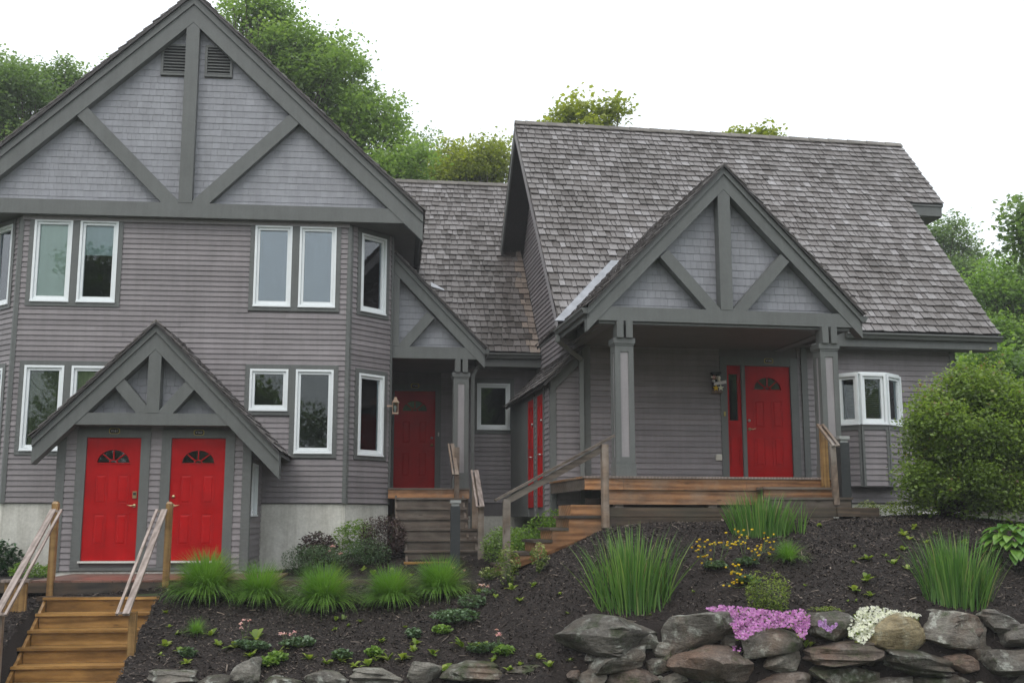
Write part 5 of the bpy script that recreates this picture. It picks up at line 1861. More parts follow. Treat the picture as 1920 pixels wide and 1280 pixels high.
# steps from the landing up to the deck
stR = thing('deck_steps', R.P(FD.px(1500, 930)[0], vDf - .3, zU), 'two short brown steps up to the portico deck beside a dark bollard', 'staircase')
sx0, sx1 = FD.px(1419, 930)[0], FD.px(1571, 930)[0]
rr_ = (zDk - zU) / 3
for k in (1, 2):
    z = zDk - rr_ * k
    v = vDf - .02 - .25 * k
    MB().box(R.face(v), sx0, sx1, z - .036, z, -.28, 0, None).obj('tread', M['w_old'], stR)
    MB().box(R.face(v), sx0 + .03, sx1 - .02, z - rr_ + .002, z - .037, -.07, -.035, None).obj('riser', M['w_deck'] if k == 1 else M['w_old'], stR)
fT, fBt = R.face(vDf - .05), R.face(vDf - .62)
h0, h1 = fT.px(1533, 796), fBt.px(1563, 836)
rail_pair(R.P(h0[0], vDf - .05, h0[1]), R.P(h1[0], vDf - .62, h1[1]), R.P(1, 0, 0), 1, stR, M['w_old_v'], .04, .04, .045)
pp_ = fT.px(1546, 860)[0]
MB().box(R.face(vDf - .09), pp_ - .05, pp_ + .05, zDk - .22, h0[1] - .06, -.09, 0, .9).obj('post', M['w_new_v'], stR)
pq = fBt.px(1566, 880)[0]
MB().beam(R.P(pq, vDf - .55, h1[1] + .02), R.P(pq + .06, vDf - .48, zU + .05), .085, .085, (0, 1, 0), .6).obj('post', M['w_old_v'], stR)

# ---- side stair climbing from the walkway to the upper landing
sideS = thing('side_stair', R.P(FU.px(1060, 1020)[0], vU + .4, zPath), 'brown side stair with one long sloping handrail climbing to the upper landing', 'staircase')
FS = R.face(vU + .02)
tr = [(1064, 1126, 966), (1028, 1092, 989), (997, 1052, 1011.5), (966, 1020, 1035), (938, 985, 1058)]
tz = [FS.px((a + b) / 2, y_)[1] for a, b, y_ in tr]
st0 = FS.px(1126, 966)[0]
stepz = (tz[0] - tz[-1]) / 4
ur0 = FS.px(1064, 960)[0]; ur4 = FS.px(940, 1050)[0]
runs = (ur0 - ur4) / 4
for k in range(5):
    z = tz[0] - stepz * k
    a = ur0 - runs * k
    MB().box(FS, a - .02, a + runs * 1.05 + (.25 if k == 0 else 0), z - .038, z, -.95, .02, None).obj('tread', M['w_dark'], sideS)
    f = Face(R.plan(a + .03, 0), -R.v)
    MB().box(f, -(vU + .98), -(vU + .05), z - stepz + .002, z - .04, -.035, 0, None).obj('riser', M['w_deck'], sideS)
zt0 = tz[0] - .04
MB().prism(FS, [(ur0 + .5, zt0), (ur0 + .02, zt0)] + [p for k in range(1, 5) for p in ((ur0 - runs * (k - 1) + .02, zt0 - stepz * k), (ur0 - runs * k + .02, zt0 - stepz * k))]
           + [(ur4 + .05, zt0 - stepz * 4 - .05), (ur0 + .5, zt0 - stepz * .55 - .1)], -.04, -.002, .35).obj('stringer', M['w_deck'], sideS)
MB().box(FS, ur0 + .06, ur0 + .52, tz[0] + .002, FS.px(1110, 950)[1] + .03, -.9, -.05, .6).obj('upper_step', M['w_deck'], sideS)
fR_ = R.face(vU - .0)
H0, H1 = fR_.px(927, 938), fR_.px(1150, 817)
hm = MB().beam(R.P(H0[0], vU - .045, H0[1]), R.P(H1[0], vU - .045, H1[1]), .11, .035, (0, 0, 1), .55)
hm.obj('handrail', M['w_old'], sideS)
dH = Vector((0, 0, -.085))
H2, H3 = fR_.px(950, 936), fR_.px(1126, 840)
MB().beam(R.P(H2[0], vU - .04, H2[1] - .02), R.P(H3[0], vU - .04, H3[1] - .02), .04, .09, (0, 0, 1), .8).obj('handrail', M['w_old'], sideS)
for x_, yt, yb in ((948.5, 934, 1068), (1131.5, 832, 976)):
    c_, zt_ = fR_.px(x_, yt)
    zb_ = fR_.px(x_, yb)[1]
    MB().box(R.face(vU - .1), c_ - .05, c_ + .05, zb_ - .1, zt_ - .01, -.09, 0, None).obj('post', M['w_old_v'], sideS)

# ---- bollard lights
def bollard(px, ytop, ybot, fr_, v, label, w):
    f = fr_.face(v)
    c, zt_ = f.px(px, ytop)
    zb_ = f.px(px, ybot)[1]
    t = thing('bollard_light', fr_.P(c, v + w / 2, zb_), label, 'bollard light', 'bollard lights beside the steps')
    MB().box(f, c - w / 2, c + w / 2, zb_ - .25, zt_ - .10, -w, 0, .4).obj('post', M['bollard'], t)
    MB().box(f, c - w / 2 + .015, c + w / 2 - .015, zt_ - .10, zt_ - .05, -w + .015, -.015, .6).obj('light_lens', M['lens'], t)
    MB().box(f, c - w / 2 - .01, c + w / 2 + .01, zt_ - .05, zt_ - .0, -w - .01, .01, .5).obj('cap', M['lens'], t)
bollard(854.5, 937, 1066, Md, vMf - 2.35, 'dark grey square bollard light standing in front of the middle steps', .155)
bollard(1583, 817, 950, R, vDf - .42, 'dark grey square bollard light at the right end of the portico deck', .15)

# ================================================================== STONE RETAINING WALL
def ico(sub):
    import bmesh
    bm = bmesh.new()
    bmesh.ops.create_icosphere(bm, subdivisions=sub, radius=1.0)
    v = np.array([x.co[:] for x in bm.verts])
    f = [tuple(x.index for x in fc.verts) for fc in bm.faces]
    bm.free()
    return v, f
ICO_V, ICO_F = ico(4)
def vnoise(P, seed, scale):
    """cheap smooth noise: sum of random plane waves"""
    r = np.random.default_rng(seed)
    out = np.zeros(len(P))
    for k in range(7):
        d = r.normal(size=3)
        d /= np.linalg.norm(d)
        out += np.sin(P @ d * scale * r.uniform(.6, 1.7) + r.uniform(0, 6.3))
    return out / 7
def rock_mesh(seed, sx, sy, sz, rot=0.0, tilt=0.0, cuts=17, layered=False):
    r = np.random.default_rng(seed)
    P = ICO_V.copy()
    P = np.sign(P) * np.abs(P) ** .52                      # boxier than a ball
    for k in range(cuts):                                  # split faces
        d = r.normal(size=3) * np.array([1, 1, .8])
        d /= np.linalg.norm(d)
        lim = r.uniform(.62, .98)
        h = P @ d
        m = h > lim
        P[m] -= np.outer((h[m] - lim) * .94, d)
    n = ICO_V
    P += n * (vnoise(P, seed + 1, 3.2) * .085)[:, None] + n * (vnoise(P, seed + 2, 8.5) * .055)[:, None] + n * (vnoise(P, seed + 3, 21) * .028)[:, None]
    bed_d = np.array([r.normal(0, .25), r.normal(0, .25), 1.0])
    zq = np.sin(P @ bed_d * (11 if layered else 7) + vnoise(P, seed + 4, 2.5) * 3)      # split beds of the schist
    P[:, :2] *= (1 + (.06 if layered else .03) * np.sign(zq) * np.abs(zq) ** .35)[:, None]
    rdg = 1 - np.abs(vnoise(P, seed + 6, 5.0)) * 2.6
    P += n * (rdg * .03)[:, None]
    P /= np.array([np.abs(P[:, 0]).max(), np.abs(P[:, 1]).max(), np.abs(P[:, 2]).max()])
    P *= np.array([sx, sy, sz])
    c, s = cos(rot), sin(rot)                              # roll in the picture plane (about y)
    P = np.c_[P[:, 0] * c - P[:, 2] * s, P[:, 1], P[:, 0] * s + P[:, 2] * c]
    c, s = cos(tilt), sin(tilt)
    P = np.c_[P[:, 0] * c - P[:, 1] * s, P[:, 0] * s + P[:, 1] * c, P[:, 2]]
    return P
wallT = thing('stone_retaining_wall', (3, 13.6, 0), 'dry-laid boulder retaining wall of mixed grey and tan stones along the bed', 'stone wall')
# (x0,x1,y0,y1, roll deg, material, layered) in photograph pixels
stones = [
 (1050, 1226, 1155, 1222, -3, 'rock_grey', 0), (1098, 1222, 1209, 1256, 9, 'rock_grey', 0), (1190, 1230, 1184, 1213, 4, 'rock_grey', 0),
 (1222, 1266, 1203, 1236, -14, 'rock_grey', 0), (1244, 1378, 1142, 1218, 13, 'rock_grey', 0), (1262, 1414, 1216, 1284, -3, 'rock_brown', 0),
 (1383, 1502, 1176, 1226, 3, 'rock_grey', 0), (1433, 1504, 1219, 1264, 8, 'rock_pale', 0), (1506, 1594, 1150, 1202, 0, 'rock_dark', 0),
 (1513, 1664, 1199, 1242, -2, 'rock_brown', 1), (1513, 1637, 1243, 1278, 3, 'rock_dark', 1), (1620, 1744, 1155, 1220, 2, 'rock_tan', 0),
 (1733, 1842, 1153, 1224, -4, 'rock_grey', 0), (1654, 1772, 1221, 1260, -4, 'rock_dark', 1), (1763, 1828, 1224, 1258, -5, 'rock_brown', 0),
 (1836, 1906, 1146, 1182, -4, 'rock_grey', 1), (1855, 1965, 1171, 1212, 5, 'rock_grey', 0), (1824, 1945, 1211, 1270, 9, 'rock_grey', 0),
 (1818, 1856, 1212, 1238, 0, 'rock_dark', 0), (1213, 1262, 1231, 1260, 4, 'rock_grey', 0), (1138, 1234, 1245, 1300, 3, 'rock_brown', 0),
 (1060, 1138, 1250, 1300, 22, 'rock_pale', 0), (1235, 1292, 1262, 1300, 0, 'rock_pale', 0), (1028, 1082, 1222, 1248, 8, 'rock_dark', 0),
 (948, 1052, 1243, 1276, 6, 'rock_dark', 1), (832, 952, 1244, 1282, -3, 'rock_dark', 1), (763, 824, 1243, 1288, 0, 'rock_pale', 0),
 (662, 766, 1256, 1292, -3, 'rock_pale', 1), (574, 656, 1256, 1292, -5, 'rock_grey', 0), (438, 492, 1236, 1290, 28, 'rock_pale', 0),
 (276, 368, 1257, 1290, -2, 'rock_grey', 1), (370, 440, 1268, 1300, 3, 'rock_dark', 0), (490, 576, 1270, 1302, 0, 'rock_dark', 0),
 (1290, 1400, 1276, 1320, 0, 'rock_dark', 1), (1398, 1510, 1263, 1306, 3, 'rock_brown', 0), (1605, 1705, 1262, 1308, 10, 'rock_grey', 0), (1700, 1812, 1261, 1310, 0, 'rock_dark', 0),
 (1806, 1880, 1268, 1320, 0, 'rock_dark', 0), (1878, 1970, 1264, 1312, -4, 'rock_grey', 0), (1508, 1606, 1276, 1320, 0, 'rock_brown', 0), (1950, 2060, 1150, 1215, 0, 'rock_grey', 0), (1962, 2070, 1212, 1275, 0, 'rock_brown', 0),
 (1130, 1240, 1296, 1340, 0, 'rock_grey', 0), (1000, 1070, 1272, 1312, 0, 'rock_grey', 0), (900, 1004, 1276, 1320, 0, 'rock_brown', 0)]
for i, (x0, x1, y0, y1, roll, mt, lay) in enumerate(stones):
    cxp, cyp = (x0 + x1) / 2, (y0 + y1) / 2
    xw = (cxp - 960) / F_PX * 13.9
    yw = float(wall_y(xw)) + .02
    if y0 < 1180: yw += .10
    if x1 < 1085: yw = 14.08
    p = at_y(cxp, cyp, yw)
    k = yw / F_PX
    sx, sz = (x1 - x0) / 2 * k * 1.10, (y1 - y0) / 2 * k * 1.20
    sy = min(max(sx * .75, sz), .55)
    roll = radians(roll)
    # undo the size the roll adds to the outline
    if abs(roll) > .1:
        sz = max(sz - sx * abs(sin(roll)) * .55, sz * .6)
    P = rock_mesh(100 + i * 7, sx, sy, sz, roll, random.uniform(-.2, .2), layered=bool(lay))
    me = mesh_np('stone', P.tolist(), ICO_F, [random.random()] * len(P), [True] * len(ICO_F))
    o = link('stone', me, M[mt], wallT)
    me.transform(Matrix.Translation(p))
    if hasattr(me, 'set_sharp_from_angle'): me.set_sharp_from_angle(angle=radians(38))
# earth bank behind the stones
xs = np.arange(1.0, 9.0, .12)
bk = MB()
rows = [(0.0, 0.02), (.10, .35), (.16, .62), (.25, .85), (.34, 1.0)]
V, Fq = [], []
for j, (dy, kz) in enumerate(rows):
    for x in xs:
        wy = float(wall_y(x)) - .16
        top = float(terr(x, wy + .55)[0]) + .01
        V.append((x, wy + dy + random.uniform(-.03, .03), kz * top + random.uniform(-.02, .02) * (j > 0)))
nx_ = len(xs)
for j in range(len(rows) - 1):
    for i in range(nx_ - 1):
        Fq.append((j * nx_ + i, j * nx_ + i + 1, (j + 1) * nx_ + i + 1, (j + 1) * nx_ + i))
bko = MB().add(V, Fq, .2, True).obj('earth_bank', M['mulch'])
bko['kind'] = 'structure'
# small fill stones in the joints
for i in range(60):
    x = random.uniform(.6, 6.9)
    y = float(wall_y(x)) + random.uniform(-.02, .12)
    zt_ = float(terr(x, y + .3)[0])
    z = random.uniform(.2, max(.3, zt_ - .15))
    P = rock_mesh(900 + i, random.uniform(.07, .17), .12, random.uniform(.05, .10), random.uniform(-.4, .4))
    me = mesh_np('stone', P.tolist(), ICO_F, [random.random()] * len(P), [True] * len(ICO_F))
    me.transform(Matrix.Translation((x, y, z)))
    link('stone', me, M[random.choice(['rock_dark', 'rock_grey', 'rock_brown'])], wallT)

# ================================================================== PLANTS
def leaf_quads(C, size, seed, flat=.5, droop=.25, aspect=.55, outdir=None):
    """diamond leaves folded a little; C (N,3) centres -> (N*4,3)"""
    r = np.random.default_rng(seed)
    n = len(C)
    an = r.uniform(0, 2 * pi, n)
    ax = np.c_[np.cos(an), np.sin(an), r.normal(-droop, .4, n)]
    if outdir is not None: ax = ax * .6 + outdir * .8
    ax /= np.linalg.norm(ax, axis=1)[:, None]
    up = np.c_[r.normal(0, 1 - flat, n), r.normal(0, 1 - flat, n), np.ones(n)]
    ay = np.cross(up, ax)
    ay /= np.linalg.norm(ay, axis=1)[:, None] + 1e-9
    nn = np.cross(ax, ay)
    s = size * r.uniform(.6, 1.25, n)
    a = ax * s[:, None] / 2
    b = ay * (s * aspect)[:, None] / 2
    f = nn * (s * .12)[:, None]
    return np.stack([C - a, C + b * 1.0 - a * .1 + f, C + a - f * .6, C - b - a * .1 + f], 1).reshape(-1, 3)
QUAD = [(0, 1, 2, 3)]
def blob_points(n, rx, ry, rz, seed, shell=.55):
    r = np.random.default_rng(seed)
    d = r.normal(size=(n, 3))
    d /= np.linalg.norm(d, axis=1)[:, None]
    rad = shell + (1 - shell) * r.random(n) ** .6
    return d * rad[:, None] * np.array([rx, ry, rz]), d

def blades(n, seed, r0, length, width, lean, bend, upright=False, seg=5):
    """arching or upright blades from a tuft; returns V (n*(seg+1)*2,3)"""
    r = np.random.default_rng(seed)
    az = r.uniform(0, 2 * pi, n)
    rb = r0 * np.sqrt(r.random(n))
    bx, by = rb * np.cos(az + r.normal(0, .4, n)), rb * np.sin(az + r.normal(0, .4, n))
    L_ = length * r.uniform(.6, 1.1, n)
    ln = lean * (r.random(n) ** .75) if not upright else r.normal(0, lean, n)
    bd = bend * r.uniform(.5, 1.2, n) * (1.0 if upright else (.30 + .70 * ln / max(lean, .01)))
    w = width * r.uniform(.7, 1.2, n)
    ang = ln.copy()
    x, z = np.zeros(n), np.zeros(n)
    side = np.c_[-np.sin(az), np.cos(az), np.zeros(n)]
    rot = r.uniform(-.9, .9, n)
    out = []
    for k in range(seg + 1):
        c = np.c_[bx + x * np.cos(az), by + x * np.sin(az), z]
        ww = w * (1 - (k / seg) ** 2.2) * (.75 if k == 0 else 1) + .0008
        sd = side * np.cos(rot)[:, None] + np.c_[np.cos(az), np.sin(az), np.zeros(n)] * np.sin(rot)[:, None]
        out.append(c - sd * ww[:, None] / 2)
        out.append(c + sd * ww[:, None] / 2)
        st = L_ / seg
        x = x + np.sin(ang) * st
        z = z + np.cos(ang) * st
        ang = ang + bd / seg * (1 + k * .35)
    V = np.stack(out, 1)
    return V.reshape(-1, 3), [(2 * k, 2 * k + 1, 2 * k + 3, 2 * k + 2) for k in range(seg)]

def grass_clump(px, py, size, label, seed, n=2400, group='fountain grass clumps in a row', **kw):
    p = ground_hit(px, py)
    V, fl = blades(n, seed, .08, .60, .0090, 1.20, 1.05, seg=6)
    rn = np.random.default_rng(seed).random(n)
    me = mesh_quads('grass_clump', V * size, 14, fl, rn, True)
    o = link('grass_clump', me, M['grass_blade'], loc=p + Vector((0, 0, .04 * size)))
    return tag(o, label, 'grass clump', group)
grass_clump(386, 1122, 1.12, 'arching green grass clump against the foot of the entry porch stair post', 1, 3000)
grass_clump(488, 1128, .92, 'second and smaller arching grass clump from the stair post', 2)
grass_clump(608, 1140, 1.02, 'third arching grass clump, in the middle of the row of five', 3)
grass_clump(732, 1133, .90, 'fourth arching grass clump from the entry porch stair', 4)
grass_clump(825, 1118, .93, 'arching grass clump in front of the new bottom step of the middle stairs', 5)
grass_clump(368, 1192, .40, 'small low grass tuft in the mulch right of the golden staircase', 6, 420, 'small grass tufts')
grass_clump(1478, 1056, .56, 'small arching grass tuft right of the yellow flowers', 7, 520, 'small grass tufts')

def iris(px, py, rx, ry, h, label, seed, n, lean=.10):
    p = ground_hit(px, py)
    r = np.random.default_rng(seed)
    V, fl = blades(n, seed, .01, h, .019, lean * 1.5, .28, True, 5)
    V = V.reshape(n, -1, 3)
    a, q = r.uniform(0, 2 * pi, n), np.sqrt(r.random(n))
    bx, by = rx * q * np.cos(a), ry * q * np.sin(a)
    V[:, :, 0] += bx[:, None]; V[:, :, 1] += by[:, None]
    V[:, :, 0] += V[:, :, 2] * (bx / max(rx, .01) * .14)[:, None]
    z = terr(p.x + bx, p.y + by) - p.z
    V[:, :, 2] *= (1 - .22 * q * q)[:, None]
    V[:, :, 2] += z[:, None]
    me = mesh_quads('iris_clump', V.reshape(-1, 3), 12, fl, r.random(n), True)
    o = link('iris_clump', me, M['iris_blade'], loc=p - Vector((0, 0, .02)))
    return tag(o, label, 'iris clump', 'upright iris clumps in the mulch bed')
iris(1188, 1128, .46, .26, .92, 'tall upright iris clump left of the yellow flowers, above the boulders', 21, 420)
iris(1425, 1000, .42, .22, .60, 'dense upright iris clump directly before the portico steps', 22, 420, .08)
iris(1500, 998, .10, .07, .52, 'thin wisp of iris blades at the right edge of the clump by the steps', 24, 26, .14)
iris(1795, 1125, .42, .24, .86, 'tall upright iris clump below the big shrub at right', 23, 400)

def hosta(px, py, rad, label, seed, nleaf=70):
    p = ground_hit(px, py)
    t = thing('hosta', p, label, 'hosta')
    r = random.Random(seed)
    for k in range(nleaf):
        az = r.uniform(0, 2 * pi)
        q = math.sqrt(r.random())
        el_ = (1 - q) * 1.1 + .12
        reach = rad * (.35 + .65 * q)
        ln = r.uniform(.20, .29); wd = ln * .62
        base = Vector((cos(az) * reach * .55, sin(az) * reach * .55, .10 + .36 * (1 - q * q) + r.uniform(-.03, .03)))
        dirv = Vector((cos(az) * cos(el_ * .6), sin(az) * cos(el_ * .6), sin(el_) * .5))
        side = Vector((-sin(az), cos(az), 0))
        nrm = side.cross(dirv).normalized() * -1
        vs, fs_ = [], []
        n = 6
        for i in range(n + 1):
            u = i / n
            c = base + dirv * (ln * u) - Vector((0, 0, 1)) * (ln * .55 * u * u)
            w = wd * math.sin(pi * min(1, .06 + u * .94)) ** .75 * (1 - .25 * u) / 2
            vs += [c - side * w + Vector((0, 0, w * .3)), c, c + side * w + Vector((0, 0, w * .3))]
        for i in range(n):
            a = i * 3
            fs_ += [(a, a + 1, a + 4, a + 3), (a + 1, a + 2, a + 5, a + 4)]
        vs = [tuple(v + Vector(p)) for v in vs]
        MB().add(vs, fs_, r.random(), True).obj('leaf', M['hosta'], t)
    return t
hosta(1908, 1052, .62, 'broad-leaved bright green hosta at the right edge under the shrub', 3, 120)

def ground_under(px, Y10):
    Y = Y10 / 10.0
    x = (px - 960) / F_PX * Y / 1.0
    return Vector((x, Y, float(terr(x, Y)[0])))
def leafy(name, px, py, rx, ry, rz, nleaf, size, mat, label, cat, seed, lift=None, twigs=6, aspect=.5, shell=.35, group=None, flat=.45, droop=.2, p=None):
    """small mound of leaves with stems"""
    p = p or ground_hit(px, py)
    lift = rz * .85 if lift is None else lift
    t = thing(name, p, label, cat, group)
    C, d = blob_points(nleaf, rx, ry, rz, seed, shell)
    lump_ = 1 + .22 * vnoise(C / max(rx, .01), seed, 4.0)
    C = C * lump_[:, None]
    C[:, 2] += lift
    C = C[C[:, 2] > .01]
    V = leaf_quads(C, size, seed, flat, droop, aspect)
    r = np.random.default_rng(seed)
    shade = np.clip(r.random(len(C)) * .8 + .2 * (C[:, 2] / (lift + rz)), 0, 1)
    me = mesh_quads('foliage', V + np.array(p), 4, QUAD, shade)
    link('foliage', me, M[mat], t)
    sm_ = MB()
    for k in range(twigs):
        a = random.uniform(0, 2 * pi)
        e = Vector((cos(a) * rx * random.uniform(.3, .8), sin(a) * ry * random.uniform(.3, .8), lift + rz * random.uniform(-.1, .5)))
        sm_.tube([Vector(p) - Vector((0, 0, .03)), Vector(p) + e * .5 + Vector((0, 0, .02)), Vector(p) + e], [.006, .005, .003], 5)
    so_ = sm_.obj('stem', M['stem'], t)
    so_['kind'] = 'stuff'
    return t
leafy('purple_shrub', 602, 1028, 0.36, 0.3, 0.34, 1300, .075, 'leaf_purple', 'dark purple-leaved shrub against the concrete foundation', 'shrub', 31, p=ground_under(602, 203))
leafy('purple_shrub', 722, 1052, 0.42, 0.34, 0.42, 3200, .045, 'leaf_purple', 'mounded purple-brown shrub left of the middle steps', 'shrub', 32, p=ground_under(722, 200))
leafy('green_shrub', 672, 1030, 0.42, 0.24, 0.36, 1500, .06, 'leaf_fresh', 'yellow-green shrub between the two purple shrubs', 'shrub', 33, p=ground_under(672, 204))
leafy('catmint_mound', 600, 1066, 0.62, 0.36, 0.3, 4600, .035, 'leaf_blue', 'grey-green leafy mound below the concrete foundation', 'perennial', 34, p=ground_under(600, 195))
leafy('catmint_mound', 695, 1052, 0.42, 0.3, 0.26, 2400, .035, 'leaf_blue', 'smaller grey-green mound with pale pink flowers beside it', 'perennial', 35, p=ground_under(695, 197))
leafy('leafy_shrub', 1040, 992, .55, .36, .52, 3600, .055, 'leaf_fresh', 'fresh green shrub beside the store doors above the side stair', 'shrub', 36, p=ground_under(1040, 189))
leafy('leafy_shrub', 948, 1012, 0.42, 0.34, 0.36, 2200, .055, 'leaf_maple', 'green shrub behind the lower post of the side stair', 'shrub', 37, p=ground_under(948, 193))
leafy('leafy_shrub', 985, 1005, 0.38, 0.3, 0.36, 1700, .055, 'leaf_fresh', 'leafy green plant between the middle steps and side stair', 'shrub', 38, p=ground_under(985, 190))
leafy('variegated_plant', 953, 1098, .17, .15, .30, 420, .055, 'leaf_varieg', 'pale variegated plant at the foot of the side stair post', 'plant', 39, lift=.28)
leafy('variegated_plant', 1012, 1075, .14, .12, .20, 240, .055, 'leaf_varieg', 'variegated plant with a pale flower against the side stair stringer', 'plant', 40, lift=.22)
leafy('variegated_plant', 918, 1088, .16, .12, .10, 260, .05, 'leaf_varieg', 'low variegated plant on the walkway edge left of the side stair post', 'plant', 46)
leafy('dark_shrub', 14, 1048, .42, .35, .34, 800, .11, 'leaf_rhodo', 'dark glossy-leaved shrub by the foundation at the left edge', 'shrub', 41, aspect=.4, p=ground_under(14, 198))
leafy('leafy_plant', 70, 1075, .34, .25, .16, 700, .055, 'leaf_fresh', 'low green plant behind the left staircase handrail', 'plant', 42, p=ground_under(70, 190))
leafy('leafy_plant', 112, 1072, .20, .15, .14, 260, .06, 'leaf_fresh', 'small green plant at the left corner of the entry porch', 'plant', 43, p=ground_under(112, 189))
leafy('silver_plant', 1622, 962, .24, .16, .14, 700, .035, 'leaf_varieg', 'silvery low plant behind the landing timbers under the bay window', 'plant', 44, p=ground_under(1622, 173))
leafy('lime_groundcover', 1690, 985, .40, .20, .14, 1100, .04, 'leaf_sprout', 'lime-green ground cover between the landing and the big shrub', 'plant', 45, p=ground_under(1690, 172))
leafy('tickseed_plant', 1418, 1148, .13, .12, .28, 560, .05, 'leaf_sprout', 'feathery yellow-green plant behind the pink phlox, left clump', 'plant', 47, lift=.22, aspect=.25)
leafy('tickseed_plant', 1455, 1152, .20, .15, .30, 900, .05, 'leaf_sprout', 'feathery yellow-green plant behind the pink phlox, right clump', 'plant', 48, lift=.22, aspect=.25)
leafy('columbine_foliage', 855, 1168, .34, .24, .10, 520, .055, 'leaf_blue', 'scalloped green ground cover patch in the middle of the left bed', 'ground cover', 49, aspect=.85, flat=.75)
leafy('columbine_foliage', 886, 1142, .22, .14, .10, 260, .05, 'leaf_blue', 'smaller scalloped green patch above the middle ground cover', 'ground cover', 50, aspect=.85, flat=.75)
for q_, (x_, y_, rx_, lb_) in enumerate(((478, 1222, .20, 'scalloped leafy patch right of the pointed grey stone'), (498, 1252, .16, 'scalloped leafy patch at the lower edge beside the pointed stone'), (566, 1212, .20, 'leafy patch under the low pink columbine'),
        (522, 1240, .14, 'small leafy patch above the dark stones left of centre'), (640, 1236, .15, 'leafy patch above the flat pale stone, left one'), (700, 1232, .12, 'leafy patch above the flat pale stone, right one'), (900, 1228, .18, 'leafy patch left of the pink columbine over dark stones'),
        (945, 1228, .14, 'leafy patch right of the pink columbine over dark stones'), (775, 1196, .12, 'leafy scrap left of the middle ground cover'), (828, 1192, .14, 'leafy scrap below the middle ground cover'), (352, 1235, .12, 'leafy scrap beside the golden staircase foot'), (1432, 1250, .10, 'green weed tuft in the stone joint under the pink phlox'))):
    leafy('ground_cover_patch', x_, y_, rx_, rx_ * .6, .07, int(1500 * rx_), .055, 'leaf_fresh' if q_ % 2 else 'leaf_blue', lb_, 'ground cover', 520 + q_, aspect=.7, flat=.7, twigs=3, group='leafy patches in the left bed')
leafy('moss_cushion', 1548, 1160, .24, .12, .07, 900, .02, 'leaf_sprout', 'mossy green cushion between pink and white phlox on the wall', 'moss', 51)

# pale pink columbines
def columbine(px, py, h, nf, label, seed, leaves=120, spread=.10):
    p = ground_hit(px, py)
    t = thing('columbine', p, label, 'columbine', 'pale pink columbines in the bed')
    r = random.Random(seed)
    C, d = blob_points(leaves, .14, .11, .06, seed, .3)
    C[:, 2] = np.abs(C[:, 2]) + .05
    me = mesh_quads('foliage', leaf_quads(C, .05, seed, .7, .1, .85) + np.array(p), 4, QUAD, np.random.default_rng(seed).random(leaves))
    link('foliage', me, M['leaf_blue'], t)
    st, fl_ = MB(), []
    for k in range(nf):
        e = Vector((r.uniform(-spread, spread), r.uniform(-spread, spread) * .6, h * r.uniform(.7, 1.05)))
        st.tube([Vector(p), Vector(p) + e * .5 + Vector((.01, 0, 0)), Vector(p) + e], [.004, .003, .002], 4)
        fm = MB()
        for j in range(9):
            a = 2 * pi * j / 9 + r.random()
            q = .026 if j % 2 else .034
            c = Vector(p) + e
            tip = c + Vector((cos(a) * q, sin(a) * q, r.uniform(-.025, .02)))
            s_ = Vector((-sin(a), cos(a), 0)) * .014
            fm.add([tuple(c), tuple((c + tip) / 2 + s_ + Vector((0, 0, .008))), tuple(tip), tuple((c + tip) / 2 - s_ + Vector((0, 0, .008)))], [(0, 1, 2, 3)], r.random())
        fm.obj('flower', M['rose'], t)
    so_ = st.obj('stem', M['stem'], t)
    so_['kind'] = 'stuff'
columbine(455, 1215, .36, 4, 'pink columbine above the pointed grey stone in the left bed', 61)
columbine(540, 1215, .20, 5, 'low pink columbine right of the pointed grey stone', 62)
columbine(628, 1082, .50, 6, 'pale pink columbine blooming before the grey-green mound', 63, 60, .16)
columbine(440, 1082, .36, 7, 'pink columbine behind the first grass clump at the porch corner', 64, 90, .16)
columbine(932, 1222, .26, 4, 'pink columbine above the dark layered stones', 65, 70, .05)
columbine(912, 1118, .20, 3, 'tiny pale columbine under the last grass clump of the row', 66, 40)
columbine(860, 1080, .12, 2, 'single white bloom in the mulch left of the middle steps', 67, 20)

# yellow flowers on thin branching stems
def buttercup(px, py, tops, label, seed):
    p = ground_hit(px, py)
    t = thing('yellow_flower_plant', p, label, 'yellow flowers', 'branching yellow flowers in the mulch')
    r = random.Random(seed)
    nl = 130
    C, d = blob_points(nl, .17, .13, .09, seed, .3)
    C[:, 2] = np.abs(C[:, 2]) + .04
    me = mesh_quads('foliage', leaf_quads(C, .07, seed, .6, .15, .6) + np.array(p), 4, QUAD, np.random.default_rng(seed).random(nl))
    link('foliage', me, M['leaf_blue'], t)
    st = MB()
    for (x, y) in tops:
        q = at_y(x, y, p.y + r.uniform(-.15, .12))
        mid = (Vector(p) * .45 + q * .55) + Vector((r.uniform(-.04, .04), 0, -.05))
        st.tube([Vector(p), mid, q], [.006, .004, .003], 4)
        for k in range(r.randint(5, 8)):
            c = q + Vector((r.uniform(-.13, .13), r.uniform(-.08, .08), r.uniform(-.10, .08)))
            st.tube([mid * .4 + q * .6, c], [.0028, .002], 4)
            fm = MB()
            n = 8
            rad = r.uniform(.014, .021)
            vs = [c + Vector((cos(2 * pi * j / n) * rad, sin(2 * pi * j / n) * rad * .8 - .004, .006 * sin(j))) for j in range(n)]
            vs2 = [c + Vector((cos(2 * pi * j / n) * rad * .6, sin(2 * pi * j / n) * rad * .5, -.016)) for j in range(n)]
            fm.add([tuple(v_) for v_ in vs + vs2 + [c + Vector((0, 0, .004))]], [(j, (j + 1) % n, 2 * n) for j in range(n)] + [(j, j + n, (j + 1) % n + n, (j + 1) % n) for j in range(n)] + [tuple(range(2 * n - 1, n - 1, -1))], r.random())
            fm.obj('flower', M['yellow'], t)
    so_ = st.obj('stem', M['stem'], t)
    so_['kind'] = 'stuff'
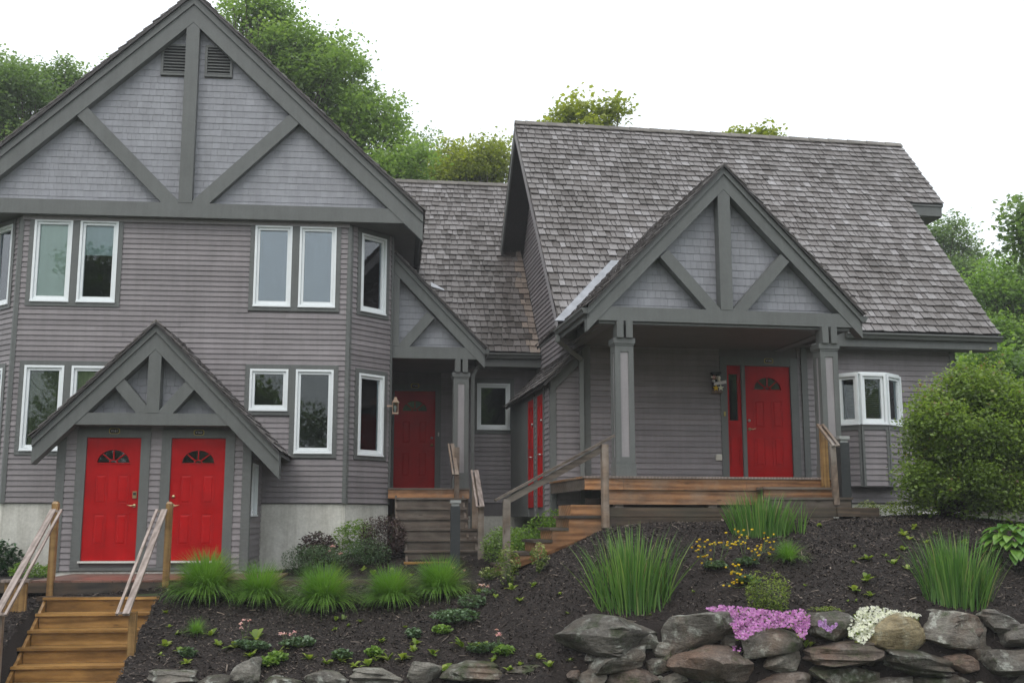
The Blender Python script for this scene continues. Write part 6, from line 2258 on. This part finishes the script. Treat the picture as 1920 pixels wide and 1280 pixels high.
buttercup(1342, 1072, [(1305, 1030), (1318, 1018), (1342, 1012), (1358, 1016), (1375, 1000), (1325, 1048)], 'yellow flowers nearest the tall iris clump', 71)
buttercup(1400, 1062, [(1385, 1010), (1400, 1000), (1418, 1028), (1435, 1024), (1410, 1040), (1440, 1008)], 'yellow flowers just below the iris clump by the steps', 72)
buttercup(1400, 1098, [(1375, 1068), (1388, 1062), (1362, 1092), (1382, 1078)], 'lower yellow flowers above the feathery green plants', 73)

# creeping phlox draped over the stones
def phlox(name, poly, n, mat, leafmat, label, seed, green=.25, size=.028, group='creeping phlox over the wall'):
    r = np.random.default_rng(seed)
    poly = np.array(poly, float)
    lo, hi = poly.min(0), poly.max(0)
    def inside(p):
        c = np.zeros(len(p), bool)
        for i in range(len(poly)):
            a, b = poly[i], poly[i - 1]
            m = ((a[1] > p[:, 1]) != (b[1] > p[:, 1])) & (p[:, 0] < (b[0] - a[0]) * (p[:, 1] - a[1]) / (b[1] - a[1] + 1e-9) + a[0])
            c ^= m
        return c
    Q = r.uniform(lo, hi, (n * 3, 2))
    Q = Q[inside(Q)][:n]
    ytop = lo[1]
    pts = []
    for (x, y) in Q:
        k = (y - ytop) / max(1, hi[1] - ytop)
        xw = (x - 960) / F_PX * 13.8
        Y = float(wall_y(xw)) + .30 - .62 * k ** .7 + .05 * sin(x * .13 + y * .21) + r.normal(0, .022)
        pts.append(tuple(at_y(x, y, Y)))
    C = np.array(pts)
    base = C.mean(0)
    t = thing(name, (base[0], base[1] + .2, base[2] - .1), label, 'phlox', group)
    m = r.random(len(C)) < green
    if green > 0:
        V = leaf_quads(C[m] + np.array([0, .03, -.015]), .045, seed, .2, .3, .4)
        link('foliage', mesh_quads('foliage', V, 4, QUAD, r.random(m.sum())), M[leafmat], t)
    # five-petal flowers facing out
    CC = C[~m]
    n2 = len(CC)
    nr = np.c_[r.normal(0, .5, n2), -np.ones(n2) + r.normal(0, .3, n2), np.abs(r.normal(.6, .5, n2))]
    nr /= np.linalg.norm(nr, axis=1)[:, None]
    e1 = np.cross(nr, np.array([0, 0, 1.0])); e1 /= np.linalg.norm(e1, axis=1)[:, None]
    e2 = np.cross(nr, e1)
    s = size * r.uniform(.7, 1.2, n2)
    ph = r.uniform(0, 2 * pi, n2)
    P = [CC - nr * .004]
    for k in range(5):
        a = ph + 2 * pi * k / 5
        for da, q in ((-.42, .85), (0, 1.0), (.42, .85)):
            P.append(CC + (e1 * np.cos(a + da)[:, None] + e2 * np.sin(a + da)[:, None]) * (s * q * .5)[:, None] + nr * .003)
    V = np.stack(P, 1).reshape(-1, 3)
    fl = [(0, 1 + 3 * k, 2 + 3 * k, 3 + 3 * k) for k in range(5)]
    link('flower_carpet', mesh_quads('flower_carpet', V, 16, fl, r.random(n2)), M[mat], t)
phlox('creeping_phlox', [(1322, 1140), (1352, 1134), (1388, 1137), (1430, 1142), (1468, 1146), (1505, 1141), (1518, 1152), (1518, 1172), (1508, 1198), (1496, 1190), (1490, 1177), (1462, 1174), (1430, 1180), (1408, 1190), (1396, 1199), (1380, 1196), (1374, 1176), (1360, 1156), (1340, 1147)], 2300, 'pink', 'leaf_sprout', 'large drift of pink creeping phlox spilling over the boulders', 81, .26, .029)
phlox('creeping_phlox', [(1534, 1158), (1552, 1150), (1568, 1156), (1570, 1172), (1560, 1184), (1548, 1180), (1534, 1172)], 300, 'purple', 'leaf_sprout', 'small lilac tuft of creeping phlox on the dark stone', 82, .22, .028)
phlox('creeping_phlox', [(1612, 1140), (1640, 1135), (1672, 1142), (1700, 1146), (1728, 1152), (1722, 1160), (1690, 1156), (1664, 1164), (1650, 1176), (1632, 1190), (1622, 1206), (1606, 1202), (1592, 1192), (1590, 1172), (1600, 1156)], 1250, 'whitefl', 'leaf_sprout', 'white creeping phlox draped beside the tan boulder', 83, .34, .032)
phlox('creeping_phlox', [(1370, 1206), (1382, 1208), (1392, 1214), (1386, 1222), (1374, 1218)], 26, 'pink', 'leaf_sprout', 'few stray pink phlox blooms on the rusty brown stone', 84, .2, .026)

# scattered sprouts: pixel, size
def sprout(px, py, size, label, seed, mat='leaf_sprout', n=9):
    p = ground_hit(px, py)
    r = random.Random(seed)
    mb = MB()
    for k in range(n):
        az = r.uniform(0, 2 * pi)
        el_ = r.uniform(.3, 1.2)
        ln = size * r.uniform(.6, 1.1)
        wd = ln * r.uniform(.16, .26)
        side = Vector((-sin(az), cos(az), 0))
        d = Vector((cos(az) * cos(el_), sin(az) * cos(el_), sin(el_)))
        vs = []
        for u, w in ((0, .25), (.35, .9), (.7, .85), (1, .05)):
            c = d * ln * u - Vector((0, 0, ln * .3 * u * u))
            vs += [tuple(c - side * wd * w + Vector((0, 0, wd * w * .3))), tuple(c + side * wd * w + Vector((0, 0, wd * w * .3)))]
        mb.add(vs, [(0, 1, 3, 2), (2, 3, 5, 4), (4, 5, 7, 6)], r.random(), True)
    me = mb.mesh('sprout')
    o = link('sprout', me, M[mat], loc=p)
    return tag(o, label, 'seedling', 'small seedlings scattered in the mulch')
GEN = 'small lime-green seedling in the dark mulch'
sp = [(310, 1150, .10), (318, 1178, .08), (330, 1190, .10), (310, 1215, .16), (338, 1225, .17), (350, 1245, .12), (300, 1230, .08), (395, 1195, .16), (410, 1212, .14), (440, 1215, .20), (470, 1232, .16),
      (480, 1200, .22), (505, 1252, .14), (520, 1228, .2), (560, 1218, .2), (580, 1240, .18), (612, 1246, .16), (640, 1244, .18), (665, 1250, .14), (690, 1252, .15), (705, 1240, .12), (728, 1238, .22), (755, 1240, .18), (775, 1225, .14),
      (812, 1232, .15), (830, 1262, .22), (780, 1210, .14), (715, 1205, .12), (630, 1182, .08), (652, 1175, .07), (675, 1168, .08), (760, 1180, .07), (630, 1165, .10), (868, 1216, .22), (890, 1222, .22), (905, 1218, .2), (925, 1240, .12), (955, 1262, .16), (975, 1250, .1),
      (700, 1078, .14), (680, 1070, .14), (735, 1075, .16), (770, 1082, .14), (1000, 1100, .12), (960, 1108, .16), (1050, 1118, .06), (1065, 1150, .06), (975, 1128, .12), (1112, 1078, .07), (900, 1112, .12), (930, 1122, .1),
      (1535, 988, .12), (1695, 1005, .16), (1705, 1012, .12), (1712, 995, .10), (1695, 1032, .13), (1628, 1050, .18), (1602, 1030, .09), (1660, 1045, .09), (1675, 1060, .14), (1702, 1068, .12), (1684, 1048, .08), (1600, 1058, .07),
      (1625, 1090, .20), (1602, 1112, .15), (1632, 1118, .12), (1604, 1132, .08), (1735, 1020, .12), (1755, 1005, .10), (1808, 1022, .14), (1715, 990, .1), (1220, 1158, .05), (1590, 1130, .05), (1300, 1115, .05), (1510, 1100, .06),
      (1438, 1262, .2), (1420, 1240, .22), (1215, 1208, .12), (1512, 1252, .14), (1520, 1235, .12), (1280, 1248, .13), (1010, 1240, .14), (1030, 1252, .16), (1068, 1246, .1)]
marks = {'the golden staircase': (300, 1190), 'the first grass clump': (395, 1150), 'the pointed grey stone': (465, 1240), 'the low pink columbine': (545, 1225), 'the third grass clump': (620, 1170), 'the flat pale stone': (690, 1250),
         'the round pale stone': (790, 1240), 'the middle ground cover patch': (840, 1185), 'the pink columbine over the dark stones': (915, 1225), 'the layered dark stones': (985, 1255), 'the walkway edge': (725, 1078), 'the side stair post': (965, 1105),
         'the tall iris clump': (1120, 1120), 'the portico landing timbers': (1560, 990), 'the big shrub': (1720, 1005), 'the iris clump at right': (1780, 1020), 'the middle of the right bed': (1640, 1050), 'the white phlox': (1610, 1120), 'the feathery green plants': (1480, 1110), 'the boulders of the wall': (1330, 1245)}
clus = {}
for i, (x, y, s) in enumerate(sp):
    nm = min(marks, key=lambda k: math.hypot(marks[k][0] - x, 1.6 * (marks[k][1] - y)))
    clus.setdefault(nm, []).append((x, y, s, i))
ORD = ['first', 'second', 'third', 'fourth', 'fifth', 'sixth', 'seventh', 'eighth', 'ninth', 'tenth', 'eleventh', 'twelfth', 'thirteenth', 'fourteenth', 'fifteenth']
for nm, lst in clus.items():
    for q, (x, y, s, i) in enumerate(sorted(lst)):
        sprout(x, y, s, (ORD[q] + ' lime seedling from the left by ' + nm) if len(lst) > 1 else 'single lime seedling by ' + nm, 300 + i)
sprout(645, 1162, .11, 'orange-tinted seedling below the third grass clump', 990, 'leaf_varieg')

# ================================================================== BIG SHRUB AND TREES
def tree(name, base, lobes, label, cat, mat, seed, leaf=.17, dens=1.0, clump=1.0, trunk_r=.22, group=None, barkm='bark', per=170, twig_only=False, flat=.35, squash=.7):
    """lobes: (centre xyz, rx, ry, rz). clumps spread through each lobe, leaves through each clump, limbs reach the clumps"""
    r = np.random.default_rng(seed)
    base = Vector(base)
    t = thing(name, base, label, cat, group)
    wood_ = MB()
    top = max((Vector(c) + Vector((0, 0, rz * .3)) for c, rx, ry, rz in lobes), key=lambda q: q.z)
    n = 7
    pth = []
    for k in range(n + 1):
        u = k / n
        pth.append(base.lerp(Vector((top.x, top.y, top.z)), u) + Vector((r.normal(0, .12), r.normal(0, .12), 0)) * (u > 0))
    if not twig_only:
        wood_.tube(pth, [trunk_r * (1 - .85 * k / n) for k in range(n + 1)], 8)
    Cs, Sh = [], []
    for c, rx, ry, rz in lobes:
        vol = (rx * ry + rx * rz + ry * rz)
        m = max(4, int(vol * 2.6 * dens / clump ** 2))
        P, d = blob_points(m, rx, ry, rz, int(r.integers(1e6)), .35)
        P *= (1 + .25 * vnoise(P / rx, seed + 5, 2.5))[:, None]
        for q in P:
            cc = Vector(c) + Vector(q)
            # limb
            k = min(n - 1, max(1, int(n * max(0.1, min(.9, (cc.z - base.z) / max(.1, top.z - base.z) - .25)))))
            s = pth[k] if not twig_only else base
            mid = s.lerp(cc, .55) + Vector((0, 0, -.12 * (cc - s).length * .5))
            lr = trunk_r * .22 if not twig_only else trunk_r
            wood_.tube([s, mid, cc], [lr, lr * .55, lr * .15], 5)
            cr = clump * r.uniform(.30, 1.10)
            nl = int(per * (cr / (.7 * clump)) ** 2)
            L2, dd = blob_points(nl, cr, cr, cr * squash, int(r.integers(1e6)), .12)
            L2 = L2 * (1 + np.abs(r.normal(0, .30, nl)))[:, None]      # loose outer sprays
            Cs.append(L2 + np.array(cc))
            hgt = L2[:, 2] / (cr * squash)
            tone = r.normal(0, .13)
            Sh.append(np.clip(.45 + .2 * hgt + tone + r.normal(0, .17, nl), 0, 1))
    C = np.concatenate(Cs); S = np.concatenate(Sh)
    V = leaf_quads(C, leaf, seed, flat, .25, .75)
    wd = wood_.obj('trunk', M[barkm], t)
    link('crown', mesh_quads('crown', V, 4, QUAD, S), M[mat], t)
    return t
def lobe(px, py, Y, rpx, rpy, ry=None):
    c = at_y(px, py, Y)
    k = Y / F_PX * 1.03
    return (tuple(c), rpx * k, ry if ry else rpx * k * .9, rpy * k)
def gbase(px, Y):
    x = (px - 960) / F_PX * Y / .97
    return (x, Y, float(terr(x, Y)[0]) - .1)
# left edge
tree('maple_tree', gbase(30, 36), [lobe(20, 200, 36, 90, 90), lobe(110, 170, 37, 55, 70), lobe(-60, 180, 36, 90, 100), lobe(60, 290, 36, 80, 70), lobe(-70, 320, 35, 60, 80)], 'leafy green maple behind the house at the left edge', 'tree', 'leaf_dark', 401, .135, 1.50, .80, .3, per=190)
tree('maple_tree', gbase(235, 44), [lobe(215, 130, 44, 22, 45), lobe(200, 250, 44, 50, 80)], 'maple top just showing over the left slope of the big gable', 'tree', 'leaf_maple', 409, .135, 0.99, .80, .2, per=190)
# big maple right of the gable
tree('maple_tree', gbase(520, 35), [lobe(470, 60, 35, 75, 80), lobe(545, 110, 35, 70, 75), lobe(610, 170, 35, 85, 85), lobe(680, 225, 35, 75, 60), lobe(735, 210, 35.5, 38, 28), lobe(640, 110, 35, 45, 45),
     lobe(720, 300, 35, 80, 50), lobe(560, 330, 35, 90, 60), lobe(690, 340, 34.5, 90, 40), lobe(620, 280, 34.5, 80, 60), lobe(500, 200, 35, 70, 90), lobe(785, 320, 34, 40, 35)], 'tall spreading green maple behind the right slope of the big gable', 'tree', 'leaf_maple', 402, .135, 1.58, .80, .34, per=190)
tree('maple_tree', gbase(800, 46), [lobe(795, 300, 46, 35, 40), lobe(760, 310, 46, 40, 35), lobe(830, 330, 46, 35, 25)], 'distant grey-green maple behind the set-back roof ridge', 'tree', 'leaf_dark', 403, .135, 1.66, .80, .2, per=190)
tree('maple_tree', gbase(890, 40), [lobe(890, 305, 40, 50, 45), lobe(925, 285, 40, 30, 28), lobe(850, 290, 40, 26, 30), lobe(870, 340, 40, 85, 30), lobe(945, 330, 40, 25, 40)], 'yellow-green maple between the two roofs', 'tree', 'leaf_lime', 404, .135, 1.66, .80, .2, per=190)
# tips above the long ridge
tree('maple_tree', gbase(1085, 34), [lobe(1040, 222, 34, 32, 20), lobe(1078, 212, 34, 26, 22), lobe(1125, 224, 34, 28, 20), lobe(1085, 250, 34, 80, 26), lobe(1150, 205, 34, 8, 8)], 'bright lime treetop poking over the long shake ridge', 'tree', 'leaf_lime', 405, .17, 1.0, .62, .14, per=70)
tree('maple_tree', gbase(1390, 33), [lobe(1382, 250, 33, 12, 10), lobe(1405, 268, 33, 26, 14), lobe(1434, 255, 33, 4, 4)], 'tiny lime tree tip showing over the middle of the ridge', 'tree', 'leaf_lime', 406, .16, 1.0, .5, .1, per=60)
# right side
tree('maple_tree', gbase(1780, 47), [lobe(1788, 452, 47, 30, 44), lobe(1752, 440, 47, 22, 25), lobe(1790, 540, 47, 55, 55), lobe(1825, 480, 47, 24, 30), lobe(1840, 560, 46, 40, 60)], 'grey-green maple right of the stepped roof eave', 'tree', 'leaf_dark', 407, .135, 1.66, .80, .22, per=190)
tree('maple_tree', gbase(1880, 38), [lobe(1868, 560, 38, 62, 52), lobe(1935, 570, 38, 60, 60), lobe(1850, 650, 37.5, 60, 50), lobe(1920, 660, 37, 60, 60), lobe(1900, 500, 38, 30, 22)], 'light green maple filling the gap right of the long roof', 'tree', 'leaf_fresh', 408, .135, 1.91, .80, .25, per=190)
tree('maple_tree', gbase(2030, 27), [lobe(1925, 455, 27, 46, 28), lobe(1990, 430, 27, 70, 55), lobe(1930, 408, 27, 16, 14), lobe(2050, 500, 27, 80, 80)], 'dark maple bough reaching in at the upper right edge', 'tree', 'leaf_dark', 410, .15, .9, .75, .2)
tree('maple_tree', gbase(1850, 30), [lobe(1840, 700, 30, 50, 45), lobe(1900, 720, 30, 60, 60), lobe(1960, 700, 30, 50, 60), lobe(1870, 800, 29.5, 80, 70), lobe(1960, 830, 29.5, 70, 80), lobe(1850, 890, 29, 60, 50)], 'bright green young tree close behind the big shrub', 'tree', 'leaf_fresh', 411, .14, 1.3, .7, .14)
# trees across the drive, seen only mirrored in the panes
mir = [(-24, -27, 15, 4.6), (-15.5, -26, 17.5, 4.4), (-6.5, -28, 11.0, 4.0), (2, -30, 12.0, 4.6), (11, -27, 14, 4.6), (21, -30, 16, 5.0), (-34, -29, 16, 5), (31, -27, 14, 5), (40, -28, 15, 5), (50, -27, 14, 5), (6.5, -33, 13, 4.4)]
for i, (x, y, h, w_) in enumerate(mir):
    tree('maple_tree', (x, y, 0), [((x, y, h * .62), w_, w_, h * .36), ((x + 1.5, y, h * .85), w_ * .55, w_ * .55, h * .2), ((x + 3.5, y - 2, h * .3), w_, w_ * .6, h * .26), ((x - 3, y - 3, h * .25), w_, w_ * .6, h * .24)], ['maple', 'round maple', 'broad maple', 'tall maple', 'leafy maple', 'dense maple', 'dark maple', 'bushy maple', 'stout maple', 'spreading maple', 'slim maple'][i] + ' across the drive, mirrored in the house windows', 'tree', 'leaf_dark' if i % 2 else 'leaf_maple', 450 + i, .34, .5, 1.4, .25, 'trees across the drive', per=150)


# far-off wood that closes the view behind the houses
rw = np.random.default_rng(77)
nc = 420
wc = np.c_[rw.uniform(-70, 70, nc), rw.uniform(56, 74, nc), rw.uniform(1.5, 9.0, nc) + CZ]
Cw, Sw = [], []
for c in wc:
    L2, dd = blob_points(130, 2.2, 1.8, 1.6, int(rw.integers(1e6)), .2)
    Cw.append(L2 + c); Sw.append(np.clip(.45 + .15 * L2[:, 2] + rw.normal(0, .1) + rw.normal(0, .15, 130), 0, 1))
Cw, Sw = np.concatenate(Cw), np.concatenate(Sw)
link('distant_wood', mesh_quads('distant_wood', leaf_quads(Cw, .5, 78, .35, .25, .75), 4, QUAD, Sw), M['leaf_maple'], kind='stuff', label='far green wood closing the view behind the houses', category='wood')

# viburnum beside the right house
pb = ground_hit(1815, 1000)
pb = Vector((pb.x, 17.1, float(terr(pb.x, 17.1)[0])))
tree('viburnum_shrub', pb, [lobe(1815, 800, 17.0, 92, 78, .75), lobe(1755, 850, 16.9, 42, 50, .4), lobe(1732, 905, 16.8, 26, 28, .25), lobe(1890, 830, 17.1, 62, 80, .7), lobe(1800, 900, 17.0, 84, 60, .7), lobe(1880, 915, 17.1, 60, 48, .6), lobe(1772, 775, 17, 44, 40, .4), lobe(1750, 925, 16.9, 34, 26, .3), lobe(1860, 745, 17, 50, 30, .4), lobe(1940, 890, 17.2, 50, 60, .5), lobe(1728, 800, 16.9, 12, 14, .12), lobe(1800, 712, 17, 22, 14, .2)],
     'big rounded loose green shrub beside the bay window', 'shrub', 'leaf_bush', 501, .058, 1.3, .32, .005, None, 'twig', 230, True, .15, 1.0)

# ================================================================== SMALL THINGS ON THE WALLS
# copper lantern left of the set-back door
fl_ = L.wall(sR + BAY, vW + BAY, sR + BAY, VBACK)[0]
FLn = Md.face(vMw - 2.55)
c_, z_ = FLn.px(741.5, 760)
lan = thing('wall_lantern', Md.P(c_, vMw - 2.55, z_ - .16), 'small copper wall lantern at the corner beside the set-back red door', 'wall lamp')
MB().box(FLn, c_ - .06, c_ + .06, z_ - .16, z_ - .13, -.12, 0, .5).obj('base', M['copper'], lan)
MB().box(FLn, c_ - .05, c_ + .05, z_ - .129, z_ + .06, -.11, -.01, .5).obj('glass_body', M['glass'], lan)
for a in (-.056, .046):
    for d in (-.012, -.115):
        MB().box(FLn, c_ + a, c_ + a + .01, z_ - .129, z_ + .06, d - .008, d + .004, .5).obj('corner_bar', M['copper'], lan)
MB().prism(FLn, [(c_ - .075, z_ + .061), (c_ + .075, z_ + .061), (c_ + .035, z_ + .11), (c_ + .02, z_ + .16), (c_ - .02, z_ + .16), (c_ - .035, z_ + .11)], -.13, .01, .5).obj('roof_cap', M['copper'], lan)
MB().tube([FLn.P(c_, z_ - .12, -.06), FLn.P(c_, z_ - .02, -.06), FLn.P(c_, z_ + .01, -.06)], [.018, .03, .01], 8).obj('bulb', M['letter'], lan)
MB().box(FLn, c_ - .16, c_ - .058, z_ - .02, z_ + .01, -.07, -.05, .5).obj('bracket', M['copper'], lan)
# welcome ornament left of the portico door
c_, z_ = FR.px(1341, 722)
orn = thing('door_ornament', FR.P(c_, z_, .03), 'flowered welcome ornament with a tilted white board left of the portico door', 'ornament')
k = 19.9 / F_PX
def fx(x, y): return (c_ + (x - 1341) * k, z_ - (y - 722) * k)
a = fx(1330, 702); b = fx(1352, 732)
MB().prism(FR, [fx(1331, 738), fx(1351, 738), fx(1349, 730), fx(1333, 730)], .03, .12, .5).obj('basket', M['w_old_v'], orn)
MB().prism(FR, [fx(1334, 724), fx(1359, 719.5), fx(1358.5, 713.5), fx(1335, 718)], .11, .125, .5).obj('sign_board', M['letter'], orn)
def starf(x, y, rad, mat, d=.13):
    c0 = fx(x, y)
    pts = []
    for j in range(10):
        an = pi / 2 + 2 * pi * j / 10
        q = rad if j % 2 == 0 else rad * .45
        pts.append((c0[0] + q * cos(an), c0[1] + q * sin(an)))
    MB().prism(FR, pts, d, d + .012, .5).obj('flower', mat, orn)
starf(1337.5, 729, .06, M['yellow']); starf(1347, 728.5, .06, M['whitefl']); starf(1333, 708, .035, M['rose']); starf(1329.5, 708, .022, M['whitefl'])
def ball(x, y, rad, mat, nm, d=.10):
    c0 = Vector(FR.P(*fx(x, y), d))
    n = 6
    mb = MB()
    prof = [(sin(pi * i / n) * rad, -cos(pi * i / n) * rad) for i in range(n + 1)]
    vs, fs_ = [], []
    for q, h in prof:
        for j in range(10): vs.append((c0.x + q * cos(2 * pi * j / 10), c0.y + q * sin(2 * pi * j / 10), c0.z + h))
    for i in range(n):
        for j in range(10): fs_.append((i * 10 + j, i * 10 + (j + 1) % 10, (i + 1) * 10 + (j + 1) % 10, (i + 1) * 10 + j))
    mb.add(vs, fs_, .5, True).obj(nm, mat, orn)
ball(1344, 709, .042, M['ivory'], 'bloom'); ball(1336, 708, .045, M['copper'], 'bloom'); ball(1334, 715, .03, M['steel'], 'bloom'); ball(1345, 714, .03, M['ivory'], 'bloom')
MB().box(FR, fx(1331, 0)[0], fx(1349, 0)[0], fx(0, 702)[1], fx(0, 698)[1], .03, .14, .4).obj('lamp_top', M['black'], orn)
MB().box(FR, fx(1333, 0)[0], fx(1347, 0)[0], fx(0, 730)[1], fx(0, 702.2)[1], .03, .09, .4).obj('lamp_body', M['black'], orn)
# outlet cover and bell push
c_, z_ = FR.px(1346, 857.5)
ou = thing('outlet_cover', FR.P(c_, z_, .03), 'ivory weatherproof outlet box low on the wall left of the portico door', 'outlet')
MB().box(FR, c_ - .05, c_ + .06, z_ - .05, z_ + .05, .02, .06, .5).obj('box', M['ivory'], ou)
MB().box(FR, c_ - .045, c_ + .055, z_ - .0, z_ + .056, .061, .07, .5).obj('flap', M['ivory'], ou)
c_, z_ = FR.px(1357.5, 776)
be = MB().box(FR, c_ - .016, c_ + .016, z_ - .04, z_ + .04, .036, .05, .5).obj('doorbell', M['gold'])
tag(be, 'small yellow doorbell push left of the portico side light', 'doorbell')
c_, z_ = FM.px(888.5 - 66.5, 814)
be = MB().box(FM, c_ - .014, c_ + .014, z_ - .04, z_ + .04, .034, .048, .5).obj('doorbell', M['ivory'])
tag(be, 'pale doorbell push on the trim right of the set-back door', 'doorbell')
# terracotta pot tucked by the middle steps
# far grey house glimpsed between the right corner and the shrub
fhb = at_y(1812, 720, 58)
fh = thing('distant_house', (fhb.x, 58, CZ + 2), 'far grey house roof glimpsed between the right corner and the trees', 'house')
ff = Face((fhb.x, 58), (1, .15))
zb_ = CZ + 3.5
zr_ = at_y(1812, 690, 58).z
MB().box(ff, -1.2, 1.1, zb_ - 3.5, zr_ - .3, -3, 0, .5).obj('wall', M['siding'], fh)
MB().prism(ff, [(-1.6, zr_ - .5), (1.4, zr_ - .3), (1.2, zr_ + .35), (-.6, zr_ + .25)], -3.4, .3, .5).obj('roof', M['shake'], fh)
MB().box(ff, .75, .9, zr_ - 2.5, zr_ + .2, .31, .36, .5).obj('corner_trim', M['white'], fh)

# ================================================================== RAINY AIR
hz = MB().wbox(-910, 910, -610, 1510, -1.0, 34.0, .5)
hzo = hz.obj('haze', None)
hzo['kind'] = 'stuff'
hm_ = bpy.data.materials.new('rainy_air')
hm_.use_nodes = True
hm_.node_tree.nodes.clear()
ho = hm_.node_tree.nodes.new('ShaderNodeOutputMaterial')
pv = hm_.node_tree.nodes.new('ShaderNodeVolumePrincipled')
pv.inputs['Color'].default_value = (.95, .97, 1, 1)
pv.inputs['Density'].default_value = 0.0012
pv.inputs['Anisotropy'].default_value = .2
hm_.node_tree.links.new(pv.outputs[0], ho.inputs['Volume'])
hzo.data.materials.append(hm_)
